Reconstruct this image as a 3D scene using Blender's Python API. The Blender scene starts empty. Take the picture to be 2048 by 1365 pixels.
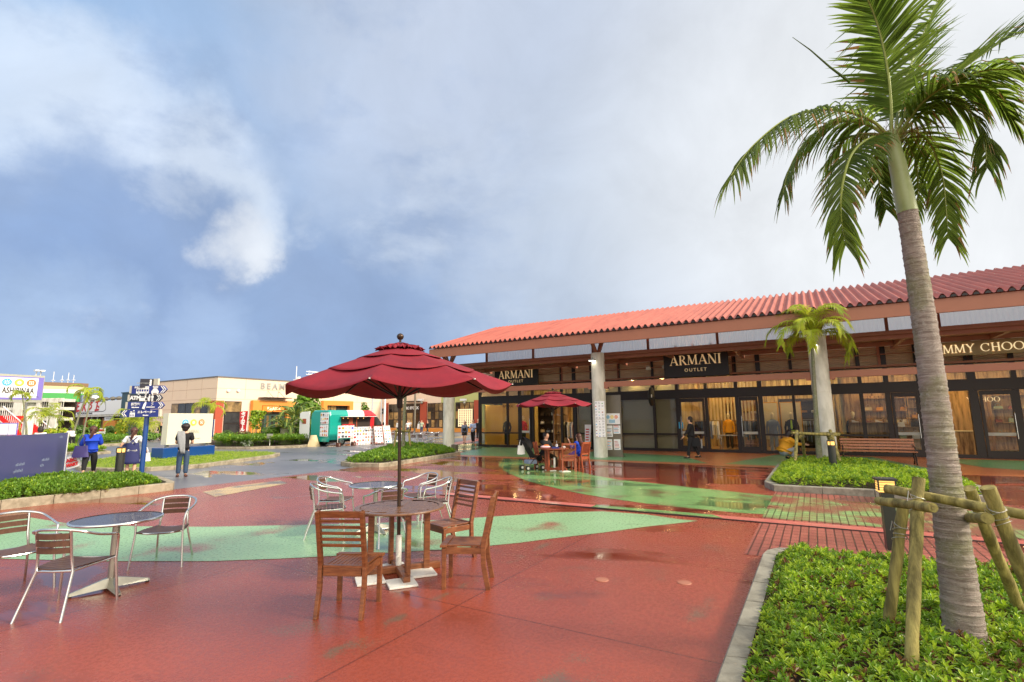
import bpy, bmesh, math, random
from math import sin, cos, pi, radians, sqrt, atan2
from mathutils import Vector, Matrix
random.seed(11)
R = random.random
sc = bpy.context.scene
col = sc.collection

# ---------------- camera ----------------
H = 1.75; F = 1007.0; TH = radians(8.7); RO = math.atan(.0105)
fw = Vector((0, cos(TH), sin(TH)))
_r0 = Vector((1, 0, 0)); _u0 = Vector((0, -sin(TH), cos(TH)))
rt = _r0*cos(RO) - _u0*sin(RO); up = _u0*cos(RO) + _r0*sin(RO)
CAM = Vector((0, 0, H))
cd = bpy.data.cameras.new('camera'); cam = bpy.data.objects.new('camera', cd); col.objects.link(cam)
cam.matrix_world = Matrix(((rt.x, up.x, -fw.x, 0), (rt.y, up.y, -fw.y, 0), (rt.z, up.z, -fw.z, H), (0, 0, 0, 1)))
cd.sensor_width = 36; cd.lens = F/2048*36; cd.clip_start = .05; cd.clip_end = 3000
sc.camera = cam
def ray(px, py): return fw + rt*((px-1024)/F) + up*((682.5-py)/F)
def G(px, py, z=0.0):
    d = ray(px, py); return CAM + d*((z-H)/d.z)
def AT(px, py, Y):
    d = ray(px, py); return CAM + d*(Y/d.y)
A = radians(-30.6); UU = Vector((cos(A), sin(A), 0)); VV = Vector((-sin(A), cos(A), 0))
def W(u, v, z=0.0): return UU*u + VV*v + Vector((0, 0, z))
def uv(p): return (p.dot(UU), p.dot(VV))
def guv(px, py, z=0.0): return uv(G(px, py, z))
def atv(px, py, v):
    d = ray(px, py); q = CAM + d*(v/d.dot(VV)); return (q.dot(UU), q.z)
def atu(px, py, u):
    d = ray(px, py); q = CAM + d*(u/d.dot(UU)); return (q.dot(VV), q.z)

# ---------------- sky and sun ----------------
SUN_AZ = radians(104); SUN_EL = radians(33)      # azimuth measured from +Y towards +X
w = bpy.data.worlds.new('World'); sc.world = w; w.use_nodes = True
nt = w.node_tree; nt.nodes.clear()
def N(t, **k):
    n = nt.nodes.new(t)
    for a, b in k.items():
        if a == 'inp':
            for i, v in b.items(): n.inputs[i].default_value = v
        else: setattr(n, a, b)
    return n
def L(a, b): nt.links.new(a, b)
out = N('ShaderNodeOutputWorld'); bg = N('ShaderNodeBackground')
bg.inputs[1].default_value = .70
L(bg.outputs[0], out.inputs[0])
sky = N('ShaderNodeTexSky', sky_type='NISHITA', sun_disc=False, sun_elevation=SUN_EL, sun_rotation=SUN_AZ)
skm = N('ShaderNodeVectorMath', operation='SCALE'); L(sky.outputs[0], skm.inputs[0]); skm.inputs['Scale'].default_value = .07
tc = N('ShaderNodeTexCoord')
# warped direction for ragged cloud edges
nz = N('ShaderNodeTexNoise', inp={'Scale': 2.2, 'Detail': 7.0, 'Roughness': .56}); L(tc.outputs['Generated'], nz.inputs['Vector'])
sb = N('ShaderNodeVectorMath', operation='SUBTRACT'); L(nz.outputs['Color'], sb.inputs[0]); sb.inputs[1].default_value = (.5, .5, .5)
sc2 = N('ShaderNodeVectorMath', operation='SCALE'); L(sb.outputs[0], sc2.inputs[0]); sc2.inputs['Scale'].default_value = .2
nzb = N('ShaderNodeTexNoise', inp={'Scale': 9.0, 'Detail': 8.0, 'Roughness': .6}); L(tc.outputs['Generated'], nzb.inputs['Vector'])
sbb = N('ShaderNodeVectorMath', operation='SUBTRACT'); L(nzb.outputs['Color'], sbb.inputs[0]); sbb.inputs[1].default_value = (.5, .5, .5)
scb = N('ShaderNodeVectorMath', operation='SCALE'); L(sbb.outputs[0], scb.inputs[0]); scb.inputs['Scale'].default_value = .13
ad0 = N('ShaderNodeVectorMath', operation='ADD'); L(sc2.outputs[0], ad0.inputs[0]); L(scb.outputs[0], ad0.inputs[1])
ad = N('ShaderNodeVectorMath', operation='ADD'); L(tc.outputs['Generated'], ad.inputs[0]); L(ad0.outputs[0], ad.inputs[1])
nm = N('ShaderNodeVectorMath', operation='NORMALIZE'); L(ad.outputs[0], nm.inputs[0])
def lin(c): return tuple(((x/255)/12.92 if x/255 <= .04045 else ((x/255+.055)/1.055)**2.4) for x in c)
def rgb4(c): return (*lin(c), 1)
prev = None
base = N('ShaderNodeMix', data_type='RGBA', clamp_factor=True)
base.inputs[0].default_value = .9
L(skm.outputs[0], base.inputs[6]); base.inputs[7].default_value = rgb4((188, 205, 230))
prev = base.outputs[2]
def blob(px, py, r0, r1, c, k, warped=True):
    global prev
    d = ray(px, py).normalized()
    dt = N('ShaderNodeVectorMath', operation='DOT_PRODUCT')
    L((nm if warped else tc).outputs[0 if warped else 'Generated'], dt.inputs[0]); dt.inputs[1].default_value = d
    mr = N('ShaderNodeMapRange', interpolation_type='SMOOTHSTEP', inp={1: cos(radians(r1)), 2: cos(radians(r0)), 3: 0.0, 4: k})
    L(dt.outputs['Value'], mr.inputs[0])
    mx = N('ShaderNodeMix', data_type='RGBA'); L(mr.outputs[0], mx.inputs[0]); L(prev, mx.inputs[6]); mx.inputs[7].default_value = rgb4(c)
    prev = mx.outputs[2]
blob(300, 760, 5, 38, (160, 190, 230), .8)
blob(0, 0, 2, 24, (154, 192, 236), .8)
blob(700, 480, 6, 30, (170, 193, 226), .8)
blob(620, 690, 6, 17, (148, 174, 214), .85)
blob(1000, 650, 4, 14, (156, 180, 216), .6)
blob(30, 470, 4, 15, (150, 184, 230), .85)
blob(90, 250, 1, 11, (214, 230, 250), .75)
blob(260, 330, 2, 12, (218, 232, 251), .85)
blob(390, 390, 2, 10, (216, 230, 250), .8)
blob(470, 470, 1, 7, (220, 234, 252), .75)
blob(230, 520, 5, 10.5, (150, 175, 215), .9)
blob(370, 520, 4, 8.5, (150, 174, 213), .9)
blob(100, 590, 3, 11, (148, 176, 220), .85)
blob(300, 630, 2, 9, (150, 176, 218), .7)
blob(492, 500, .4, 4.6, (240, 246, 254), .8)
blob(525, 530, .4, 2.6, (236, 243, 253), .8)
blob(765, 512, .5, 3.0, (196, 214, 238), .5)
blob(80, 700, 1, 9, (182, 206, 238), .7)
blob(420, 690, 1, 6, (180, 204, 238), .6)
blob(1100, 100, 8, 32, (204, 214, 232), .7)
blob(1300, 560, 6, 26, (198, 210, 226), .7)
blob(2300, 250, 14, 48, (240, 243, 246), .97, False)
mpv = N('ShaderNodeMapping'); mpv.inputs['Scale'].default_value = (1, 1, 1.8); L(tc.outputs['Generated'], mpv.inputs[0])
_d = ray(330, 470).normalized(); dl = N('ShaderNodeVectorMath', operation='DOT_PRODUCT'); L(tc.outputs['Generated'], dl.inputs[0]); dl.inputs[1].default_value = _d
lm = N('ShaderNodeMapRange', interpolation_type='SMOOTHSTEP', inp={1: cos(radians(46)), 2: cos(radians(14)), 3: 0.0, 4: 1.0}); L(dl.outputs['Value'], lm.inputs[0])
for scl, lo, hi, c, k, dd in ((2.1, .5, .64, (150, 173, 210), .7, .2), (3.6, .56, .7, (220, 232, 248), .4, .2), (5.5, .5, .7, (150, 174, 212), .35, .1)):
    nn = N('ShaderNodeTexNoise', inp={'Scale': scl, 'Detail': 9.0, 'Roughness': .58, 'Distortion': dd}); L(mpv.outputs[0], nn.inputs['Vector'])
    mr = N('ShaderNodeMapRange', interpolation_type='SMOOTHSTEP', inp={1: lo, 2: hi, 3: 0.0, 4: k}); L(nn.outputs[0], mr.inputs[0])
    mm = N('ShaderNodeMath', operation='MULTIPLY'); L(mr.outputs[0], mm.inputs[0]); L(lm.outputs[0], mm.inputs[1])
    mx = N('ShaderNodeMix', data_type='RGBA'); L(mm.outputs[0], mx.inputs[0]); L(prev, mx.inputs[6]); mx.inputs[7].default_value = rgb4(c); prev = mx.outputs[2]
# unseen bright patch of sky, added behind the camera to lift canopy shadows
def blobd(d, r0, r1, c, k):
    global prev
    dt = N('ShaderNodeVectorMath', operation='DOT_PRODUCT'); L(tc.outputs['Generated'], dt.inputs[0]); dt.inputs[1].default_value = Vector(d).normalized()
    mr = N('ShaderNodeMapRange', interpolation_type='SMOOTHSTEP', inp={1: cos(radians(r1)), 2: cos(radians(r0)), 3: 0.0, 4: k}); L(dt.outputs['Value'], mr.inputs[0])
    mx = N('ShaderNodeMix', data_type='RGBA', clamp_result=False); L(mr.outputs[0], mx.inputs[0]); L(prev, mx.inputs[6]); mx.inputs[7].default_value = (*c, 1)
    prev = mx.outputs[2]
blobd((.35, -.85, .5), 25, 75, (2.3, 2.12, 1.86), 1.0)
# fine mottling of the cloud deck
n2 = N('ShaderNodeTexNoise', inp={'Scale': 4.5, 'Detail': 8.0, 'Roughness': .6, 'Distortion': .4}); L(tc.outputs['Generated'], n2.inputs['Vector'])
m2 = N('ShaderNodeMapRange', inp={1: .3, 2: .72, 3: .9, 4: 1.08}); L(n2.outputs[0], m2.inputs[0])
fin = N('ShaderNodeVectorMath', operation='SCALE'); L(prev, fin.inputs[0]); L(m2.outputs[0], fin.inputs['Scale'])
L(fin.outputs[0], bg.inputs[0])
sd = bpy.data.lights.new('sun', 'SUN'); sun = bpy.data.objects.new('sun', sd); col.objects.link(sun)
sd.energy = 2.8; sd.angle = radians(9); sd.color = (1, .9, .74)
sv = Vector((sin(SUN_AZ)*cos(SUN_EL), cos(SUN_AZ)*cos(SUN_EL), sin(SUN_EL)))
sun.rotation_euler = sv.to_track_quat('Z', 'Y').to_euler()
sc.view_settings.view_transform = 'Standard'; sc.view_settings.look = 'None'
sc.view_settings.exposure = .56; sc.view_settings.gamma = 1
sc.cycles.use_denoising = True; sc.cycles.max_bounces = 8; sc.cycles.transparent_max_bounces = 24
sc.cycles.sample_clamp_indirect = 6

# ---------------- materials ----------------
def mat(name, c, rough=.55, metal=0.0, var=.12, vs=6.0, bump=0.0, bs=60.0, spec=.5, emit=0.0, c2=None, c2lo=.45, c2hi=.65, coord='Object', stretch=None, trans=0.0, rvar=0.0, coat=0.0, bdist=.01):
    """c is an sRGB 0-255 triple; a noise varies it, an optional second colour c2 is blended in by a noise mask"""
    m = bpy.data.materials.new(name); m.use_nodes = True
    t = m.node_tree; b = t.nodes['Principled BSDF']
    cl = lin(c); b.inputs['Base Color'].default_value = (*cl, 1)
    b.inputs['Roughness'].default_value = rough; b.inputs['Metallic'].default_value = metal
    b.inputs['Specular IOR Level'].default_value = spec
    b.inputs['Coat Weight'].default_value = coat
    def n(ty, **k):
        q = t.nodes.new(ty)
        for a, v in k.items():
            if a == 'inp':
                for i, x in v.items(): q.inputs[i].default_value = x
            else: setattr(q, a, v)
        return q
    tcn = n('ShaderNodeTexCoord'); src = tcn.outputs[coord]
    if stretch:
        mp = n('ShaderNodeMapping'); mp.inputs['Scale'].default_value = stretch; t.links.new(src, mp.inputs[0]); src = mp.outputs[0]
    if var or c2:
        no = n('ShaderNodeTexNoise', inp={'Scale': vs, 'Detail': 5.0, 'Roughness': .62}); t.links.new(src, no.inputs['Vector'])
        mr = n('ShaderNodeMapRange', inp={1: .28, 2: .72, 3: 1-var, 4: 1+var}); t.links.new(no.outputs[0], mr.inputs[0])
        cur = None
        if c2:
            mx = n('ShaderNodeMix', data_type='RGBA'); no2 = n('ShaderNodeTexNoise', inp={'Scale': vs*.7, 'Detail': 6.0, 'Roughness': .65, 'Distortion': .3}); t.links.new(src, no2.inputs['Vector'])
            mr2 = n('ShaderNodeMapRange', inp={1: c2lo, 2: c2hi, 3: 0.0, 4: 1.0}); t.links.new(no2.outputs[0], mr2.inputs[0])
            t.links.new(mr2.outputs[0], mx.inputs[0]); mx.inputs[6].default_value = (*cl, 1); mx.inputs[7].default_value = rgb4(c2); cur = mx.outputs[2]
        vm = n('ShaderNodeVectorMath', operation='SCALE')
        if cur: t.links.new(cur, vm.inputs[0])
        else: vm.inputs[0].default_value = cl
        t.links.new(mr.outputs[0], vm.inputs['Scale']); t.links.new(vm.outputs[0], b.inputs['Base Color'])
        if rvar:
            m3 = n('ShaderNodeMapRange', inp={1: .3, 2: .7, 3: max(.02, rough-rvar), 4: rough+rvar}); t.links.new(no.outputs[0], m3.inputs[0]); t.links.new(m3.outputs[0], b.inputs['Roughness'])
    if bump:
        nb = n('ShaderNodeTexNoise', inp={'Scale': bs, 'Detail': 4.0}); t.links.new(src, nb.inputs['Vector'])
        bp = n('ShaderNodeBump', inp={'Strength': bump, 'Distance': bdist}); t.links.new(nb.outputs[0], bp.inputs['Height']); t.links.new(bp.outputs[0], b.inputs['Normal'])
    if emit:
        b.inputs['Emission Color'].default_value = (*cl, 1); b.inputs['Emission Strength'].default_value = emit
    if trans:   # thin leaf: some light passes through
        tr = n('ShaderNodeBsdfTranslucent'); ms = n('ShaderNodeMixShader'); ms.inputs[0].default_value = trans
        o = t.nodes['Material Output']
        srcc = b.inputs['Base Color'].links[0].from_socket if b.inputs['Base Color'].links else None
        if srcc: t.links.new(srcc, tr.inputs[0])
        else: tr.inputs[0].default_value = (*cl, 1)
        t.links.new(b.outputs[0], ms.inputs[1]); t.links.new(tr.outputs[0], ms.inputs[2]); t.links.new(ms.outputs[0], o.inputs[0])
    return m
def glass(name, tint, refl=.09, rough=.02):
    m = bpy.data.materials.new(name); m.use_nodes = True; t = m.node_tree; t.nodes.clear()
    o = t.nodes.new('ShaderNodeOutputMaterial'); tr = t.nodes.new('ShaderNodeBsdfTransparent'); gl = t.nodes.new('ShaderNodeBsdfGlossy')
    ms = t.nodes.new('ShaderNodeMixShader'); fr = t.nodes.new('ShaderNodeFresnel'); fr.inputs[0].default_value = 1.45
    tr.inputs[0].default_value = (*tint, 1); gl.inputs['Roughness'].default_value = rough; gl.inputs[0].default_value = (.9, .95, 1, 1)
    ge = t.nodes.new('ShaderNodeNewGeometry'); iv = t.nodes.new('ShaderNodeMath'); iv.operation = 'SUBTRACT'; iv.inputs[0].default_value = 1; t.links.new(ge.outputs['Backfacing'], iv.inputs[1]); mu = t.nodes.new('ShaderNodeMath'); mu.operation = 'MULTIPLY'; t.links.new(fr.outputs[0], mu.inputs[0]); t.links.new(iv.outputs[0], mu.inputs[1]); t.links.new(mu.outputs[0], ms.inputs[0]); t.links.new(tr.outputs[0], ms.inputs[1]); t.links.new(gl.outputs[0], ms.inputs[2]); t.links.new(ms.outputs[0], o.inputs[0])
    return m

# ---------------- mesh builder ----------------
class MB:
    def __init__(s): s.v = []; s.f = []; s.m = []
    def add(s, vs, fs, mi=0, T=None):
        k = len(s.v)
        s.v += [tuple(T @ Vector(p)) for p in vs] if T is not None else [tuple(p) for p in vs]
        s.f += [tuple(i+k for i in f) for f in fs]; s.m += [mi]*len(fs); return s
    def bx(s, x0, x1, y0, y1, z0, z1, mi=0, T=None):
        v = [(x, y, z) for z in (z0, z1) for y in (y0, y1) for x in (x0, x1)]
        return s.add(v, [(0, 2, 3, 1), (4, 5, 7, 6), (0, 1, 5, 4), (2, 6, 7, 3), (0, 4, 6, 2), (1, 3, 7, 5)], mi, T)
    def box(s, c, d, mi=0, T=None):
        return s.bx(c[0]-d[0]/2, c[0]+d[0]/2, c[1]-d[1]/2, c[1]+d[1]/2, c[2]-d[2]/2, c[2]+d[2]/2, mi, T)
    def bar(s, a, b, w, h=None, mi=0, upv=(0, 0, 1)):
        """rectangular bar from a to b: w across, h along upv"""
        a = Vector(a); b = Vector(b); d = (b-a); l = d.length; d.normalize(); h = h or w
        x = d.cross(Vector(upv))
        if x.length < 1e-4: x = d.cross(Vector((1, 0, 0)))
        x.normalize(); z = x.cross(d)
        v = [p + x*(i*w/2) + z*(j*h/2) for p in (a, b) for (i, j) in ((-1, -1), (1, -1), (1, 1), (-1, 1))]
        return s.add(v, [(3, 2, 1, 0), (4, 5, 6, 7), (0, 1, 5, 4), (1, 2, 6, 5), (2, 3, 7, 6), (3, 0, 4, 7)], mi)
    def tube(s, pts, r, n=8, mi=0, cap=True, close=False):
        pts = [Vector(p) for p in pts]; m = len(pts); rr = r if isinstance(r, (list, tuple)) else [r]*m
        tg = []
        for i in range(m):
            a = pts[i-1] if (i > 0 or close) else pts[i]; b = pts[(i+1) % m] if (i < m-1 or close) else pts[i]
            tg.append((b-a).normalized())
        ref = Vector((0, 0, 1)) if abs(tg[0].z) < .9 else Vector((1, 0, 0))
        x = tg[0].cross(ref).normalized(); vs = []
        for i in range(m):
            x = (x - tg[i]*x.dot(tg[i])).normalized(); y = tg[i].cross(x)
            for j in range(n):
                a = 2*pi*j/n; vs.append(pts[i] + (x*cos(a) + y*sin(a))*rr[i])
        fs = []
        for i in range(m if close else m-1):
            k = (i+1) % m
            for j in range(n):
                j2 = (j+1) % n; fs.append((i*n+j, i*n+j2, k*n+j2, k*n+j))
        if cap and not close: fs += [tuple(range(n-1, -1, -1)), tuple((m-1)*n+j for j in range(n))]
        return s.add(vs, fs, mi)
    def lathe(s, prof, n=24, mi=0, c=(0, 0, 0), cap=True, T=None):
        vs = [(c[0]+r*cos(2*pi*j/n), c[1]+r*sin(2*pi*j/n), c[2]+z) for r, z in prof for j in range(n)]
        fs = [(i*n+j, i*n+(j+1) % n, (i+1)*n+(j+1) % n, (i+1)*n+j) for i in range(len(prof)-1) for j in range(n)]
        if cap: fs += [tuple(range(n-1, -1, -1)), tuple((len(prof)-1)*n+j for j in range(n))]
        return s.add(vs, fs, mi, T)
    def prism(s, poly, z0, z1, mi=0, T=None):
        """poly in xy, extruded z0..z1 (counter-clockwise)"""
        a = sum(poly[i][0]*poly[(i+1) % len(poly)][1]-poly[(i+1) % len(poly)][0]*poly[i][1] for i in range(len(poly)))
        if a < 0: poly = poly[::-1]
        n = len(poly); v = [(p[0], p[1], z0) for p in poly] + [(p[0], p[1], z1) for p in poly]
        return s.add(v, [tuple(range(n-1, -1, -1)), tuple(range(n, 2*n))] + [(i, (i+1) % n, n+(i+1) % n, n+i) for i in range(n)], mi, T)
    def ell(s, c, r, n=12, m=8, mi=0, T=None):
        prof = [(sin(pi*i/m), -cos(pi*i/m)) for i in range(1, m)]
        vs = [(c[0]+q*r[0]*cos(2*pi*j/n), c[1]+q*r[1]*sin(2*pi*j/n), c[2]+z*r[2]) for q, z in prof for j in range(n)]
        k = len(vs); vs += [(c[0], c[1], c[2]-r[2]), (c[0], c[1], c[2]+r[2])]
        fs = [(i*n+j, i*n+(j+1) % n, (i+1)*n+(j+1) % n, (i+1)*n+j) for i in range(m-2) for j in range(n)]
        fs += [(k, (j+1) % n, j) for j in range(n)] + [(k+1, (m-2)*n+j, (m-2)*n+(j+1) % n) for j in range(n)]
        return s.add(vs, fs, mi, T)
    def build(s, name, mats, parent=None, smooth=False, off=None, bevel=0):
        me = bpy.data.meshes.new(name)
        v = s.v if off is None else [(p[0]-off[0], p[1]-off[1], p[2]-off[2]) for p in s.v]
        me.from_pydata(v, [], s.f)
        if not isinstance(mats, (list, tuple)): mats = [mats]
        for m in mats: me.materials.append(m)
        if len(mats) > 1: me.polygons.foreach_set('material_index', s.m)
        if smooth: me.polygons.foreach_set('use_smooth', [True]*len(me.polygons))
        me.update()
        o = bpy.data.objects.new(name, me); col.objects.link(o)
        if parent: o.parent = parent
        if bevel:
            b = o.modifiers.new('bevel', 'BEVEL'); b.width = bevel; b.segments = 2; b.limit_method = 'ANGLE'
        elif smooth:
            try: me.set_sharp_from_angle(angle=radians(42))
            except Exception: pass
        return o
def tag(o, label=None, cat=None, group=None, kind=None):
    if label: o['label'] = label
    if cat: o['category'] = cat
    if group: o['group'] = group
    if kind: o['kind'] = kind
    return o
def thing(name, label, cat, loc=(0, 0, 0), rz=0.0, group=None):
    o = bpy.data.objects.new(name, None); col.objects.link(o); o.location = loc; o.rotation_euler = (0, 0, rz)
    o.empty_display_size = .2
    return tag(o, label, cat, group)
def kids(o): return [c for c in bpy.data.objects if c.parent == o]
def copy_tree(o, parent=None):
    c = o.copy(); col.objects.link(c)
    if parent: c.parent = parent
    for ch in kids(o): copy_tree(ch, c)
    return c
def place(src, used, loc, rz, label, group=None, sc_=None):
    """the first call moves the source itself, later calls copy it"""
    o = copy_tree(src) if used[0] else src; used[0] = True
    o.location = loc; o.rotation_euler = (0, 0, rz)
    if sc_: o.scale = sc_
    return tag(o, label, None, group)
def TM(loc, rz=0.0, rx=0.0, ry=0.0):
    return Matrix.Translation(loc) @ Matrix.Rotation(rz, 4, 'Z') @ Matrix.Rotation(ry, 4, 'Y') @ Matrix.Rotation(rx, 4, 'X')
def text(s, size, m, loc, parent=None, name='lettering', rz=0.0, ext=.004, bold=0.0, sx=1.0, align='CENTER', space=1.0, shear=0.0, off=None):
    """upright lettering that reads from -y; loc is the centre of the line"""
    cu = bpy.data.curves.new('t', 'FONT'); cu.body = s; cu.size = size; cu.extrude = ext; cu.offset = bold
    cu.align_x = align; cu.align_y = 'CENTER'; cu.space_character = space; cu.shear = shear; cu.resolution_u = 3
    o = bpy.data.objects.new('t', cu); col.objects.link(o)
    dg = bpy.context.evaluated_depsgraph_get()
    me = bpy.data.meshes.new_from_object(o.evaluated_get(dg)); bpy.data.objects.remove(o); bpy.data.curves.remove(cu)
    T = TM(loc, rz) @ Matrix.Rotation(pi/2, 4, 'X') @ Matrix.Diagonal((sx, 1, 1, 1))
    me.transform(T)
    if off is not None: me.transform(Matrix.Translation((-off[0], -off[1], -off[2])))
    me.name = name; me.materials.clear(); me.materials.append(m)
    o = bpy.data.objects.new(name, me); col.objects.link(o)
    if parent: o.parent = parent
    return o
def crom(p, n):
    p = [Vector(q) for q in p]; p = [p[0]*2-p[1]] + p + [p[-1]*2-p[-2]]; r = []
    for i in range(1, len(p)-2):
        for k in range(n):
            t = k/n; a, b, c, d = p[i-1], p[i], p[i+1], p[i+2]
            r.append(.5*((2*b)+(c-a)*t+(2*a-5*b+4*c-d)*t*t+(3*b-a-3*c+d)*t**3))
    r.append(p[-2]); return r

# colours
M = {}
def mk(k, *a, **kw): M[k] = mat(k, *a, **kw)
mk('wood', (138, 84, 48), .42, var=.35, vs=3, stretch=(3, 3, 22), bump=.15, bs=30, c2=(104, 54, 28), c2lo=.4, c2hi=.7, rvar=.12)
mk('wood_top', (124, 88, 62), .3, var=.25, vs=4, stretch=(3, 14, 3), bump=.1, bs=40, rvar=.1)
mk('bench_wood', (176, 112, 74), .45, var=.2, vs=4, stretch=(16, 3, 3), c2=(146, 88, 58))
mk('redwood', (160, 86, 54), .42, var=.2, vs=4, stretch=(3, 3, 16), c2=(140, 56, 30))
mk('alu', (214, 214, 210), .24, .95, var=.05, vs=9)
mk('alu_dull', (176, 174, 160), .38, .85, var=.1, vs=9)
mk('slat', (96, 68, 54), .42, spec=.3, var=.2, vs=12, stretch=(2, 20, 2))
mk('white_paint', (226, 224, 214), .45, var=.08, vs=8, c2=(196, 190, 172), c2lo=.58, c2hi=.72)
mk('bronze', (74, 58, 46), .3, .6, var=.1)
mk('canvas', (146, 28, 44), .78, var=.08, vs=4, trans=.16, bump=.12, bs=140, c2=(128, 26, 42))
mk('dark_metal', (56, 46, 42), .4, .5, var=.1)
mk('frame', (42, 32, 27), .38, .3, var=.1, vs=3)
mk('brown_steel', (164, 106, 80), .5, var=.06, vs=2)
mk('brown_dark', (166, 106, 82), .55, var=.08, vs=2)
mk('louver', (220, 200, 174), .45, .2, var=.14, vs=2.5, stretch=(1, 1, 6))
mk('concrete', (226, 222, 208), .75, var=.1, vs=2.2, bump=.2, bs=40, c2=(192, 188, 172), stretch=(1.5, 1.5, .5))
mk('roof', (174, 92, 75), .55, var=.12, vs=1.2, c2=(154, 78, 64), stretch=(3, .4, 1))
mk('poly', (236, 242, 246), .4, var=.02, trans=.75)
M['sheet_clear'] = mat('polycarbonate', (238, 243, 246), .4, var=.02, trans=.8)
_t = M['sheet_clear'].node_tree; _o = _t.nodes['Material Output']; _s = _o.inputs[0].links[0].from_socket; _x = _t.nodes.new('ShaderNodeMixShader'); _x.inputs[0].default_value = .22; _tp = _t.nodes.new('ShaderNodeBsdfTransparent'); _t.links.new(_s, _x.inputs[1]); _t.links.new(_tp.outputs[0], _x.inputs[2]); _t.links.new(_x.outputs[0], _o.inputs[0])
mk('black', (30, 28, 28), .5, var=.05)
mk('rubber', (34, 34, 34), .8, var=.05)
mk('kerb', (164, 152, 130), .82, var=.22, vs=5, bump=.5, bs=50, c2=(122, 112, 92), bdist=.006)
mk('kerb_grey', (150, 144, 128), .82, var=.2, vs=6, bump=.6, bs=60, c2=(118, 112, 98), bdist=.006)
mk('soil', (62, 44, 30), .95, var=.35, vs=9, bump=.6, bs=30)
mk('leaf', (120, 154, 42), .42, var=.3, vs=5, trans=.35, c2=(100, 140, 30))
mk('leaf_bright', (170, 194, 54), .42, var=.25, vs=5, trans=.4, c2=(156, 184, 40))  # brighter yellow-green leaf tone, mixed in at random
mk('leaf_bronze', (120, 84, 48), .5, var=.3, vs=9, trans=.3)
mk('leaf_dark', (80, 108, 42), .5, var=.3, vs=3, trans=.25)
mk('leaf_mid', (110, 148, 48), .48, var=.3, vs=3, trans=.3)
mk('leaf_yellow', (182, 178, 52), .5, var=.25, vs=3, trans=.35)
mk('leaf_silver', (190, 200, 176), .6, var=.15, vs=5)
mk('leaf_red', (108, 52, 40), .5, var=.3, vs=4, trans=.2)
mk('palm', (122, 144, 54), .4, var=.28, vs=2.4, trans=.62, c2=(92, 118, 42))
mk('palm_dry', (152, 118, 66), .7, var=.3, vs=6, trans=.3)
mk('palm_rib', (140, 150, 62), .45, var=.15)
mk('palm_yellow', (196, 204, 60), .45, var=.25, vs=2, trans=.5, c2=(156, 180, 48))
mk('shaft', (160, 170, 116), .38, var=.14, vs=4, c2=(136, 148, 92))
mk('log', (164, 150, 84), .7, var=.4, vs=3, stretch=(7, 7, .8), bump=.6, bs=20, c2=(104, 94, 44), c2lo=.4, c2hi=.62)
mk('wire', (190, 184, 170), .35, .8, var=.1)
mk('skin', (216, 168, 138), .55, var=.05)
mk('hair', (40, 28, 24), .5, var=.15)
mk('hair_brown', (78, 44, 32), .5, var=.15)
mk('navy', (44, 48, 96), .8, var=.1, vs=14)
mk('blue_cloth', (22, 66, 190), .8, var=.1, vs=14)
mk('white_cloth', (232, 230, 226), .8, var=.05, vs=10)
mk('black_cloth', (26, 25, 28), .85, var=.1)
mk('grey_cloth', (150, 152, 154), .85, var=.12, vs=16)
mk('denim', (52, 72, 98), .85, var=.15, vs=20)
mk('paleblue_cloth', (178, 192, 224), .8, var=.05)
mk('greyblue_cloth', (126, 136, 160), .85, var=.08)
mk('olive_cloth', (66, 58, 40), .85, var=.1)
mk('mint_cloth', (170, 186, 160), .85, var=.08)
mk('yellow_cloth', (226, 158, 34), .75, var=.1)
mk('pink_cloth', (236, 196, 204), .8, var=.05)
mk('brown_shoe', (92, 50, 34), .5, var=.1)
mk('purple_bag', (62, 52, 110), .6, var=.12, vs=10)
mk('plastic', (232, 232, 230), .4, var=.06)
mk('red_print', (196, 30, 32), .5, var=.03)
mk('sign_blue', (38, 54, 132), .35, var=.04)
mk('sign_dark', (36, 36, 50), .35, var=.04)
mk('sign_back', (206, 200, 182), .5, var=.05)
mk('post_blue', (14, 66, 132), .3, var=.06, coat=.4)
mk('white_sign', (240, 240, 238), .5, var=0)
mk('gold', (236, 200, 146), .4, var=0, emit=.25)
mk('sign_black', (40, 33, 30), .5, var=.05)
mk('tan_sign', (150, 128, 88), .45, .2, var=.04)
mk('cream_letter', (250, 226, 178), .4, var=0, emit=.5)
mk('lamp_warm', (255, 196, 104), .5, var=0, emit=.9)
mk('lamp_white', (255, 250, 225), .5, var=0, emit=9)
mk('store_light', (255, 222, 160), .5, var=0, emit=190)
mk('store_wall', (196, 170, 112), .7, var=.3, vs=1.6, c2=(116, 86, 52), stretch=(6, 1, .5))
mk('store_floor', (150, 116, 76), .3, var=.1, vs=2)
mk('store_ceiling', (150, 120, 76), .8, var=.1, vs=1)
mk('store_wood', (196, 156, 102), .5, var=.3, vs=2, c2=(108, 76, 44), stretch=(5, 1, .6))
mk('store_dark', (52, 38, 28), .6, var=.2, vs=2)
mk('frosted', (168, 158, 132), .35, var=.05, vs=1)
mk('mannequin', (216, 196, 150), .5, var=.05)
mk('paper', (238, 238, 240), .6, var=.02)
mk('ink', (70, 70, 78), .6, var=0)
mk('orange_print', (236, 120, 44), .6, var=.05)
mk('yellow_print', (244, 212, 64), .6, var=.05)
mk('blue_print', (40, 84, 190), .6, var=.05)
mk('lightblue_print', (70, 170, 214), .6, var=.05)
mk('green_print', (70, 160, 80), .6, var=.05)
mk('food_print', (168, 82, 50), .6, var=.4, vs=30)
mk('amber_print', (214, 158, 64), .6, var=.3, vs=30)
mk('steel_grey', (128, 120, 106), .4, .5, var=.06, vs=3)
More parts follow.
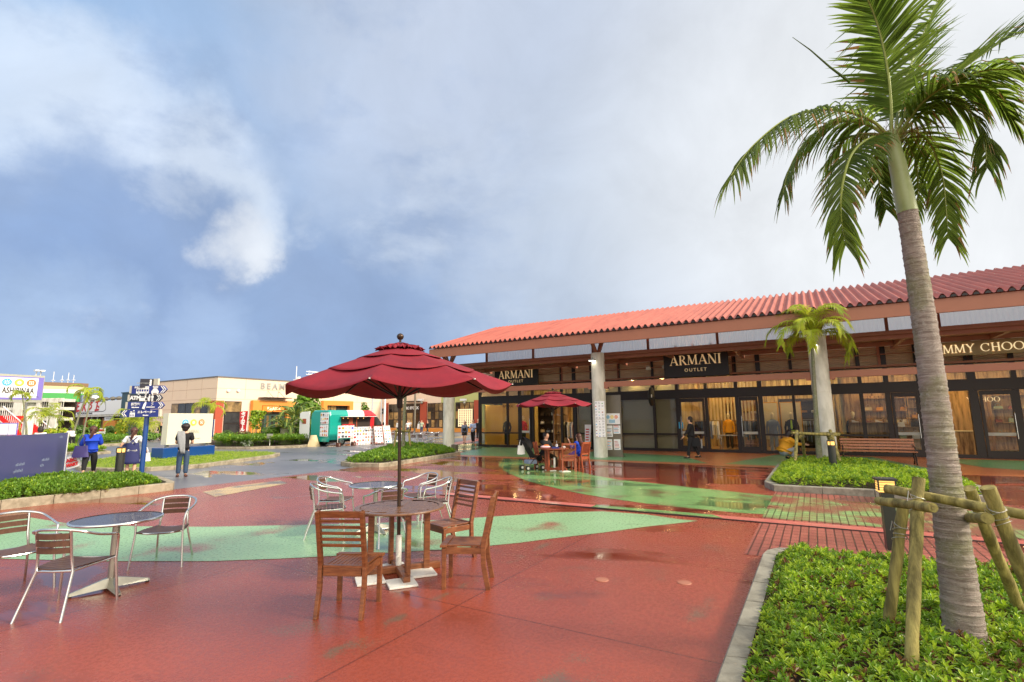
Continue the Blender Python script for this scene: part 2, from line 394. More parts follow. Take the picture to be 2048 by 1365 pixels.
GL = glass('window_glass', (.86, .86, .82)); GLD = glass('dark_glass', (.5, .52, .52))
# ---------------- ground ----------------
def wet(name, c, c2, worn=None, wl=.66, wh=.7, pud=.5, bricks=None, dry=.36, wetr=.05, vs=.55, stains=.3, grad=None, wear=None, mortar=(.2, .19, .18, 1), joints=None, spec=.5):
    """rain-wet paving: patchy colour, worn spots, puddles that are smoother and darker"""
    m = bpy.data.materials.new(name); m.use_nodes = True; t = m.node_tree; b = t.nodes['Principled BSDF']
    def n(ty, **k):
        q = t.nodes.new(ty)
        for a, v in k.items():
            if a == 'inp':
                for i, x in v.items(): q.inputs[i].default_value = x
            else: setattr(q, a, v)
        return q
    l = t.links.new
    tcn = n('ShaderNodeTexCoord'); src = tcn.outputs['Object']
    big = n('ShaderNodeTexNoise', inp={'Scale': vs, 'Detail': 6.0, 'Roughness': .6}); l(src, big.inputs['Vector'])
    fine = n('ShaderNodeTexNoise', inp={'Scale': 26.0, 'Detail': 6.0, 'Roughness': .7}); l(src, fine.inputs['Vector'])
    m1 = n('ShaderNodeMapRange', inp={1: .35, 2: .65, 3: 0.0, 4: 1.0}); l(big.outputs[0], m1.inputs[0])
    mx = n('ShaderNodeMix', data_type='RGBA'); l(m1.outputs[0], mx.inputs[0]); mx.inputs[6].default_value = rgb4(c); mx.inputs[7].default_value = rgb4(c2)
    cur = mx.outputs[2]; hgt = fine.outputs[0]
    m2 = n('ShaderNodeMapRange', inp={1: .3, 2: .7, 3: .86, 4: 1.14}); l(fine.outputs[0], m2.inputs[0])
    vm = n('ShaderNodeVectorMath', operation='SCALE'); l(cur, vm.inputs[0]); l(m2.outputs[0], vm.inputs['Scale']); cur = vm.outputs[0]
    if stains:
        mp = n('ShaderNodeMapping'); mp.inputs['Scale'].default_value = (.35, 1.5, 1); mp.inputs['Rotation'].default_value = (0, 0, .5); l(src, mp.inputs[0])
        st = n('ShaderNodeTexNoise', inp={'Scale': 1.7, 'Detail': 9.0, 'Roughness': .72}); l(mp.outputs[0], st.inputs['Vector'])
        ms = n('ShaderNodeMapRange', inp={1: .56, 2: .72, 3: 1.0, 4: 1-stains}); l(st.outputs[0], ms.inputs[0])
        v2 = n('ShaderNodeVectorMath', operation='SCALE'); l(cur, v2.inputs[0]); l(ms.outputs[0], v2.inputs['Scale']); cur = v2.outputs[0]
    if joints:
        jb = n('ShaderNodeTexBrick', offset=0.0, offset_frequency=1); l(src, jb.inputs['Vector'])
        for k, v in {'Scale': 1.0, 'Mortar Size': .012, 'Mortar Smooth': .6, 'Brick Width': joints[0], 'Row Height': joints[1], 'Bias': 0.0}.items(): jb.inputs[k].default_value = v
        jb.inputs['Color1'].default_value = (1, 1, 1, 1); jb.inputs['Color2'].default_value = (.93, .94, .95, 1); jb.inputs['Mortar'].default_value = (.5, .48, .46, 1)
        mj = n('ShaderNodeMix', data_type='RGBA', blend_type='MULTIPLY'); mj.inputs[0].default_value = 1; l(cur, mj.inputs[6]); l(jb.outputs['Color'], mj.inputs[7]); cur = mj.outputs[2]
    if bricks:
        br = n('ShaderNodeTexBrick', offset=0.0, offset_frequency=1); l(src, br.inputs['Vector'])
        for k, v in {'Scale': 1.0, 'Mortar Size': .011, 'Mortar Smooth': .3, 'Brick Width': .11, 'Row Height': .21, 'Bias': 0.0}.items(): br.inputs[k].default_value = v
        br.inputs['Color1'].default_value = (1, 1, 1, 1); br.inputs['Color2'].default_value = (.78, .76, .76, 1); br.inputs['Mortar'].default_value = (.2, .19, .18, 1)
        mm = n('ShaderNodeMix', data_type='RGBA', blend_type='MULTIPLY'); mm.inputs[0].default_value = 1; l(cur, mm.inputs[6]); l(br.outputs['Color'], mm.inputs[7]); cur = mm.outputs[2]
        iv = n('ShaderNodeMath', operation='MULTIPLY', inp={1: -2.5}); l(br.outputs['Fac'], iv.inputs[0])
        ah = n('ShaderNodeMath', operation='ADD'); l(iv.outputs[0], ah.inputs[0]); l(fine.outputs[0], ah.inputs[1]); hgt = ah.outputs[0]
    if worn:
        w1 = n('ShaderNodeTexNoise', inp={'Scale': 1.1, 'Detail': 2.0}); l(src, w1.inputs['Vector'])
        w2 = n('ShaderNodeTexNoise', inp={'Scale': 55.0, 'Detail': 6.0, 'Roughness': .85}); l(src, w2.inputs['Vector'])
        ma = n('ShaderNodeMath', operation='MULTIPLY', inp={1: .55}); l(w1.outputs[0], ma.inputs[0])
        mb_ = n('ShaderNodeMath', operation='MULTIPLY_ADD', inp={1: .62}); l(w2.outputs[0], mb_.inputs[0]); l(ma.outputs[0], mb_.inputs[2])
        wsum = mb_.outputs[0]
        if wear:   # wear concentrated along a few lines where feet and wheels pass
            for (ax, ay, bx_, by, wdt, amt) in wear:
                d = Vector((bx_-ax, by-ay, 0)); ln = d.length; d.normalize()
                s0 = n('ShaderNodeVectorMath', operation='SUBTRACT'); l(src, s0.inputs[0]); s0.inputs[1].default_value = (ax, ay, 0)
                dn = n('ShaderNodeVectorMath', operation='DOT_PRODUCT'); l(s0.outputs[0], dn.inputs[0]); dn.inputs[1].default_value = (-d.y, d.x, 0)
                ab = n('ShaderNodeMath', operation='ABSOLUTE'); l(dn.outputs['Value'], ab.inputs[0])
                f1 = n('ShaderNodeMapRange', interpolation_type='SMOOTHSTEP', inp={1: 0.0, 2: wdt, 3: amt, 4: 0.0}); l(ab.outputs[0], f1.inputs[0])
                dt_ = n('ShaderNodeVectorMath', operation='DOT_PRODUCT'); l(s0.outputs[0], dt_.inputs[0]); dt_.inputs[1].default_value = (d.x, d.y, 0)
                f2 = n('ShaderNodeMapRange', interpolation_type='SMOOTHSTEP', inp={1: -.3, 2: .6, 3: 0.0, 4: 1.0}); l(dt_.outputs['Value'], f2.inputs[0])
                f3 = n('ShaderNodeMapRange', interpolation_type='SMOOTHSTEP', inp={1: ln-.6, 2: ln+.3, 3: 1.0, 4: 0.0}); l(dt_.outputs['Value'], f3.inputs[0])
                q1 = n('ShaderNodeMath', operation='MULTIPLY'); l(f1.outputs[0], q1.inputs[0]); l(f2.outputs[0], q1.inputs[1])
                q2 = n('ShaderNodeMath', operation='MULTIPLY'); l(q1.outputs[0], q2.inputs[0]); l(f3.outputs[0], q2.inputs[1])
                vn = n('ShaderNodeTexNoise', inp={'Scale': 3.1, 'Detail': 3.0}); l(src, vn.inputs['Vector']); vr = n('ShaderNodeMapRange', inp={1: .4, 2: .62, 3: .25, 4: 1.3}); l(vn.outputs[0], vr.inputs[0]); qv = n('ShaderNodeMath', operation='MULTIPLY'); l(q2.outputs[0], qv.inputs[0]); l(vr.outputs[0], qv.inputs[1])
                q3 = n('ShaderNodeMath', operation='ADD'); l(wsum, q3.inputs[0]); l(qv.outputs[0], q3.inputs[1]); wsum = q3.outputs[0]
        mw = n('ShaderNodeMapRange', inp={1: wl, 2: wh, 3: 0.0, 4: 1.0}); l(wsum, mw.inputs[0])
        mxw = n('ShaderNodeMix', data_type='RGBA'); l(mw.outputs[0], mxw.inputs[0]); l(cur, mxw.inputs[6]); mxw.inputs[7].default_value = rgb4(worn); cur = mxw.outputs[2]
    # puddles
    mp2 = n('ShaderNodeMapping'); mp2.inputs['Scale'].default_value = (.5, 1.0, 1); l(src, mp2.inputs[0])
    pn = n('ShaderNodeTexNoise', inp={'Scale': .62, 'Detail': 5.0, 'Roughness': .5, 'Distortion': .5}); l(mp2.outputs[0], pn.inputs['Vector'])
    pm = n('ShaderNodeMapRange', interpolation_type='SMOOTHSTEP', inp={1: pud, 2: pud+.07, 3: 0.0, 4: 1.0})
    if grad:
        sx = n('ShaderNodeSeparateXYZ'); l(src, sx.inputs[0]); gm = n('ShaderNodeMapRange', inp={1: grad[0], 2: grad[1], 3: 0.0, 4: grad[2]}); l(sx.outputs['Y'], gm.inputs[0])
        ga = n('ShaderNodeMath', operation='ADD'); l(pn.outputs[0], ga.inputs[0]); l(gm.outputs[0], ga.inputs[1]); l(ga.outputs[0], pm.inputs[0])
    else: l(pn.outputs[0], pm.inputs[0])
    rr = n('ShaderNodeMapRange', inp={1: 0.0, 2: 1.0, 3: dry, 4: wetr}); l(pm.outputs[0], rr.inputs[0]); 
    r2 = n('ShaderNodeMapRange', inp={1: .3, 2: .7, 3: -.08, 4: .08}); l(fine.outputs[0], r2.inputs[0])
    ra = n('ShaderNodeMath', operation='ADD', use_clamp=True); l(rr.outputs[0], ra.inputs[0])
    rm = n('ShaderNodeMath', operation='SUBTRACT', inp={0: 1.0}); l(pm.outputs[0], rm.inputs[1])
    rmm = n('ShaderNodeMath', operation='MULTIPLY'); l(rm.outputs[0], rmm.inputs[0]); l(r2.outputs[0], rmm.inputs[1]); l(rmm.outputs[0], ra.inputs[1])
    l(ra.outputs[0], b.inputs['Roughness'])
    dk = n('ShaderNodeMapRange', inp={1: 0.0, 2: 1.0, 3: 1.0, 4: .62}); l(pm.outputs[0], dk.inputs[0])
    v3 = n('ShaderNodeVectorMath', operation='SCALE'); l(cur, v3.inputs[0]); l(dk.outputs[0], v3.inputs['Scale']); l(v3.outputs[0], b.inputs['Base Color'])
    bp = n('ShaderNodeBump', inp={'Distance': .006}); bs = n('ShaderNodeMapRange', inp={1: 0.0, 2: 1.0, 3: .5, 4: .04}); l(pm.outputs[0], bs.inputs[0]); l(bs.outputs[0], bp.inputs['Strength']); l(hgt, bp.inputs['Height']); l(bp.outputs[0], b.inputs['Normal'])
    b.inputs['Specular IOR Level'].default_value = spec
    return m
W_ASPH = wet('wet_asphalt', (122, 120, 124), (98, 98, 104), pud=.56, dry=.4, vs=.25, worn=(150, 150, 150), wl=.68, wh=.74)
W_RED = wet('red_coating', (154, 70, 48), (136, 62, 46), worn=(112, 84, 66), wl=.69, wh=.72, pud=.57, dry=.28, stains=.2, grad=(8.0, 15.0, .16), wear=[(-3.3, 2.0, -3.38, 7.2, .13, .12), (-3.0, 1.9, -3.25, 4.4, .55, .08), (-6.9, 2.4, -5.2, 3.3, .18, .1), (-1.15, 2.0, -1.0, 6.0, .22, .075), (-1.7, 2.0, -1.6, 6.4, .22, .07), (-2.5, 3.0, -2.6, 6.0, .4, .06)], joints=(3.05, 4.1), spec=.4)
W_GREEN = wet('green_coating', (146, 184, 136), (130, 170, 122), worn=(146, 92, 72), wl=.67, wh=.7, pud=.6, dry=.3, stains=.25)
W_GREENW = wet('green_coating_wet', (128, 172, 106), (106, 148, 90), worn=(120, 84, 60), wl=.65, wh=.69, pud=.56, dry=.2, stains=.45, grad=(10.0, 16.0, .12))
W_WALK = wet('orange_coating', (196, 118, 72), (184, 108, 68), pud=.66, dry=.3, stains=.15)
W_WALKG = wet('green_walk_coating', (104, 164, 110), (96, 152, 102), pud=.66, dry=.3, stains=.15)
W_BRICK = wet('red_brick_paving', (176, 98, 84), (150, 78, 66), pud=.57, dry=.33, bricks=True, vs=.9)
W_BRICKG = wet('worn_green_brick_paving', (140, 186, 116), (142, 172, 106), worn=(136, 76, 62), wl=.55, wh=.6, pud=.6, dry=.33, bricks=True, vs=1.5)
W_DRAIN = wet('drain_cover_pink', (204, 112, 100), (186, 96, 86), worn=(220, 200, 180), wl=.66, wh=.7, pud=.66, dry=.32, stains=.1)
W_CREAM = wet('cream_paint_patch', (206, 176, 116), (190, 160, 110), worn=(110, 100, 92), wl=.58, wh=.63, pud=.55, dry=.3)

def sheet(name, poly, z, m, uvf=True, kind='structure'):
    """flat sheet; poly in world points (Vectors) or uv tuples"""
    mb = MB(); n = len(poly)
    pts = [uv(p) if isinstance(p, Vector) else p for p in poly]
    a = sum(pts[i][0]*pts[(i+1) % n][1]-pts[(i+1) % n][0]*pts[i][1] for i in range(n))
    if a < 0: pts = pts[::-1]
    bm = bmesh.new(); vs = [bm.verts.new((p[0], p[1], 0)) for p in pts]; f = bm.faces.new(vs); bmesh.ops.triangulate(bm, faces=[f])
    me = bpy.data.meshes.new(name); bm.to_mesh(me); bm.free(); me.materials.append(m)
    o = bpy.data.objects.new(name, me); col.objects.link(o); o.location = (0, 0, z); o.rotation_euler = (0, 0, A)
    if kind: o['kind'] = kind
    return o
def PX(*a): return [G(x, y) for x, y in a]
sheet('ground', [(-1500, -300), (1500, -300), (1500, 1600), (-1500, 1600)], 0, W_ASPH)
red = [guv(714, 935), (-14.6, 11.4), (-14.5, 7.0), (-14.9, 3.5), (-15.5, -4), (14, -4), (14, 19.45), (-14.2, 19.45), (-14.3, 15.5)]
sheet('plaza', red, .004, W_RED)
# near green crescent and the one that sweeps to the brick strip
gr1 = PX((-260, 1030), (59, 1036), (140, 1049), (280, 1054), (420, 1055), (560, 1052), (747, 1048), (900, 1040), (1040, 1031), (1110, 1026), (1206, 1024), (1290, 1030), (1360, 1040), (1396, 1043), (1373, 1046), (1290, 1055), (1212, 1066), (1100, 1079), (1040, 1087), (979, 1093), (880, 1101), (774, 1107), (660, 1114), (560, 1119), (420, 1124), (200, 1124), (0, 1119), (-260, 1104))
sheet('green_band', gr1, .008, W_GREEN)
gr2 = PX((996, 924), (999, 936), (1020, 949), (1055, 963), (1090, 972), (1128, 981), (1170, 990), (1212, 997), (1290, 1008), (1400, 1020), (1480, 1027), (1531, 1030), (1547, 993), (1470, 985), (1394, 977), (1320, 969), (1243, 961), (1190, 952), (1140, 940), (1090, 928), (1040, 919), (1008, 918))
sheet('green_band_by_store', gr2, .008, W_GREENW)
# brick strip on the right, its green-painted courses, plain red and green beyond
u0 = -.92
sheet('brick_paving', [(u0, 7.3), (3.6, 7.3), (3.6, 13.45), (u0, 13.45)], .008, W_BRICK)
sheet('green_painted_bricks', [(u0, 10.0), (3.6, 9.95), (3.6, 12.2), (1.5, 12.4), (u0, 12.9)], .012, W_BRICKG)
sheet('green_band_beyond_bricks', [(3.6, 9.8), (12, 8.6), (12, 11.0), (3.6, 12.2)], .008, W_GREEN)
# perforated drain cover strip that crosses the plaza
sheet('drain_cover_strip', [(-7.6, 9.58), (13, 9.5), (13, 9.76), (-7.6, 9.86)], .016, W_DRAIN)
sheet('drain_cover_green', [(-3.9, 9.57), (-1.5, 9.565), (-1.7, 9.81), (-3.9, 9.83)], .020, W_GREENW)
mb = MB()
mb.bx(-7.6, 13, 9.49, 9.52, 0, .012)
o = mb.build('drain_slot', M['black']); o.rotation_euler = (0, 0, A); o['kind'] = 'structure'; o.location = (0, 0, .006)
# covered walk in front of the shops
sheet('walkway', [(-20.5, 19.47), (14, 19.47), (14, 26.6), (-20.5, 26.6)], .006, W_WALK)
for nm, pl in (('walkway_green_panel', [(-15.3, 20.2), (-11.2, 20.2), (-13.0, 26.3), (-17.5, 26.3)]),
               ('walkway_green_panel', [(-9.9, 20.2), (-3.55, 20.2), (-5.2, 23.6), (-9.9, 24.6)]),
               ('walkway_green_panel', [(-3.0, 20.2), (3.3, 20.2), (1.9, 25.8), (-1.6, 25.8)]),
               ('walkway_green_panel', [(4.6, 22.2), (7.6, 20.2), (12, 20.2), (12, 25.8), (3.7, 25.8)])):
    sheet(nm, pl, .010, W_WALKG)
# painted curves on the far side of the middle bed
sheet('far_green_band', PX((850, 893), (960, 887), (1000, 893), (958, 899), (930, 905), (905, 903), (880, 899)), .012, W_GREENW)
sheet('far_pink_band', PX((880, 890), (960, 878), (960, 882), (905, 893)), .012, W_DRAIN)
for pts in ([(866, 879), (900, 877), (900, 880), (868, 882)], [(866, 884), (890, 882), (890, 887), (868, 888)], [(855, 873), (885, 872), (884, 874), (856, 875)], [(905, 874), (935, 873), (934, 876), (906, 877)]):
    sheet('yellow_paint_patch', PX(*pts), .009, W_CREAM)
sheet('cream_paint_patch', PX((405, 985), (470, 973), (560, 962), (575, 968), (500, 982), (430, 995)), .009, W_CREAM)
# ---------------- kerbs and beds ----------------
def kerb_ring(poly, name, m, h=.13, wd=.14, seg=.6, closed=True, z0=0.0, loc=None):
    """stone blocks laid along a closed outline (uv points), each block with a small joint; returns mesh builder"""
    mb = MB(); n = len(poly)
    area = sum(poly[i][0]*poly[(i+1) % n][1]-poly[(i+1) % n][0]*poly[i][1] for i in range(n))
    if area < 0: poly = poly[::-1]
    inner = []
    for i in range(n):
        a = Vector((*poly[i-1], 0)); b = Vector((*poly[i], 0)); c = Vector((*poly[(i+1) % n], 0))
        d1 = (b-a).normalized(); d2 = (c-b).normalized(); n1 = Vector((-d1.y, d1.x, 0)); n2 = Vector((-d2.y, d2.x, 0))
        nn = (n1+n2).normalized(); inner.append(b + nn*(wd/max(.35, nn.dot(n1))))
    for i in range(n if closed else n-1):
        a = Vector((*poly[i], 0)); b = Vector((*poly[(i+1) % n], 0)); ia = inner[i]; ib = inner[(i+1) % n]
        k = max(1, round((b-a).length/seg)); g = .006/max(.01, (b-a).length)
        for j in range(k):
            s, e = j/k+g, (j+1)/k-g
            q = [a.lerp(b, s), a.lerp(b, e), ia.lerp(ib, e), ia.lerp(ib, s)]
            dz = (R()-.5)*.006; c = .014
            q2 = [q[0].lerp(q[3], c/wd), q[1].lerp(q[2], c/wd), q[2], q[3]]
            vs = [(p.x, p.y, z0) for p in q] + [(p.x, p.y, h-c+dz) for p in q] + [(p.x, p.y, h+dz) for p in q2]
            mb.add(vs, [(3, 2, 1, 0), (0, 1, 5, 4), (1, 2, 6, 5), (2, 3, 7, 6), (3, 0, 4, 7), (4, 5, 9, 8), (5, 6, 10, 9), (6, 7, 11, 10), (7, 4, 8, 11), (8, 9, 10, 11)])
    o = mb.build(name, m); o.rotation_euler = (0, 0, A); o['kind'] = 'structure'
    return o, [(p.x, p.y) for p in inner]
def inside(p, poly):
    x, y = p; c = False; n = len(poly)
    for i in range(n):
        x1, y1 = poly[i]; x2, y2 = poly[(i+1) % n]
        if (y1 > y) != (y2 > y) and x < (x2-x1)*(y-y1)/(y2-y1)+x1: c = not c
    return c
def edge_dist(p, poly):
    d = 9e9; P = Vector((*p, 0)); n = len(poly)
    for i in range(n):
        a = Vector((*poly[i], 0)); b = Vector((*poly[(i+1) % n], 0)); ab = b-a
        t = max(0, min(1, (P-a).dot(ab)/max(1e-9, ab.length_squared))); d = min(d, (a+ab*t-P).length)
    return d
def tufts(name, poly, n, z0, h, leafL, leafW, mats, label=None, bare=None, per=7, fade=.1, bright=.5, hvar=.35, spread=1.0):
    """ground cover: leafy rosettes scattered over a bed (uv polygon)"""
    mb = MB(); xs = [p[0] for p in poly]; ys = [p[1] for p in poly]; k = 0; tries = 0
    while k < n and tries < n*40:
        tries += 1; p = (xs0 := min(xs)) + R()*(max(xs)-xs0), (ys0 := min(ys)) + R()*(max(ys)-ys0)
        if not inside(p, poly): continue
        e = edge_dist(p, poly); hf = min(1, .45+e/fade*.55) if fade else 1
        lump = .5+.5*sin(p[0]*5.1+1.3*sin(p[1]*3.7))*sin(p[1]*4.3+p[0]*1.7)
        top = z0 + h*hf*(.55+.3*lump+.3*R())
        k += 1; mi0 = 0 if R() < bright else 1
        if R() < .08 and len(mats) > 2: mi0 = 2
        ph = R()*6.28; kk = per if R() < .8 else per-2
        # woody stem
        if h > .1 and R() < .25: mb.bar((p[0]+(R()-.5)*.05, p[1]+(R()-.5)*.05, z0), (p[0], p[1], top), .004, .004, 3 if len(mats) > 3 else 1)
        lx, ly = (R()-.5)*.5, (R()-.5)*.5
        for i in range(kk):
            a = ph + i*2.4 + (R()-.5)*.4; el = radians(12+60*(i/kk)) if i < kk-1 else radians(80)
            l = leafL*(.7+.5*R())*(1-.25*i/kk); w_ = leafW*(.8+.4*R())
            d = Vector((cos(a)*cos(el)+lx*.4, sin(a)*cos(el)+ly*.4, sin(el))).normalized(); s = Vector((-sin(a), cos(a), 0)); b0 = Vector((p[0], p[1], top-h*.18*(1-i/kk)))
            nrm = s.cross(d)
            m_ = b0 + d*(l*.45) + nrm*(-.06*l); e_ = b0 + d*l + Vector((0, 0, -l*.22))
            mb.add([b0, m_+s*w_/2, e_, m_-s*w_/2], [(0, 1, 2), (0, 2, 3)], mi0)
    o = mb.build(name, mats); o.rotation_euler = (0, 0, A); o['kind'] = 'stuff'
    if label: o['label'] = label
    return o
def bed_floor(name, poly, z, m, dome=0.0):
    o = sheet(name, poly, z, m); return o

# A: big bed in the right foreground
bedA = [(-.67, -1.5), (-.67, 6.95), (-.64, 7.15), (-.55, 7.32), (-.35, 7.42), (6.5, 7.42), (6.5, -1.5)]
ko, inA = kerb_ring(bedA, 'kerb', M['kerb_grey'], h=.13, wd=.145, seg=.62)
bed_floor('flower_bed_soil', inA, .07, M['soil'])
inA2 = [(-.36, -1.2), (-.38, 6.8), (-.3, 7.12), (6.2, 7.2), (6.2, -1.2)]
visA = [(-.5, 2.5), (-.5, 6.8), (-.4, 7.2), (3.6, 7.2), (3.6, 3.5), (1.6, 2.2)]
tufts('ground_cover', visA, 8200, .06, .21, .075, .022, [M['leaf_bright'], M['leaf'], M['leaf_bronze'], M['palm_dry']], 'low leafy shrubs filling the right foreground bed', per=8, bright=.42, fade=.2)
# B: bed of the small palm by the bench
bedB = [(-.95, 13.5), (-1.2, 14.2), (-1.2, 19.35), (-.7, 20.9), (1.5, 20.9), (3.1, 15.4), (2.9, 13.5)]
ko, inB = kerb_ring(bedB, 'kerb', M['kerb_grey'], h=.15, wd=.16, seg=.9)
bed_floor('flower_bed_soil', inB, .10, M['soil'])
tufts('ground_cover', inB, 3600, .10, .24, .11, .035, [M['leaf_bright'], M['leaf'], M['leaf_mid']], 'bright low shrubs in the bed round the small palm', per=7, bright=.7, fade=.25)
# C: middle bed behind the umbrella
bedC = [guv(681, 931.6), guv(700, 935), guv(757, 935.5), guv(778, 934), guv(921, 911), guv(906, 905), guv(860, 899), guv(790, 895)]
ko, inC = kerb_ring(bedC, 'kerb', M['kerb'], h=.15, wd=.18, seg=.9)
bed_floor('flower_bed_soil', inC, .10, M['soil'])
tufts('ground_cover', inC, 3000, .10, .3, .15, .05, [M['leaf'], M['leaf_mid'], M['leaf_bright']], 'dense low shrubs in the kerbed bed behind the red umbrella', per=6, bright=.6, fade=.4)
# D: left bed with the dark board and the direction sign
bedD = [guv(-420, 1075), guv(0, 1021), guv(200, 998), guv(346, 981.5), guv(348, 978), guv(318, 966), guv(200, 965), guv(-100, 968), guv(-420, 980)]
ko, inD = kerb_ring(bedD, 'kerb', M['kerb'], h=.2, wd=.18, seg=.95)
bed_floor('flower_bed_soil', inD, .13, M['soil'])
inDs = [guv(-130, 1028, .1), guv(0, 1010, .1), guv(200, 990, .1), guv(322, 974, .1), guv(300, 966, .1), guv(-130, 975, .1)]
tufts('ground_cover', inDs, 6500, .13, .3, .11, .036, [M['leaf_mid'], M['leaf'], M['leaf_bright'], M['palm_dry']], 'dense dark green hedge plants in the left bed by the sign post', per=6, bright=.5, fade=.35)
# E: lawn island with the pale billboard
bedE = [guv(*p) for p in ((150, 938), (160, 943.5), (230, 945.5), (300, 943), (396, 937), (460, 928), (515, 920.5), (552, 915), (560, 911.5), (540, 909.5), (480, 908.5), (425, 908), (320, 911), (230, 918), (170, 929))]
ko, inE = kerb_ring(bedE, 'kerb', M['kerb'], h=.14, wd=.17, seg=.95)
mk('lawn', (138, 148, 50), .85, var=.22, vs=3, bump=.7, bs=90, c2=(112, 134, 40))
bed_floor('lawn', inE, .135, M['lawn'])
tufts('lawn_grass', inE, 5200, .13, .05, .05, .02, [M['leaf_bright'], M['leaf']], 'short mown grass on the island under the pale billboard', per=4, bright=.6, fade=0)
# F: small island left of the woman in blue
bedF = [guv(*p) for p in ((70, 906), (127, 909.5), (180, 910.5), (222, 907.5), (205, 903), (160, 900), (90, 898))]
ko, inF = kerb_ring(bedF, 'kerb', M['kerb'], h=.14, wd=.2, seg=1.2)
bed_floor('flower_bed_soil', inF, .12, M['lawn'])
tufts('ground_cover', inF, 1500, .12, .22, .2, .07, [M['leaf'], M['leaf_bright']], 'low green plants on the small island left of the woman in blue', per=5, fade=0)
# G: planting strip in front of the restaurant and the left wall
bedG = [guv(*p) for p in ((60, 892), (150, 895), (240, 891.5), (262, 888), (262, 883), (180, 880), (60, 880))]
ko, inG = kerb_ring(bedG, 'kerb', M['kerb'], h=.16, wd=.25, seg=1.5)
bed_floor('flower_bed_soil', inG, .14, M['lawn'])
tufts('ground_cover', inG, 2200, .14, .5, .3, .1, [M['leaf'], M['leaf_mid']], 'clipped low green border in front of the restaurant', per=5, fade=0)
# H: long bed in front of the pink shop, from the lawn side to the van
bedH = [guv(*p) for p in ((425, 899.5), (500, 899.5), (600, 896), (650, 890), (700, 880), (640, 873), (430, 879), (400, 888))]
ko, inH = kerb_ring(bedH, 'kerb', M['kerb'], h=.15, wd=.25, seg=1.5)
bed_floor('flower_bed_soil', inH, .14, M['soil'])
inHf = [guv(*p) for p in ((428, 898), (500, 898), (600, 894.5), (640, 889), (640, 884), (560, 887), (430, 889))]
tufts('ground_cover', inHf, 3000, .14, .62, .26, .09, [M['leaf'], M['leaf_mid'], M['leaf_bright']], 'clipped hedge along the kerb left of the food van', per=5, fade=0, bright=.35)

# small metal studs set into the red surface
for px, py, lab in ((1204, 1161, 'small round metal stud set in the red paving right of the wooden chairs'), (1369, 1167, 'second small metal stud in the red paving, nearer the kerb')):
    b = MB(); b.lathe([(.075, 0), (.07, .006), (.03, .009), (.0, .01)], 20); o = b.build('floor_stud', M['brown_dark'], smooth=True); g = G(px, py); o.location = (g.x, g.y, .005); tag(o, lab, 'floor stud')
# ---------------- long store building on the right ----------------
S = 26.6            # storefront plane
BO = (-1.0, 24.0, 0)
mk('track', (255, 222, 160), .5, var=0, emit=55)  # glow of the hidden lamps added to brighten the shop interiors
bld = thing('store_building', 'long single storey shop building with a red corrugated roof, dark glazed shopfronts and brown steelwork', 'shop building', W(-1.0, 24.0), A)
def P_(mb, name, m, parent=bld, **k): return mb.build(name, m, parent, off=(BO if parent is bld else None), **k)
UL, UR = -16.8, 13.0
VE, ZE, VR, ZR = 20.0, 5.3, 26.3, 7.28
# corrugated roof sheet
mb = MB(); pit = .265; seg = 10; n = int((UR-UL)/pit); prof = []
for i in range(n):
    for (a, h) in ((0, 0), (.12, .012), (.24, .07), (.38, .125), (.5, .14), (.62, .125), (.76, .07), (.88, .012)):
        prof.append((UL+pit*(i+a), h))
prof.append((UL+pit*n, 0))
vs = []; th = .03
rows = 6
for k in range(rows+1):
    t = k/rows
    for (x, h) in prof: vs.append((x, VE-.08+(VR-VE+.08)*t, ZE+(ZR-ZE)*t+h))
m_ = len(prof); fs = [(k*m_+i, k*m_+i+1, (k+1)*m_+i+1, (k+1)*m_+i) for k in range(rows) for i in range(m_-1)]
mb.add(vs, fs)
P_(mb, 'roof', M['roof'], smooth=True)
mb = MB()
for i in range(n): # black pieces standing in for the shade inside the open corrugation ends
    x = UL+pit*(i+.5); mb.prism([(x-.075, 0), (x-.05, .06), (x, .085), (x+.05, .06), (x+.075, 0)], 0, .03, 0, Matrix.Translation((0, VE-.05, ZE+.005)) @ Matrix.Rotation(pi/2, 4, 'X'))
P_(mb, 'eave_end_shade', M['black'])['kind'] = 'stuff'
mb = MB(); mb.bx(UL, UR, VE, VE+.08, 4.88, 5.285); mb.bx(UL, UR, VE-.02, VE+.1, 4.85, 4.878)
P_(mb, 'fascia', M['brown_steel'])
mb = MB(); mb.add([(UL, VE+.09, 5.0), (UL, VE+.09, 5.28), (UL, VR, ZR-.02), (UL, VR, ZR-.3), (UL+.08, VE+.09, 5.0), (UL+.08, VE+.09, 5.28), (UL+.08, VR, ZR-.02), (UL+.08, VR, ZR-.3)], [(0, 1, 2, 3), (7, 6, 5, 4), (0, 4, 5, 1), (1, 5, 6, 2), (2, 6, 7, 3), (3, 7, 4, 0)])
P_(mb, 'gable_board', M['brown_steel'])
# soffit: rafters and purlins under the sheet
for k in range(11):
    x = UL+.5+k*2.85
    mb = MB(); mb.bar((x, VE+.1, ZE-.14), (x, VR, ZR-.14), .1, .22); P_(mb, 'rafter', M['brown_dark'])
mb = MB()
for k in range(5):
    t = (k+.5)/5; mb.bx(UL, UR, VE+(VR-VE)*t, VE+(VR-VE)*t+.08, ZE+(ZR-ZE)*t-.1, ZE+(ZR-ZE)*t-.012)
P_(mb, 'purlin', M['brown_dark'])
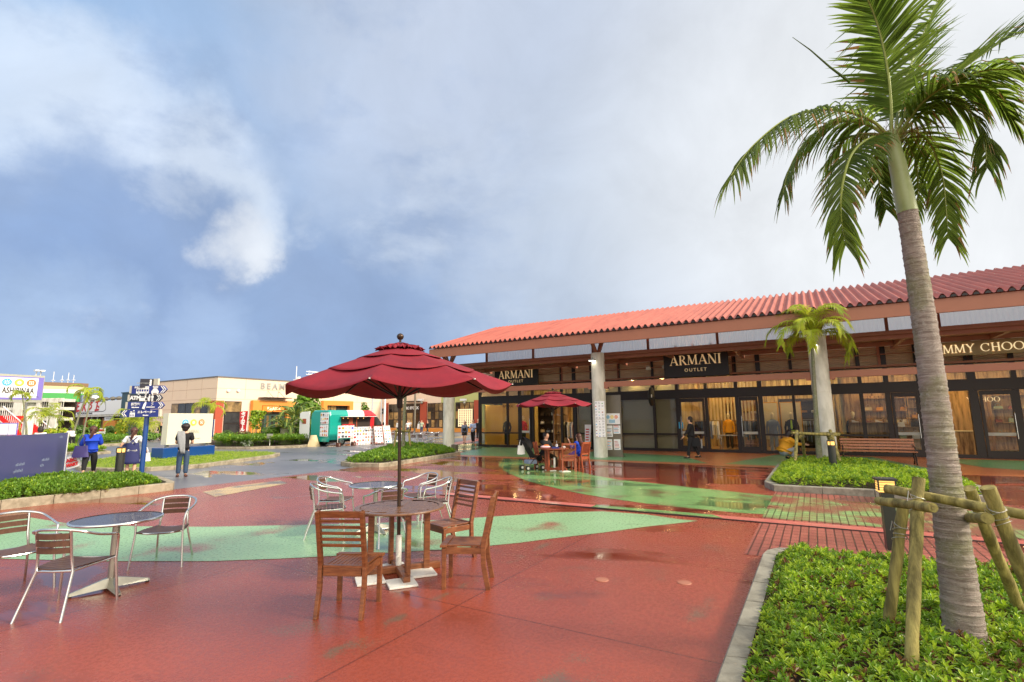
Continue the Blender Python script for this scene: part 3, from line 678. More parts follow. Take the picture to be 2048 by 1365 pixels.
# translucent clerestory sheet, ribbed
mb = MB(); x = -15.2; vs = []; k = 0
while x < UR:
    vs += [(x, 23.0+(.02 if k % 2 else 0), 4.7), (x, 23.0+(.02 if k % 2 else 0), 6.05)]; x += .07; k += 1
mb.add(vs, [(2*i, 2*i+2, 2*i+3, 2*i+1) for i in range(k-1)])
P_(mb, 'clerestory_sheet', M['sheet_clear'])
for x in (-15.2, -12.3, -9.0, -6.3, -3.3, .2, 2.6, 4.1, 7.4):
    mb = MB(); mb.bx(x-.05, x+.05, 22.9, 23.0, 4.74, 6.05); P_(mb, 'clerestory_post', M['brown_dark'])
# lower flat canopy edge and its underside
mb = MB(); mb.bx(-17.3, UR, 22.4, 22.5, 4.6, 4.74); mb.bx(-17.3, UR, 22.5, 26.3, 4.69, 4.73); P_(mb, 'canopy_edge', M['brown_steel'])
mb = MB(); mb.bx(-16.9, UR, 22.7, 22.95, 4.46, 4.67); P_(mb, 'canopy_gutter', M['brown_dark'])
mb = MB(); mb.bx(-20.0, UR, 25.2, 25.36, 4.5, 4.66); P_(mb, 'canopy_beam', M['brown_dark'])
for x in [-17.2+2.9*k for k in range(11)]:
    mb = MB(); mb.bx(x-.07, x+.07, 22.95, 26.5, 4.5, 4.68); P_(mb, 'canopy_joist', M['brown_dark'])
# columns, struts
CV = 21.5
cols = [(-16.65, 4.62), (-8.22, 4.62), (.31, 4.62), (8.8, 4.62)]
for ci, (cu_, ch) in enumerate(cols):
    mb = MB(); mb.lathe([(.3, .006), (.3, 1.0), (.292, 1.005), (.3, 1.01), (.3, 2.52), (.29, 2.53), (.29, 2.54), (.3, 2.55), (.3, ch), (.27, ch+.01)], 36, c=(cu_, CV, 0))
    c_ = P_(mb, 'column', M['concrete'], smooth=True)
    for s in (-1, 1):
        mb = MB(); mb.bar((cu_+s*.05, CV, ch), (cu_+s*.42, CV, 5.56), .12, .16, upv=(0, 1, 0)); P_(mb, 'strut', M['brown_steel'])
        mb = MB(); mb.bar((cu_, CV+s*.1, ch), (cu_, CV+s*.9, 5.55+s*.2), .1, .12); P_(mb, 'strut', M['brown_dark'])
mb = MB(); mb.bx(UL, UR, CV-.07, CV+.07, 5.55, 5.72); P_(mb, 'ridge_beam', M['brown_steel'])
for a, b in zip(cols[:-1], cols[1:]):
    mb = MB(); mb.bx(a[0]+.46, b[0]-.46, CV-.1, CV+.1, 3.07, 3.3); P_(mb, 'tie_beam', M['brown_steel'])
    for q in (a[0]+.38, b[0]-.38):
        mb = MB(); mb.bx(q-.08, q+.08, CV-.1, CV+.1, 3.0, 3.3); P_(mb, 'beam_bracket', M['brown_dark'])
# storefront: mullions, transoms, glass, doors
zT0, zT1, zU, zL = 2.64, 3.1, 3.7, 4.72
mull = [(-18.14, .16), (-16.1, .1), (-15.25, .16), (-14.35, .14), (-12.45, .12), (-11.65, .2), (-10.6, .12), (-8.98, .12), (-7.15, .12), (-5.95, .16), (-4.55, .14), (-3.15, .16), (-2.12, .2), (-.75, .12), (.55, .14), (1.83, .14), (2.75, .18), (3.85, .16), (5.5, .28), (6.75, .16), (8.5, .14), (11, .14), (13, .16)]
for x, w_ in mull:
    mb = MB(); mb.bx(x-w_/2, x+w_/2, S-.06, S+.1, .006, zL); P_(mb, 'mullion', M['frame'])
mb = MB(); mb.bx(-18.2, 13, S-.09, S+.12, zT0, zT1); mb.bx(-18.2, 13, S-.08, S+.1, .006, .14); mb.bx(-18.2, 13, S-.075, S+.09, zU, zU+.08); P_(mb, 'transom', M['frame'])
kind = ['w', 'w', 'd', 'o', 'o', 'f', 'f', 'f', 'f', 'd', 'o', 'd', 'w', 'w', 'w', 'w', 'd', 'o', 'd', 'w', 'w', 'w']
kind = ['w', 'w', 'd', 'o', 'o', 'f', 'f', 'f', 'f', 'd', 'o', 'd', 'w', 'w', 'w', 'w', 'd', 'o', 'd', 'w', 'w', 'w']
for i, kd in enumerate(kind):
    a = mull[i][0]+mull[i][1]/2; b = mull[i+1][0]-mull[i+1][1]/2
    # upper light
    mb = MB(); mb.bx(a, b, S, S+.012, zT1, zU); P_(mb, 'upper_pane', GL)
    if kd in 'wf':
        mb = MB(); mb.bx(a, b, S-.05, S+.08, .82, .9); P_(mb, 'sill_rail', M['frame'])
        for z0, z1 in ((.14, .82), (.9, zT0)):
            mb = MB(); mb.bx(a, b, S, S+.012, z0, z1); P_(mb, 'window_pane', GL)
        if kd == 'f':
            mb = MB(); mb.bx(a-.03, b+.03, S+.25, S+.29, .02, zT0+.2); P_(mb, 'frosted_screen', M['frosted'])
    elif kd == 'd':
        d = MB(); fw_ = .1
        for x0, x1, z0, z1 in ((a+.01, a+.01+fw_, .02, zT0-.01), (b-.01-fw_, b-.01, .02, zT0-.01), (a+.01+fw_, b-.01-fw_, .02, .3), (a+.01+fw_, b-.01-fw_, zT0-.18, zT0-.01)):
            d.bx(x0, x1, S-.1, S-.04, z0, z1)
        dr = P_(d, 'door', M['frame'])
        d = MB(); d.bx(a+.01+fw_, b-.01-fw_, S-.075, S-.065, .3, zT0-.18); d.build('door_glass', GL, dr, off=BO)
        d = MB(); d.bx(a+.01+fw_, b-.01-fw_, S-.085, S-.078, .88, 1.0); d.build('push_strip', M['poly'], dr, off=BO)
        d = MB(); hx = a+.09 if i % 2 else b-.09
        d.tube([(hx, S-.1, .75), (hx, S-.16, .77), (hx, S-.16, 1.73), (hx, S-.1, 1.75)], .014, 6); d.build('handle', M['alu'], dr, off=BO)
# louvred wall above the glass, bay by bay
xs = [-18.2, -15.3, -12.4, -9.0, -6.3, -3.2, .3, 2.6, 5.5, 8.6, 13]
for a, b in zip(xs[:-1], xs[1:]):
    mb = MB()
    for k in range(10):
        z = zU+.1+k*.092; mb.add([(a+.05, S-.02, z), (b-.05, S-.02, z), (b-.05, S+.06, z+.085), (a+.05, S+.06, z+.085), (a+.05, S+.06, z-.01), (b-.05, S+.06, z-.01)], [(0, 1, 2, 3), (0, 4, 5, 1)])
    P_(mb, 'louver_panel', M['louver'])
    mb = MB(); mb.bx(b-.05, b+.05, S-.06, S+.02, zU, zL); P_(mb, 'louver_post', M['brown_dark'])
mb = MB(); mb.bx(-18.2, 13, S-.3, S-.22, 3.74, 3.82); mb.bx(-18.2, 13, S-.31, S-.23, 4.25, 4.29); P_(mb, 'sign_rail', M['brown_steel'])
mb = MB()
for x in [-17.5+1.45*k for k in range(21)]: mb.bx(x-.03, x+.03, S-.22, S-.02, 3.74, 3.8)
P_(mb, 'rail_bracket', M['brown_dark'])
# left end wall of the shop
mb = MB(); mb.bx(-18.22, -18.12, S+.12, 36, zT0, zT1); mb.bx(-18.22, -18.12, S+.12, 36, .006, .14); mb.bx(-18.22, -18.12, 36, 36.2, 0, 4.72)
for y in (28.5, 30.5, 32.5, 34.5): mb.bx(-18.23, -18.11, y-.07, y+.07, .14, zT0)
P_(mb, 'side_frame', M['frame'])
mb = MB(); mb.bx(-18.18, -18.165, S+.12, 36, .14, zT0); P_(mb, 'side_pane', GL)
mb = MB()
for k in range(20):
    z = zT1+.02+k*.08; mb.add([(-18.2, S+.12, z), (-18.2, 36, z), (-18.12, 36, z+.085), (-18.12, S+.12, z+.085)], [(0, 1, 2, 3)])
P_(mb, 'side_louver', M['louver'])
# corner pergola bars at the left end
for z, x0, x1 in ((4.55, -20.3, -16.3), (4.1, -19.4, -16.9), (3.72, -18.9, -16.9)):
    mb = MB(); mb.bx(x0, x1, 24.2, 24.4, z-.09, z+.09); P_(mb, 'pergola_bar', M['brown_steel' if z > 4.3 else 'brown_dark'])
for x in (-17.9, -17.65):
    mb = MB(); mb.bx(x-.03, x+.03, 24.1, 24.2, 3.2, 4.5); P_(mb, 'pergola_hanger', M['brown_dark'])
# back shell, party walls, floor and ceiling inside the shops
mb = MB(); mb.bx(-18.1, 13, 36, 36.2, 0, 4.72); P_(mb, 'rear_wall', M['store_dark'])
mb = MB(); mb.bx(-18.1, 13, S+.15, 36, .002, .03); P_(mb, 'shop_floor', M['store_floor'])
mb = MB(); mb.bx(-18.1, 13, S+.15, 36, 3.72, 3.76); P_(mb, 'shop_ceiling', M['store_ceiling'])
mb = MB(); mb.bx(-18.3, 13, S+.1, 36.2, 4.75, 4.8); P_(mb, 'flat_roof', M['concrete'])
mb = MB(); mb.bx(-18.0, -12.7, 32.0, 32.1, .03, 3.7); P_(mb, 'shop_back_wall', M['store_wall'])
mb = MB(); mb.bx(-11.5, -5.9, 27.6, 27.7, .03, 3.7); P_(mb, 'shop_back_wall', M['frosted'])
mb = MB(); mb.bx(-5.9, 1.0, 31.5, 31.6, .03, 3.7); P_(mb, 'shop_back_wall', M['store_wall'])
mb = MB(); mb.bx(1.2, 13, 30.0, 30.1, .03, 3.7); P_(mb, 'shop_back_wall', M['store_wood'])
for x in (-11.55, -5.9, 1.1):
    mb = MB(); mb.bx(x-.06, x+.06, S+.12, 36, .03, 3.7); P_(mb, 'party_wall', M['store_wall'])
mk('warm_wall', (206, 172, 88), .7, var=.04, vs=1)
mb = MB(); mb.bx(-18.0, -15.35, 29.1, 29.16, .03, 3.1); mb.bx(-18.06, -18.0, 27.0, 29.1, .03, 2.6); P_(mb, 'window_backdrop', M['warm_wall'])
# ceiling lamps inside
for x in [-17, -15.2, -13.5, -12.2, -10.4, -8.4, -6.8, -5.2, -4.2, -3, -1.6, -.4, .5, 1.9, 2.9, 4.0, 5.3, 6.6, 8.2]:
    for y in ((28.9, 30.8) if not -11.5 < x < -5.9 else (27.2,)):
        if y > 29.8 and x > 1: continue
        mb = MB(); mb.lathe([(.06, 3.69), (.06, 3.715)], 10, c=(x, y, 0)); P_(mb, 'ceiling_lamp', M['store_light'])
for x in [-17.6+1.25*k for k in range(25)]:
    if -11.5 < x < -5.9: continue
    mb = MB(); mb.lathe([(.06, 2.93), (.07, 2.96), (.07, 3.05)], 10, c=(x, 27.05, 0)); P_(mb, 'added_lamp', M['track'])  # lamps added out of sight behind the transom to brighten the displays
mb = MB(); mb.bx(-18, 13, 27.02, 27.08, 3.05, 3.09); P_(mb, 'added_lamp_rail', M['frame'])  # rail for the added lamps, also out of sight
# lit back panels and wall shelves with goods
def shelf_unit(u0_, u1_, v, levels, name='display_shelf', lab='', goods='bag', mat_='store_wood', z0=.03, h=2.6, dep=.4):
    t = thing(name, lab, 'shelf', W((u0_+u1_)/2, v, z0), A)
    wd = u1_-u0_; b = MB(); b.bx(-wd/2, wd/2, .0, .03, 0, h)
    for s in (-wd/2, wd/2-.03): b.bx(s, s+.03, -dep, 0, 0, h)
    b.build('shelf_case', M[mat_], t)
    for k in range(levels):
        z = .15+k*(h-.3)/max(1, levels-1); b = MB(); b.bx(-wd/2+.03, wd/2-.03, -dep, 0, z, z+.025); b.build('shelf_board', M[mat_], t)
    return t
shelves = []
goods_m = [M['white_cloth'], M['redwood'], M['store_dark'], M['yellow_cloth'], M['mannequin'], M['greyblue_cloth'], M['mint_cloth']]
def goods(u0_, u1_, v, zs, kind_, lab):
    """rows of bags, shoes or folded clothes that stand on shelves: each is a thing"""
    k = 0
    for z in zs:
        x = u0_+.12
        while x < u1_-.1:
            b = MB(); mm_ = random.choice(goods_m)
            if kind_ == 'bag':
                w_ = .24+.1*R(); h_ = .16+.08*R(); b.prism([(-w_/2, 0), (w_/2, 0), (w_*.42, h_), (-w_*.42, h_)], -.06, .06, 0, Matrix.Rotation(pi/2, 4, 'X'))
                b.tube([(-w_*.25, 0, h_), (-w_*.2, 0, h_+.09), (0, 0, h_+.12), (w_*.2, 0, h_+.09), (w_*.25, 0, h_)], .008, 5)
            elif kind_ == 'shoe':
                b.prism([(-.13, 0), (.12, 0), (.13, .03), (.02, .05), (-.05, .1), (-.13, .11)], -.04, .04, 0, Matrix.Rotation(pi/2, 4, 'X')); w_ = .28
            else:
                w_ = .3; b.bx(-.14, .14, -.12, .12, 0, .05); b.bx(-.135, .135, -.115, .115, .052, .1); 
            o = b.build({'bag': 'handbag', 'shoe': 'shoe', 'fold': 'folded_clothes'}[kind_], mm_)
            o.location = W(x+w_/2, v-.2, z); o.rotation_euler = (0, 0, A+(R()-.5)*.3)
            tag(o, lab, {'bag': 'handbag', 'shoe': 'shoe', 'fold': 'clothes'}[kind_], lab.split(' on ')[0]+' on display')
            x += w_+.1+.12*R(); k += 1
shelf_unit(2.0, 3.7, 29.9, 5, lab='tall lit wooden shelf wall with handbags seen through the window behind the bench'); goods(2.0, 3.7, 29.9, [.73+.0, 1.305, 1.88], 'bag', 'handbag on the shelf wall behind the window right of the second column')
shelf_unit(1.3, 2.9, 27.6, 3, h=1.5, lab='low wooden window shelf of shoes behind the glass right of the second column'); goods(1.3, 2.9, 27.6, [.78, 1.4], 'shoe', 'shoe on the low window shelf behind the bench')
shelf_unit(6.6, 8.6, 29.9, 5, lab='tall wooden shelf wall seen through the rightmost glass door'); goods(6.6, 8.6, 29.9, [.73, 1.305, 1.88], 'bag', 'handbag on the shelf wall behind the rightmost door')
shelf_unit(-4.4, -2.4, 31.4, 5, lab='lit shelf wall at the back of the shop behind the man in the suit'); goods(-4.4, -2.4, 31.4, [.73, 1.305, 1.88], 'fold', 'folded clothes on the back shelves behind the man in the suit')
shelf_unit(-14.2, -13.2, 29.5, 5, lab='narrow lit shelf unit inside the left shop behind the second umbrella'); goods(-14.2, -13.2, 29.5, [.73, 1.305, 1.88], 'shoe', 'shoe on the narrow shelf behind the second umbrella')
shelf_unit(3.75, 4.6, 29.9, 6, lab='narrow wooden shelf bay behind the palm trunk in the right-hand shop'); goods(3.75, 4.6, 29.9, [.5, 1.0, 1.5], 'bag', 'handbag in the narrow shelf bay behind the palm trunk')
shelf_unit(-1.6, .6, 31.4, 5, lab='back wall shelves seen above the window figures left of the second column', mat_='store_dark'); goods(-1.6, .6, 31.4, [.73, 1.305, 1.88], 'fold', 'folded clothes on the back shelves left of the second column')
shelf_unit(-16.6, -14.6, 31.9, 5, lab='back shelves of the left shop behind the corner window', mat_='store_dark'); goods(-16.6, -14.6, 31.9, [.73, 1.305, 1.88], 'bag', 'handbag on the back shelves of the left corner shop')
shelf_unit(2.95, 4.4, 27.7, 3, h=1.3, lab='low wooden window shelf of handbags left of the palm trunk'); goods(2.95, 4.4, 27.7, [.7, 1.2], 'bag', 'handbag on the low window shelf left of the palm trunk')
shelf_unit(9.0, 11.0, 27.8, 4, h=2.2, lab='shelf by the window at the right edge of the shops')
t = thing('slat_screen', 'row of tall warm timber slats hanging inside the open doorway', 'screen', W(-4.2, 30.6, 1.5), A)
b = MB()
for k in range(16): b.bx(-1.4+k*.18, -1.31+k*.18, -.03, .03, 0, 2.2)
b.build('slats', M['mannequin'], t)['kind'] = 'stuff'
b = MB(); b.bx(-1.45, 1.45, -.04, .04, 2.2, 2.23); b.build('top_rail', M['frame'], t)
# clothes rails
def rail(u, v, ln, lab, rz=0):
    t = thing('clothes_rail', lab, 'clothes rail', W(u, v, .03), A+rz)
    b = MB(); b.tube([(-ln/2, 0, 0), (-ln/2, 0, 1.5), (ln/2, 0, 1.5), (ln/2, 0, 0)], .015, 6); b.tube([(-ln/2, -.2, .01), (-ln/2, .2, .01)], .015, 6); b.tube([(ln/2, -.2, .01), (ln/2, .2, .01)], .015, 6); b.build('rail_frame', M['alu_dull'], t)
    x = -ln/2+.1; 
    while x < ln/2-.1:
        b = MB(); w_ = .04+.03*R(); h_ = .7+.3*R()
        b.prism([(-.2, 0), (.2, 0), (.23, h_*.75), (.08, h_), (-.08, h_), (-.23, h_*.75)], -w_/2, w_/2, 0, TM((x, 0, 1.44-h_), pi/2) @ Matrix.Rotation(pi/2, 4, 'X'))
        b.build('garment', random.choice([M['black_cloth'], M['olive_cloth'], M['grey_cloth'], M['denim'], M['white_cloth'], M['redwood'], M['mannequin'], M['greyblue_cloth']]), t); x += w_+.03
rail(-12.9, 28.8, 1.2, 'rail of dark jackets inside the left shop behind the second umbrella')
rail(-4.9, 28.6, 1.4, 'clothes rail just inside the open doorway behind the man in the suit')
rail(-.1, 28.3, 1.1, 'clothes rail in the window left of the second column')
rail(-2.9, 29.4, 1.2, 'clothes rail deeper in the shop right of the man in the suit')
# tables with glass tops inside
for u, v, lab in ((-3.7, 28.2, 'glass display table inside the open doorway'), (5.1, 28.6, 'pale wooden sales counter inside the rightmost shop')):
    t = thing('display_table', lab, 'table', W(u, v, .03), A)
    b = MB()
    if u < 0:
        b.bx(-.6, .6, -.3, .3, .72, .75); b.build('table_top', M['alu_dull'], t)
        for sx in (-.55, .55):
            for sy in (-.25, .25): q = MB(); q.tube([(sx, sy, 0), (sx, sy, .72)], .018, 6); q.build('leg', M['alu'], t)
    else:
        b.bx(-.7, .7, -.3, .3, .0, .95); b.build('counter_body', M['store_wood'], t); q = MB(); q.bx(-.75, .75, -.34, .34, .95, 1.0); q.build('counter_top', M['mannequin'], t)
# hanging pale display panels behind the window figures
for u, lab in ((-.95+.0, 'pale framed panel behind the window figure with the green tie'), (-1.95, 'pale framed panel behind the window figure in the patterned jacket')):
    t = thing('hanging_backdrop', lab, 'panel', W(u, 28.0, .6), A)
    b = MB(); b.bx(-.42, .42, 0, .03, 0, 1.75); b.build('panel_board', M['mannequin'], t)
    b = MB(); b.bx(-.45, .45, -.02, 0, 1.75, 1.79); b.bx(-.45, -.42, -.02, 0, 0, 1.75); b.bx(.42, .45, -.02, 0, 0, 1.75); b.build('panel_frame', M['yellow_cloth'], t)
    b = MB(); b.tube([(0, .01, 1.79), (0, .01, 3.24)], .01, 5); b.build('hanger', M['black'], t)
# ---- signs ----
def serif(txt, h, m, loc, parent, rz=0, tr=0.12, thick=.16, thin=.05, name='lettering', dep=.02):
    """didone-style capitals: heavy and hairline strokes with slab hairline serifs"""
    T0 = TM(loc, rz); b = MB(); x = 0; wds = []
    SW = {'A': .82, 'R': .74, 'M': 1.0, 'N': .82, 'I': .3, 'J': .45, 'Y': .78, 'C': .86, 'H': .84, 'O': .95, ' ': .35}
    tot = sum(SW[c]+tr for c in txt)-tr
    def st(x0, z0, x1, z1, t):
        d = Vector((x1-x0, 0, z1-z0)); nx = t/2*(abs(d.z)/d.length if abs(d.z) > .01 else 0); nz_ = t/2 if abs(d.z) < .01 else 0
        if nz_: v = [(x0, z0-nz_), (x1, z1-nz_), (x1, z1+nz_), (x0, z0+nz_)]
        else: 
            k = t/2/max(.3, abs(d.z)/d.length); v = [(x0-k, z0), (x0+k, z0), (x1+k, z1), (x1-k, z1)]
        vv = [((p[0]-tot/2)*h, y, (p[1]-.5)*h) for y in (0, -dep) for p in v]
        b.add(vv, [(3, 2, 1, 0), (4, 5, 6, 7), (0, 1, 5, 4), (1, 2, 6, 5), (2, 3, 7, 6), (3, 0, 4, 7)], 0, T0)
    def arc(cx, cz, rx, rz_, a0, a1, tmax, tmin):
        n_ = 26; vv = []
        for i in range(n_+1):
            a = a0+(a1-a0)*i/n_; t = tmin+(tmax-tmin)*abs(cos(a))**1.5
            for q in (-t/2, t/2):
                for y in (0, -dep): vv.append(((cx+(rx+q)*cos(a)-tot/2)*h, y, (cz+(rz_+q*.6)*sin(a)-.5)*h))
        f = []
        for i in range(n_):
            o_ = i*4; f += [(o_, o_+4, o_+6, o_+2), (o_+1, o_+3, o_+7, o_+5), (o_, o_+1, o_+5, o_+4), (o_+2, o_+6, o_+7, o_+3)]
        b.add(vv, f, 0, T0)
    for c in txt:
        w_ = SW[c]; s = .1; t_, n_ = thick, thin
        if c == 'A': st(x+.06, 0, x+w_/2, 1, n_); st(x+w_/2, 1, x+w_-.08, 0, t_); st(x+.2, .32, x+w_-.2, .32, n_); st(x-.04, .015, x+.2, .015, .03); st(x+w_-.24, .015, x+w_+.06, .015, .03)
        elif c in 'IJ': st(x+w_/2, 0, x+w_/2, 1, t_); st(x, .985, x+w_, .985, .03); st(x, .015, x+w_, .015, .03) if c == 'I' else arc(x+.1, .02, .13, .13, -pi/2, 0, t_, n_)
        elif c == 'N': st(x+.1, 0, x+.1, 1, n_); st(x+w_-.1, 0, x+w_-.1, 1, n_); st(x+.1, 1, x+w_-.12, 0, t_); st(x-.04, .015, x+.24, .015, .03); st(x-.04, .985, x+.12, .985, .03); st(x+w_-.24, .985, x+w_+.04, .985, .03)
        elif c == 'M': st(x+.1, 0, x+.14, 1, n_); st(x+w_-.12, 0, x+w_-.16, 1, t_*.9); st(x+.16, 1, x+w_/2-.02, .05, t_); st(x+w_/2-.02, .05, x+w_-.16, 1, n_); st(x-.04, .015, x+.24, .015, .03); st(x+w_-.28, .015, x+w_+.04, .015, .03); st(x, .985, x+.2, .985, .03); st(x+w_-.2, .985, x+w_+.02, .985, .03)
        elif c == 'R': st(x+.15, 0, x+.15, 1, t_); arc(x+.3, .75, .25, .235, -pi/2, pi/2, t_, n_); st(x+.15, .985, x+.32, .985, .035); st(x+.15, .515, x+.32, .515, .035); st(x+.36, .5, x+w_-.04, 0, t_*.9); st(x, .015, x+.3, .015, .03); st(x, .985, x+.2, .985, .03); st(x+w_-.14, .015, x+w_+.05, .015, .03)
        elif c == 'Y': st(x+.08, 1, x+w_/2, .5, t_); st(x+w_-.08, 1, x+w_/2, .5, n_); st(x+w_/2, 0, x+w_/2, .52, t_); st(x+w_/2-.16, .015, x+w_/2+.16, .015, .03); st(x-.04, .985, x+.22, .985, .03); st(x+w_-.22, .985, x+w_+.04, .985, .03)
        elif c == 'C': arc(x+.46, .5, .4, .47, .7, 2*pi-.7, t_, n_); st(x+w_-.1, .68, x+w_-.1, .95, n_)
        elif c == 'O': arc(x+w_/2, .5, .42, .47, 0, 2*pi, t_, n_)
        elif c == 'H': st(x+.15, 0, x+.15, 1, t_); st(x+w_-.15, 0, x+w_-.15, 1, t_); st(x+.15, .5, x+w_-.15, .5, n_); [st(x+q-.14, zz, x+q+.14, zz, .03) for q in (.15, w_-.15) for zz in (.015, .985)]
        x += w_+tr
    o = b.build(name, m, parent); return o
def spot(parent, x, z, y=0):
    b = MB(); b.bx(x-.05, x+.05, y-.32, y-.16, z+.1, z+.2); b.bx(x-.02, x+.02, y-.2, y+.05, z+.16, z+.2); b.lathe([(.06, 0), (.075, .12)], 10, c=(x, y-.25, z-.02)); o = b.build('spotlight', M['black'], parent)
    b = MB(); b.lathe([(.055, 0), (.055, .004)], 10, c=(x, y-.25, z-.026)); b.build('spotlight_lens', M['store_light'], o)
def store_sign(px0, py0, px1, py1, v, lab):
    (a, zt) = atv(px0, py0, v); (b_, _) = atv(px1, py0, v); (_, zb) = atv(px1, py1, v)
    wd = b_-a; hh = zt-zb; zc = (zt+zb)/2
    t = thing('store_sign', lab, 'sign', W((a+b_)/2, v, zc-hh/2), A)
    q = MB(); q.bx(-wd/2, wd/2, 0, .14, 0, hh); q.build('sign_board', M['sign_black'], t, bevel=.01)
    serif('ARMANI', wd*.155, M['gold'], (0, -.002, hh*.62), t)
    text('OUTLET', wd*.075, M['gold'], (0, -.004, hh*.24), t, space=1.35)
    for x in (-.27, 0, .27): spot(t, x*wd, hh+.02, -.02)
    return t
store_sign(989, 738, 1075, 770, 25.6, 'black outlet sign with gold lettering above the left shop, beside the red umbrella')
store_sign(1326, 704, 1455, 750, 24.6, 'black outlet sign with gold lettering above the doorway of the man in the suit')
(a, zt) = atv(1838, 693, 25.2); (b_, zt2) = atv(2120, 672, 25.2); zc = atv(1960, 695, 25.2)[1]
t = thing('store_sign', 'long tan shop sign with pale serif letters, partly behind the palm trunk', 'sign', W((a+b_)/2, 25.2, zc-.27), A)
q = MB(); q.bx(-(b_-a)/2, (b_-a)/2, 0, .12, 0, .54); q.build('sign_board', M['tan_sign'], t, bevel=.01)
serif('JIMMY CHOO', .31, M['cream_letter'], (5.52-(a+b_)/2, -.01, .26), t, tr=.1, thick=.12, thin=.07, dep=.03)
# small inner signs and door lettering
t = thing('store_sign', 'small lit letters hanging inside the rightmost shop above the counter', 'sign', W(*[atv(1966, 799, 28.2)[0], 28.2], atv(1966, 799, 28.2)[1]), A); serif('Y CHOO', .2, M['cream_letter'], (0, 0, 0), t, tr=.1, thick=.13, thin=.07)
t = thing('window_lettering', 'dark name lettering on the corner shop window beside the mannequin', 'lettering', W(atv(1016, 813, S)[0], S-.02, atv(1016, 813, S)[1]), A); serif('ARMANI', .15, M['frame'], (0, 0, 0), t, dep=.004); text('OUTLET', .06, M['frame'], (0, 0, -.16), t, space=1.3)
# hanging round blade sign
zb = atv(1303, 794, 24.0)
t = thing('round_sign', 'round black hanging sign seen almost edge-on above the frosted windows', 'sign', W(zb[0], 24.0, zb[1]), A)
q = MB(); q.lathe([(.42, -.05), (.45, -.03), (.45, .03), (.42, .05)], 32, T=TM((0, 0, 0), 0, 0, pi/2)); q.build('sign_disc', M['black'], t, smooth=True)
q = MB(); q.tube([(0, 0, .43), (0, 0, .78)], .03, 8); q.build('hanger', M['black'], t)
q = MB(); q.bx(.052, .058, -.26, -.1, -.05, .1); q.build('sign_mark', M['white_sign'], t)
# flood lamps on the columns
for (cu_, ch), px, lab in ((cols[1], 1184, 'lit white flood lamp on top of the column beside the second umbrella'), (cols[2], 1633, 'lit white flood lamp on the column behind the small palm')):
    t = thing('flood_lamp', lab, 'lamp', W(cu_-.12, CV-.3, 4.25), A)
    q = MB(); q.bx(-.14, .14, -.16, .02, 0, .06); q.bx(-.02, .02, -.05, .02, .06, .16); q.build('lamp_housing', M['alu_dull'], t)
    q = MB(); q.bx(-.12, .12, -.15, 0, -.012, -.002); q.build('lamp_lens', M['lamp_white'], t)
# small things below the canopy: cameras and speakers
for u, v, z, lab in ((-6.9, 25.0, 4.05, 'white speaker under the canopy left of the large black sign'), (-6.1, 25.0, 4.08, 'second white speaker under the canopy left of the large black sign')):
    q = MB(); q.prism([(-.12, 0), (.12, 0), (.08, .16), (-.08, .16)], -.08, .08, 0, Matrix.Rotation(pi/2, 4, 'X')); o = q.build('loudspeaker', M['concrete']); o.location = W(u, v, z); o.rotation_euler = (0, 0, A); tag(o, lab, 'speaker')
# downpipe box at the foot of the far column
t = MB(); t.bx(-.14, .14, -.12, .12, 0, .42); o = t.build('service_box', M['steel_grey'], bevel=.01); o.location = W(-16.1, 21.3, .012); o.rotation_euler = (0, 0, A); tag(o, 'small brown metal box at the foot of the far column', 'box')
# papers on the glass and on the column
def poster(w_, h_, loc, rz, lab, seed, stand=None, name='poster', cat='poster', bg_='paper', rows=5, cols_=3):
    random.seed(seed); t = thing(name, lab, cat, loc, rz)
    q = MB(); q.bx(-w_/2, w_/2, 0, .008, 0, h_); q.build('sheet', M[bg_], t)
    cs = [M['orange_print'], M['blue_print'], M['red_print'], M['ink'], M['yellow_print'], M['food_print'], M['green_print'], M['lightblue_print']]
    q = MB()
    for i in range(rows):
        for j in range(cols_):
            x0 = -w_/2+w_*(j+.12)/cols_; z0 = h_*(i+.1)/rows; s = R()
            if s < .3: q.bx(x0, x0+w_*.7/cols_*(.3+.3*R()), -.004, -.001, z0, z0+h_*.5/rows*(.4+.4*R()), int(R()*len(cs)))
            else:
                for k in range(3): q.bx(x0, x0+w_*.7/cols_*(.5+.5*R()), -.003, -.001, z0+k*h_*.22/rows, z0+k*h_*.22/rows+h_*.07/rows, 3)
    if q.v: q.build('print', cs, t)
    return t
c1 = W(cols[1][0], CV)
dirn = (CAM-c1).normalized(); ang = atan2(-dirn.x, -dirn.y)  # unused helper angle
for (dx, z0, hh, lab, sd_) in ((0, 1.62, .78, 'tall colourful poster wrapped on the round column beside the second umbrella', 5), (0, .84, .76, 'lower colourful poster on the round column beside the second umbrella', 8)):
    rzc = A+radians(24); cc = Vector((sin(rzc), -cos(rzc), 0)); poster(.42, hh, c1+cc*.31+Vector((0, 0, z0+.05)), rzc, lab, sd_, rows=6)
random.seed(21)
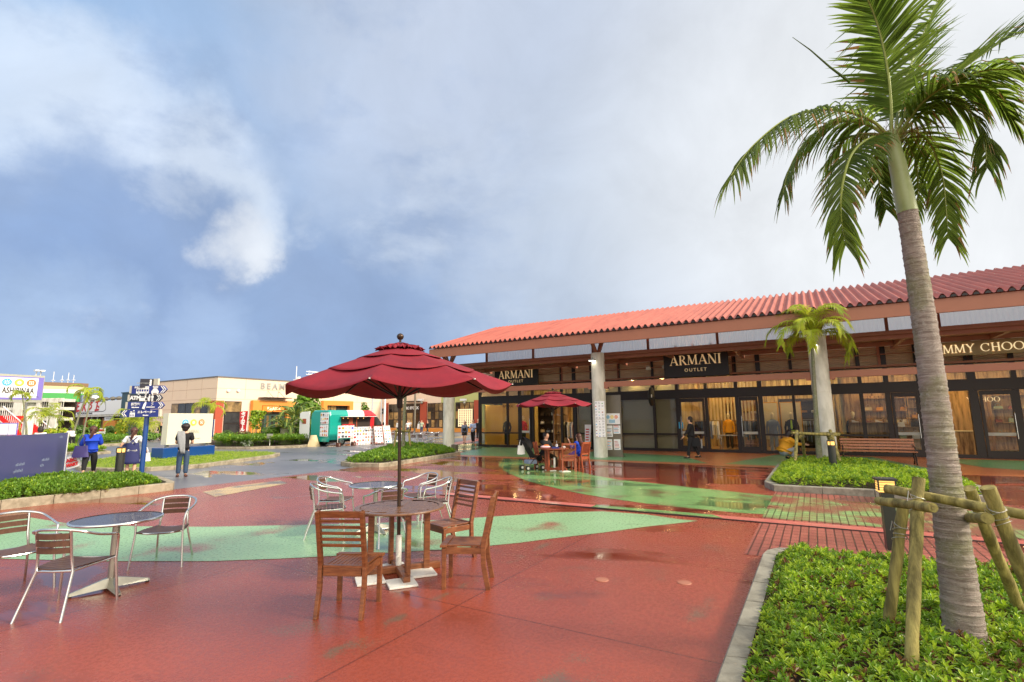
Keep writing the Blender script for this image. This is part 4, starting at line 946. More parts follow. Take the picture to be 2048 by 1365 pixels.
# free-standing grey info stand
g = guv(1228, 914); t = thing('info_stand', 'tall grey metal notice stand with papers beside the round column', 'notice stand', W(g[0], g[1], .01), A)
q = MB(); q.bx(-.42, .42, -.04, .04, 0, 2.72); q.bx(-.48, .48, -.15, .15, 0, .03); q.build('stand_body', M['steel_grey'], t, bevel=.006)
zz = 1.75
q = MB(); q.bx(-.36, .36, -.052, -.043, 1.42, 1.9); q.build('paper_sheet', M['paper'], t)
for x0, x1, z0, z1 in ((-.34, .0, .86, 1.36), (.04, .36, 1.0, 1.36), (-.34, -.04, .3, .76), (.04, .34, .3, .76)):
    q = MB(); q.bx(x0, x1, -.052, -.043, z0, z1); o = q.build('paper_sheet', M['paper'], t)
    q = MB(); random.seed(int(x0*100+z0*100)+900)
    for k in range(6): q.bx(x0+.03, x1-.03-.1*R(), -.056, -.053, z0+.05+k*.06, z0+.07+k*.06, int(R()*4))
    q.build('print', [M['ink'], M['orange_print'], M['red_print'], M['lightblue_print']], o)
def logo(parent, cx, cz, r, y, dx, mats_=('lightblue_print', 'yellow_print', 'orange_print'), nm='logo'):
    for k, m_ in enumerate(mats_):
        q = MB(); c_ = (cx+(k-1)*dx); q.lathe([(r, -.002), (r, .002)], 24, T=TM((c_, y, cz), 0, pi/2)); o = q.build(nm, M[m_], parent)
        q = MB()
        if k == 0:
            for j in range(8): a = j*pi/4; q.bx(-.06*r, .06*r, -.003, -.0025, r*.2, r*.7, 0, TM((c_, y, cz), 0, 0, a))
        elif k == 1:
            for j in range(10): a = j*pi/5; q.bx(-.07*r, .07*r, -.003, -.0025, r*.12, r*.55, 0, TM((c_, y, cz), 0, 0, a))
        else:
            for (x0, x1, z0, z1) in ((-.5, .5, .38, .5), (-.5, .5, -.5, -.38), (-.5, -.38, -.38, .38), (.38, .5, -.38, .38), (-.18, .18, -.18, .18)): q.bx(c_+x0*r, c_+x1*r, y-.004, y-.003, cz+z0*r, cz+z1*r)
        q.build('emblem', M['white_sign'], o)
logo(t, 0, 1.74, .075, -.056, .19)
q = MB()
for k in range(8): q.bx(-.14+k*.035, -.12+k*.035, -.056, -.053, 1.48, 1.62)
q.build('print', M['lightblue_print'], t)
random.seed(22)
# thin notice on a pole by the door
g = guv(1176, 908); t = thing('notice_stand', 'thin floor stand with a small white notice left of the round column', 'notice stand', W(g[0], g[1]+1.5, .01), A)
q = MB(); q.tube([(0, 0, 0), (0, 0, 1.5)], .018, 6); q.lathe([(.16, 0), (.15, .02)], 16); q.build('pole', M['alu'], t)
q = MB(); q.bx(-.15, .15, -.02, 0, 1.45, 1.98); q.build('notice_sheet', M['paper'], t)
q = MB()
for k in range(6): q.bx(-.1, .1, -.025, -.021, 1.52+k*.06, 1.535+k*.06)
q.lathe([(.05, 0), (.05, .003)], 12, 0, T=TM((0, -.021, 1.9), 0, pi/2)); q.build('print', M['ink'], t)
for px, py, lab, mm in ((1320, 851, 'light blue notice stuck on the glass door left of the man in the suit', 'lightblue_print'),):
    u_, z_ = atv(px, py, S-.09); q = MB(); q.bx(-.11, .11, 0, .004, -.16, .16); q.bx(-.08, .08, -.004, -.001, -.1, .02); o = q.build('door_notice', M[mm]); o.location = W(atv(1362, 851, S-.09)[0], S-.09, z_); o.rotation_euler = (0, 0, A); tag(o, lab, 'notice')
# mannequins
def mannequin(u, v, top, bottom, lab, arms=True, tie=None, base=.03):
    t = thing('mannequin', lab, 'mannequin', W(u, v, base), A)
    q = MB(); q.lathe([(.02, 1.5), (.045, 1.53), (.05, 1.6), (.075, 1.66), (.085, 1.74), (.07, 1.82), (.02, 1.86)], 14); q.build('head', M['mannequin'], t, smooth=True)
    q = MB(); T_ = Matrix.Diagonal((1.35, .8, 1, 1))
    q.lathe([(.15, .82), (.15, .95), (.125, 1.1), (.15, 1.28), (.16, 1.4), (.12, 1.48), (.05, 1.53)], 18, T=T_)
    if arms:
        for s in (-1, 1): q.tube([(s*.19, 0, 1.43), (s*.27, .02, 1.15), (s*.26, -.05, .85)], [.06, .05, .04], 8)
    q.build('jacket', M[top], t, smooth=True)
    q = MB()
    for s in (-1, 1): q.tube([(s*.09, 0, .88), (s*.1, 0, .48), (s*.11, 0, .06)], [.1, .08, .065], 9)
    q.build('trousers', M[bottom], t, smooth=True)
    for s in (-1, 1): q = MB(); q.ell((s*.11, -.05, .035), (.045, .12, .035), 8, 6); q.build('shoe', M['black' if bottom != 'black_cloth' else 'yellow_cloth'], t)
    if tie:
        q = MB(); q.prism([(-.03, 0), (.03, 0), (.045, -.35), (0, -.42), (-.045, -.35)], 0, .01, 0, TM((0, -.16, 1.48)) @ Matrix.Rotation(pi/2, 4, 'X')); q.bx(-.17, .17, -.17, -.15, .98, 1.03); q.build('tie', M[tie], t)
    return t
mk('tie_green', (190, 224, 30), .6, var=.03)
mannequin(-17.0, 28.0, 'black_cloth', 'black_cloth', 'mannequin in a dark suit in the corner shop window')
mannequin(-16.15, 28.6, 'red_print', 'black_cloth', 'mannequin in a red jacket in the corner shop window')
mannequin(-4.0, 29.6, 'yellow_cloth', 'olive_cloth', 'bare yellowish mannequin deep inside the open doorway')
mannequin(-1.75, 27.5, 'greyblue_cloth', 'grey_cloth', 'mannequin in a patterned dark jacket and light trousers in the window behind the crouching child')
mannequin(-.95, 27.5, 'black_cloth', 'black_cloth', 'mannequin in a black jacket with a bright green tie in the window', tie='tie_green')
mannequin(-12.75, 30.3, 'grey_cloth', 'olive_cloth', 'grey mannequin inside the left shop right of the shelf unit')
mannequin(1.55, 28.6, 'black_cloth', 'black_cloth', 'mannequin in a dark suit with pink tie behind the glass right of the second column', tie='pink_cloth')
t = thing('floor_sign', 'white tapered floor sign leaning beside the left shop doorway', 'sign', W(guv(1146, 905)[0], 26.0, .01), A)
q = MB(); q.prism([(-.14, 0), (.14, 0), (.19, 1.35), (-.17, 1.35)], -.015, .015, 0, Matrix.Rotation(pi/2-.1, 4, 'X')); q.build('sign_panel', M['paper'], t)
q = MB(); q.bx(-.2, .2, -.12, .12, 0, .03); q.build('sign_foot', M['alu_dull'], t)
q = MB()
for k in range(5): q.bx(-.09, .09, -.022+.02*k, -.018+.02*k, .5+k*.14, .56+k*.14)
q.build('print', M['red_print'], t)
# ---------------- wooden table, chairs and umbrellas ----------------
def make_wood_chair():
    """front is +y; origin on the ground"""
    t = thing('wooden_chair', 'x', 'chair')
    wd, dp, sh, bh = .46, .46, .44, .93
    m = M['wood']
    for s in (-1, 1):
        b = MB(); b.bar((s*(wd/2-.03), dp/2-.03, 0), (s*(wd/2-.03), dp/2-.03, sh-.03), .042, .042, upv=(0, 1, 0)); b.build('leg', m, t, bevel=.004)
        b = MB(); pts = [(s*(wd/2-.022), -dp/2-.035, 0), (s*(wd/2-.022), -dp/2+.015, sh*.55), (s*(wd/2-.022), -dp/2+.02, sh), (s*(wd/2-.022), -dp/2-.09, bh)]
        for p, q in zip(pts[:-1], pts[1:]): b.bar(p, (q[0], q[1], q[2]+.004), .036, .05, upv=(0, 1, 0))
        b.build('leg', m, t, bevel=.004)
    b = MB()
    b.bx(-wd/2+.05, wd/2-.05, dp/2-.045, dp/2-.022, sh-.09, sh-.02); b.bx(-wd/2+.05, wd/2-.05, -dp/2+.01, -dp/2+.035, sh-.09, sh-.02)
    for s in (-1, 1): b.bx(s*(wd/2-.03)-.012, s*(wd/2-.03)+.012, -dp/2+.03, dp/2-.05, sh-.088, sh-.022)
    b.build('seat_rail', m, t, bevel=.003)
    b = MB(); n = 10
    b.bx(-wd/2-.005, wd/2+.005, dp/2-.06, dp/2+.01, sh-.018, sh+.006); b.bx(-wd/2+.045, wd/2-.045, -dp/2+.01, -dp/2+.05, sh-.018, sh+.004)
    for i in range(n):
        x = -wd/2+.03+(wd-.06)*(i+.5)/n; b.bx(x-.0165, x+.0165, -dp/2+.051, dp/2-.061, sh-.016, sh+.002-.008*cos((i-4.5)/4.5*1.4))
    b.build('seat', m, t, bevel=.002)
    b = MB()
    def back(z): f = (z-sh)/(bh-sh); return -dp/2+.02-.11*f
    for z, hh in ((.905, .06), (.845, .026), (.79, .026), (.735, .026), (.68, .026), (.625, .026)):
        b.bar((-wd/2+.04, back(z), z), (wd/2-.04, back(z), z), .016, hh, upv=(0, -.24, 1))
    b.build('backrest', m, t, bevel=.002)
    return t
def make_upright_chair():
    t = thing('wooden_chair', 'x', 'chair'); wd, dp, sh, bh = .48, .46, .44, .92; m = M['redwood']
    for s in (-1, 1):
        b = MB(); b.bar((s*(wd/2-.03), dp/2-.03, 0), (s*(wd/2-.03), dp/2-.03, sh-.03), .045, .045, upv=(0, 1, 0)); b.build('leg', m, t)
        b = MB(); pts = [(s*(wd/2-.025), -dp/2-.04, 0), (s*(wd/2-.025), -dp/2+.02, sh), (s*(wd/2-.025), -dp/2-.07, bh)]
        for p, q in zip(pts[:-1], pts[1:]): b.bar(p, q, .04, .05, upv=(0, 1, 0))
        b.build('leg', m, t)
    b = MB(); b.bx(-wd/2, wd/2, -dp/2+.05, dp/2, sh-.02, sh+.004); b.build('seat', m, t)
    b = MB()
    b.bx(-wd/2+.05, wd/2-.05, dp/2-.05, dp/2-.02, sh-.1, sh-.02); b.bx(-wd/2+.05, wd/2-.05, -dp/2, -dp/2+.035, sh-.1, sh-.02)
    b.build('seat_rail', m, t)
    b = MB(); 
    b.bar((-wd/2+.04, -dp/2-.065, bh-.03), (wd/2-.04, -dp/2-.065, bh-.03), .02, .06); b.bar((-wd/2+.04, -dp/2+.01, sh+.08), (wd/2-.04, -dp/2+.01, sh+.08), .02, .06)
    for i in range(9):
        x = -wd/2+.065+(wd-.13)*i/8; b.bar((x, -dp/2+.01, sh+.1), (x, -dp/2-.065, bh-.05), .022, .014, upv=(1, 0, 0))
    b.build('backrest', m, t)
    return t
def facing(a, b): d = (b-a); return atan2(-d.x, d.y)    # rz so that +y points from a to b
wc = make_wood_chair(); used = [False]
GRW = 'slatted wooden chairs at the near umbrella table'
def chair_from(src, used, rear, front, lab, grp):
    r_ = sum((G(*p) for p in rear), Vector())/len(rear); f_ = sum((G(*p) for p in front), Vector())/len(front)
    return place(src, used, (r_+f_)/2, facing(r_, f_), lab, grp)
chair_from(wc, used, [(629.5, 1237), (729, 1239)], [(679, 1200), (763, 1200)], 'slatted wooden chair nearest the camera, its back to us', GRW)
# chair 2: front legs known, rear-right known
A_, B_, C_ = G(848, 1118), G(889, 1128), G(944, 1115)
fr = (A_+B_)/2; rr_ = fr + (C_-B_)
chair2 = place(wc, used, (fr+rr_)/2, facing(rr_, fr), 'slatted wooden chair behind the table on its right, seen at an angle', GRW)
chair_from(wc, used, [(970, 1183), (977, 1154)], [(884, 1181.5), (895, 1154)], 'slatted wooden chair right of the table, its back edge-on to us', GRW)

def make_table(R_, hgt, mtop, mleg, rot, plates):
    t = thing('round_table', 'x', 'table')
    b = MB(); b.lathe([(R_-.035, hgt-.03), (R_, hgt-.022), (R_+.004, hgt-.012), (R_, hgt), (R_-.06, hgt+.002)], 48, cap=False)
    # slats cut to a circle
    n = 11; rr_ = R_-.058
    for i in range(n):
        y0 = -rr_+2*rr_*i/n+.004; y1 = -rr_+2*rr_*(i+1)/n-.004; ym = max(abs(y0), abs(y1)); ym0 = min(abs(y0), abs(y1))
        x1 = sqrt(max(0, rr_*rr_-ym*ym)); 
        for sx in (-1, 1):
            a = .035; 
            if x1 < .06: continue
            b.bx(min(sx*a, sx*x1), max(sx*a, sx*x1), y0, y1, hgt-.018, hgt-.001)
    b.bx(-.036, .036, -rr_, -.03, hgt-.02, hgt+.001); b.bx(-.036, .036, .03, rr_, hgt-.02, hgt+.001)
    b.lathe([(R_-.06, hgt-.024), (R_-.06, hgt-.019)], 32)
    b.build('tabletop', mtop, t)
    for k in range(4):
        a = rot+pi/4+k*pi/2+(.12 if k % 2 else -.12)
        for s in (1,):
            c = Vector((cos(a)*R_*.62, sin(a)*R_*.62, 0)); b = MB(); b.bar(c, c+Vector((0, 0, hgt-.03)), .05, .07, upv=(cos(a), sin(a), 0)); b.build('leg', mleg, t, bevel=.005)
    for k in range(2):
        a = rot+pi/4+k*pi/2; d = Vector((cos(a), sin(a), 0)); b = MB(); z = .045+k*.002; 
        b.bar(-d*R_*.95+Vector((0, 0, z)), d*R_*.95+Vector((0, 0, z)), .075, .08-.006*k); b.build('foot_runner', mleg, t, bevel=.01)
    for k in range(2):
        a = rot+pi/4+k*pi/2; d = Vector((cos(a), sin(a), 0)); b = MB(); b.bar(-d*R_*.85+Vector((0, 0, hgt-.06+.003*k)), d*R_*.85+Vector((0, 0, hgt-.06+.003*k)), .05, .05); b.build('top_runner', mleg, t)
    return t
TC = G(797, 1146)
tb = make_table(.515, .74, M['wood_top'], M['wood'], radians(-22), True)
tb.location = TC; tag(tb, 'round slatted wooden table with a brown pole through it, near the camera', 'table')

def canopy_mesh(Rr, apex, rim, tiers, rot=0.0, sagk=.075, nphi=10):
    """eight-panel umbrella cloth: each tier is its own overlapping ring of sagging panels"""
    parts = []
    for (t0, t1, lift, sag) in tiers:
        b = MB(); vs = []; nt_ = 7; N8 = 8*nphi
        for i in range(nt_+1):
            f = i/nt_
            for j in range(N8):
                a = rot+(j//nphi)*pi/4+(j % nphi)/nphi*(pi/4)
                q = abs(((j % nphi)/nphi)*2-1); mid = 1-q*q        # 0 on the ribs, 1 mid panel
                t = t0+(t1-t0)*f + (.055*mid*f if t1 < 1 else 0)
                r = Rr*t*cos(pi/8)/cos(abs(((j % nphi)/nphi)-.5)*pi/4)
                z = apex-(apex-rim)*t - .078*mid*t*t + lift*(.15+.85*f)*(.35+.65*mid) - (sag*mid*f**3 if t1 >= 1 else 0)
                vs.append((r*cos(a), r*sin(a), z))
        fs = [(i*N8+j, i*N8+(j+1) % N8, (i+1)*N8+(j+1) % N8, (i+1)*N8+j) for i in range(nt_) for j in range(N8)]
        b.add(vs, fs); parts.append(b)
    return parts
def make_umbrella(Rr, apex, rim, rot, pole_r=.021, sleeve=.42, runner=2.0):
    t = thing('parasol', 'x', 'parasol')
    tiers = [(.015, .17, .05, 0), (.08, .36, .035, 0), (.28, .66, .028, 0), (.55, 1.0, 0, .015)]
    for k, b in enumerate(canopy_mesh(Rr, apex, rim, tiers, rot)):
        if k == 0: # ruffled cap
            b.v = [(x*(1+.12*sin(i*1.9)), y*(1+.12*sin(i*1.9)), z+.02*sin(i*2.7)+.01) for i, (x, y, z) in enumerate(b.v)]
        o = b.build('canopy_cap' if k == 0 else 'canopy', M['canvas'], t, smooth=True)
        md = o.modifiers.new('th', 'SOLIDIFY'); md.thickness = .0035; md.offset = 0
    b = MB(); b.tube([(0, 0, sleeve-.02), (0, 0, .95)], pole_r, 14); b.tube([(0, 0, .95), (0, 0, 1.0)], pole_r*1.15, 14); b.tube([(0, 0, 1.0), (0, 0, apex-.02)], pole_r*.92, 14); b.build('pole', M['bronze'], t, smooth=True)
    b = MB(); b.tube([(0, 0, .03), (0, 0, sleeve)], pole_r*1.55, 14); b.lathe([(.012, 0), (.012, .05)], 8, T=TM((0, -pole_r*1.4, sleeve*.45), 0, pi/2)); b.build('base_sleeve', M['white_paint'], t, smooth=True)
    b = MB(); b.lathe([(.03, runner-.12), (.036, runner-.1), (.036, runner-.01), (.05, runner), (.05, runner+.03), (.03, runner+.04)], 16); b.lathe([(.03, apex-.1), (.05, apex-.08), (.05, apex-.05), (.03, apex-.04)], 16); b.build('hub', M['dark_metal'], t, smooth=True)
    b = MB(); b.lathe([(.014, apex+.03), (.014, apex+.06), (.03, apex+.066), (.042, apex+.09), (.044, apex+.105), (.035, apex+.125), (.012, apex+.14)], 16); b.build('finial', M['bronze'], t, smooth=True)
    for k in range(8):
        a = rot+k*pi/4; d = Vector((cos(a), sin(a), 0))
        b = MB(); b.bar(d*.04+Vector((0, 0, apex-.055)), d*(Rr-.015)+Vector((0, 0, rim-.004)), .014, .02); rb = b.build('rib', M['dark_metal'], t)
        zz = apex-(apex-rim)*.52-.03
        b = MB(); b.bar(d*.045+Vector((0, 0, runner+.015)), d*Rr*.52+Vector((0, 0, zz)), .012, .018); b.build('strut', M['dark_metal'], rb)
        b = MB(); b.box((0, 0, 0), (.02, .012, .012), T=TM(d*Rr+Vector((0, 0, rim-.002)), a)); b.build('rib_tip', M['white_paint'], rb)
    return t
um = make_umbrella(1.37, 2.66, 2.14, radians(-90)+.012)
um.location = TC+Vector((0, 0, .0)); um.rotation_euler = (0, radians(-.9), 0)
tag(um, 'large dark red parasol over the wooden table in the foreground', None, 'dark red parasols')
# heavy white plates that hold the umbrella foot
mp_ = MB(); mp_.bx(-.15, .15, -.15, .15, 0, .022); plate0 = mp_.build('base_plate', M['white_paint'], bevel=.004)
for k, (px, py, lab) in enumerate(((803, 1170, 'white square weight plate in front of the table foot, nearest the camera'), (843, 1149, 'white square weight plate right of the table foot'), (740, 1164, 'white square weight plate left of the table foot, behind the chair leg'), (785, 1138, 'white square weight plate behind the table foot'))):
    o = plate0 if k == 0 else plate0.copy()
    if k: col.objects.link(o)
    p = G(px, py); o.location = (p.x, p.y, .006); o.rotation_euler = (0, 0, radians(22)); tag(o, lab, 'weight plate', 'white weight plates round the table foot')
# ---- second umbrella group ----
T2 = G(1109, 941)
tb2 = make_table(.5, .73, M['redwood'], M['redwood'], radians(10), True); tb2.location = T2; tag(tb2, 'round reddish wooden table with food on it where two people sit', 'table')
um2 = make_umbrella(1.32, 2.62, 2.2, radians(-62)); um2.location = T2; tag(um2, 'smaller looking dark red parasol over the seated pair near the shops', None, 'dark red parasols')
o = plate0.copy(); col.objects.link(o); p = G(1130, 944); o.location = (p.x, p.y, .006); o.rotation_euler = (0, 0, .3); tag(o, 'white weight plate under the far wooden table, right one', 'weight plate', 'white weight plates round the table foot')
o = plate0.copy(); col.objects.link(o); p = G(1101, 942); o.location = (p.x, p.y, .006); o.rotation_euler = (0, 0, .3); tag(o, 'white weight plate under the far wooden table, left one', 'weight plate', 'white weight plates round the table foot')
uc = make_upright_chair(); used = [False]; GRU = 'reddish wooden chairs with upright slats'
def ch_at(src, used, px, py, towards, lab, grp, off=0):
    p = G(px, py); d = facing(p, towards)+off; return place(src, used, p, d, lab, grp)
ch_at(uc, used, 1138, 943, G(1128, 925), 'reddish upright-slat chair nearest us at the far table, its back to us', GRU)
W2c = ch_at(uc, used, 1160, 939, G(1120, 936), 'reddish upright-slat chair right of the far table under the girl in blue', GRU)
W3c = ch_at(uc, used, 1087, 937.5, G(1105, 938), 'reddish upright-slat chair left of the far table under the woman in black', GRU, .1)

# ---------------- aluminium chairs and tables ----------------
def make_alu_chair():
    t = thing('metal_chair', 'x', 'chair'); r = .0125; m = M['alu']; wd = .25; sh = .43
    # top rail: sweeps round the back and down into the front legs
    pts = [(-.285, .235, 0), (-.255, .205, sh-.02), (-.262, .2, .56), (-.275, .17, .645), (-.28, .08, .665), (-.275, -.08, .70), (-.235, -.2, .745), (-.12, -.265, .775), (0, -.28, .78),
           (.12, -.265, .775), (.235, -.2, .745), (.275, -.08, .70), (.28, .08, .665), (.275, .17, .645), (.262, .2, .56), (.255, .205, sh-.02), (.285, .235, 0)]
    b = MB(); b.tube([pts[0]]+crom(pts[1:-1], 5)+[pts[-1]], r, 8); b.build('arm_frame', m, t, smooth=True)
    for s in (-1, 1):
        b = MB(); b.tube([(s*.21, -.33, 0), (s*.165, -.2, sh-.03), (s*.15, -.22, .55), (s*.155, -.262, .77)], r, 8); b.build('leg', m, t, smooth=True)
    ring = crom([(-.235, .2, sh-.01), (-.1, .24, sh-.02), (.1, .24, sh-.02), (.235, .2, sh-.01)], 4)
    b = MB(); b.tube(ring, r*.9, 8); b.tube([(-.245, .2, sh-.01), (-.2, -.05, sh-.02), (-.165, -.2, sh-.03), (0, -.215, sh-.03), (.165, -.2, sh-.03), (.2, -.05, sh-.02), (.245, .2, sh-.01)], r*.9, 8); b.build('seat_frame', m, t, smooth=True)
    b = MB()
    for i in range(8):
        y = -.19+i*.054; hw = .175+.06*min(1, (i+1)/5); 
        vs = []; n = 6
        for j in range(n+1):
            x = -hw+2*hw*j/n; z = sh+.004-.022*(1-(x/hw)**2)+(.012 if i == 7 else 0)*0
            vs += [(x, y, z), (x, y+.046, z), (x, y, z-.01), (x, y+.046, z-.01)]
        f = []
        for j in range(n): o_ = j*4; f += [(o_, o_+4, o_+5, o_+1), (o_+2, o_+3, o_+7, o_+6), (o_, o_+2, o_+6, o_+4), (o_+1, o_+5, o_+7, o_+3)]
        b.add(vs, f)
    b.build('seat', M['slat'], t)
    b = MB()
    for z0 in (.565, .63, .695):
        n = 6; vs = []
        for j in range(n+1):
            x = -.15+.3*j/n; y = -.232-(z0-.565)*.2-.028*(1-(x/.15)**2)
            vs += [(x, y, z0), (x, y, z0+.052), (x, y-.01, z0), (x, y-.01, z0+.052)]
        f = []
        for j in range(n): o_ = j*4; f += [(o_, o_+1, o_+5, o_+4), (o_+2, o_+6, o_+7, o_+3), (o_, o_+4, o_+6, o_+2), (o_+1, o_+3, o_+7, o_+5)]
        b.add(vs, f)
    b.build('backrest', M['slat'], t)
    return t
def make_alu_table(wet_=True):
    t = thing('metal_table', 'x', 'table'); h = .73; Rr = .41
    b = MB(); b.lathe([(Rr-.01, h-.028), (Rr+.004, h-.022), (Rr+.008, h-.012), (Rr+.004, h-.002), (Rr-.012, h+.001)], 48, cap=False); b.build('table_rim', M['alu'], t, smooth=True)
    b = MB(); n = 9
    for i in range(n):
        y0 = -Rr+2*Rr*i/n+.003; y1 = -Rr+2*Rr*(i+1)/n-.003
        v = []
        for (y) in (y0, y1):
            x = sqrt(max(0.0004, (Rr-.006)**2-y*y)); v += [(-x, y), (x, y)]
        b.prism([v[0], v[1], v[3], v[2]], h-.016, h-.004)
    b.build('tabletop', M['table_slat'], t)
    b = MB(); b.tube([(0, 0, .1), (0, 0, h-.03)], .034, 16); b.lathe([(.1, h-.04), (.09, h-.028)], 16); b.build('column', M['alu_dull'], t, smooth=True)
    for k in range(4):
        a = radians(32)+k*pi/2; b = MB(); d = Vector((cos(a), sin(a), 0)); s = Vector((-sin(a), cos(a), 0))
        vs = []
        for (l, w_, z0, z1) in ((.0, .04, .03, .13), (.08, .036, .03, .115), (.33, .024, .018, .045), (.35, .02, .018, .035)):
            vs += [d*l+s*w_+Vector((0, 0, z0)), d*l-s*w_+Vector((0, 0, z0)), d*l-s*w_*.5+Vector((0, 0, z1)), d*l+s*w_*.5+Vector((0, 0, z1))]
        f = [(3, 2, 1, 0), (12, 13, 14, 15)]
        for i in range(3):
            for j in range(4): f.append((i*4+j, i*4+(j+1) % 4, (i+1)*4+(j+1) % 4, (i+1)*4+j))
        b.add(vs, f); b.build('foot', M['alu_dull'], t)
        b = MB(); b.lathe([(.018, 0), (.018, .02)], 10, c=tuple(d*.33)); b.build('foot_pad', M['rubber'], t)
    return t
mk('table_slat', (66, 54, 52), .22, var=.3, vs=9, stretch=(1, 12, 1), coat=.12)
at_ = make_alu_table(); used_t = [False]
place(at_, used_t, G(220, 1180), radians(18), 'wet round metal table with dark slatted top at the left edge', 'round metal tables')
place(at_, used_t, G(749, 1064), radians(10), 'round metal table with dark top among four metal chairs behind the red parasol', 'round metal tables')
ac = make_alu_chair(); used_c = [False]; GRA = 'metal armchairs with dark slats'
L1r = (G(36, 1246)+G(145, 1238))/2; L1f = (G(235, 1195.5)+G(114, 1204))/2
place(ac, used_c, (L1r+L1f)/2, facing(L1r, L1f)-.1, 'metal armchair nearest the camera at the left table, its back to us', GRA)
Rf = (G(254, 1144)+G(358.6, 1137))/2; Rr_ = (G(310.5, 1119)+G(379.6, 1113.5))/2
place(ac, used_c, (Rf+Rr_)/2, facing(Rr_, Rf), 'metal armchair right of the left table, facing us', GRA)
L0f = (G(17.6, 1207)+G(132, 1171))/2; L0r = G(33, 1173)+(G(17.6, 1207)-G(132, 1171))*.5*.9
place(ac, used_c, G(20, 1185), radians(-120), 'metal armchair cut by the left edge of the picture', GRA)
Mt = G(749, 1064)
for px, py, off, lab in ((668, 1050, .5, 'metal armchair at the far left of the middle metal table, facing right'), (655, 1072, 0, 'metal armchair at the near left of the middle metal table'), (770, 1086, .15, 'metal armchair in front of the middle metal table, mostly behind the wooden table'), (840, 1040, -.3, 'metal armchair at the far right of the middle metal table'), (868, 1056, 0, 'metal armchair at the near right of the middle metal table, behind a wooden chair')):
    p = G(px, py); place(ac, used_c, p, facing(p, Mt)+off, lab, GRA)
# far café tables and chairs near the food van
far = [(812, 897), (850, 893), (883, 890)]
for k, (px, py) in enumerate(((790, 884), (835, 888), (858, 884))):
    p = G(px, py); place(at_, used_t, p, k*.7, ['metal table nearest the food van menu boards', 'middle one of the far metal tables beyond the hedge bed', 'rightmost of the far metal tables left of the grey column'][k], 'round metal tables')
random.seed(5)
for k, (px, py, rz, lab) in enumerate(((780, 886, 1.2, 'metal chair just right of the white menu board'), (800, 889, -.6, 'metal chair seen between the tree stakes, left one'), (783, 880, 2.6, 'metal chair behind the white menu board top'), (826, 893, .2, 'metal chair in front of the middle far table'), (845, 893, -.5, 'metal chair right of the tree stake at the far tables'), (822, 882, 3.0, 'metal chair behind the middle far table'), (848, 883, 2.4, 'metal chair behind the right far table'), (868, 889, .8, 'metal chair nearest the grey column among the far tables'), (872, 884, 1.7, 'metal chair at the right end of the far tables'))):
    place(ac, used_c, G(px, py), rz, lab, GRA)
# bench in front of the second shop
bl, _ = atv(1680, 900, 22.6); br_, _ = atv(1830, 900, 22.6)
bc = W((bl+br_)/2+.02, 22.5, .012); bw = br_-bl
t = thing('park_bench', 'long bench with red-brown wooden slats and dark iron ends beside the small palm', 'bench', bc, A)
b = MB()
for k in range(4): b.bx(-bw/2, bw/2, -.30+k*.105, -.21+k*.105, .42+.004*k, .45+.004*k)
b.build('seat', M['bench_wood'], t, bevel=.004)
b = MB()
for k in range(4): b.bar((-bw/2, .16+.035*k, .53+k*.1), (bw/2, .16+.035*k, .53+k*.1), .03, .075, upv=(0, .3, 1))
b.build('backrest', M['bench_wood'], t, bevel=.004)
for s in (-1, 1):
    b = MB(); x = s*(bw/2-.06)
    b.tube(crom([(x, -.34, 0), (x, -.26, .12), (x, -.28, .28), (x, -.24, .4), (x, .1, .41), (x, .2, .28), (x, .14, .14), (x, .26, 0)], 4), .022, 8)
    b.tube(crom([(x, .12, .4), (x, .2, .6), (x, .3, .9)], 4), .022, 8); b.tube(crom([(x, -.28, .42), (x, -.26, .56), (x, -.1, .62), (x, .2, .64)], 4), .018, 8)
    b.build('leg', M['dark_metal'], t, smooth=True)
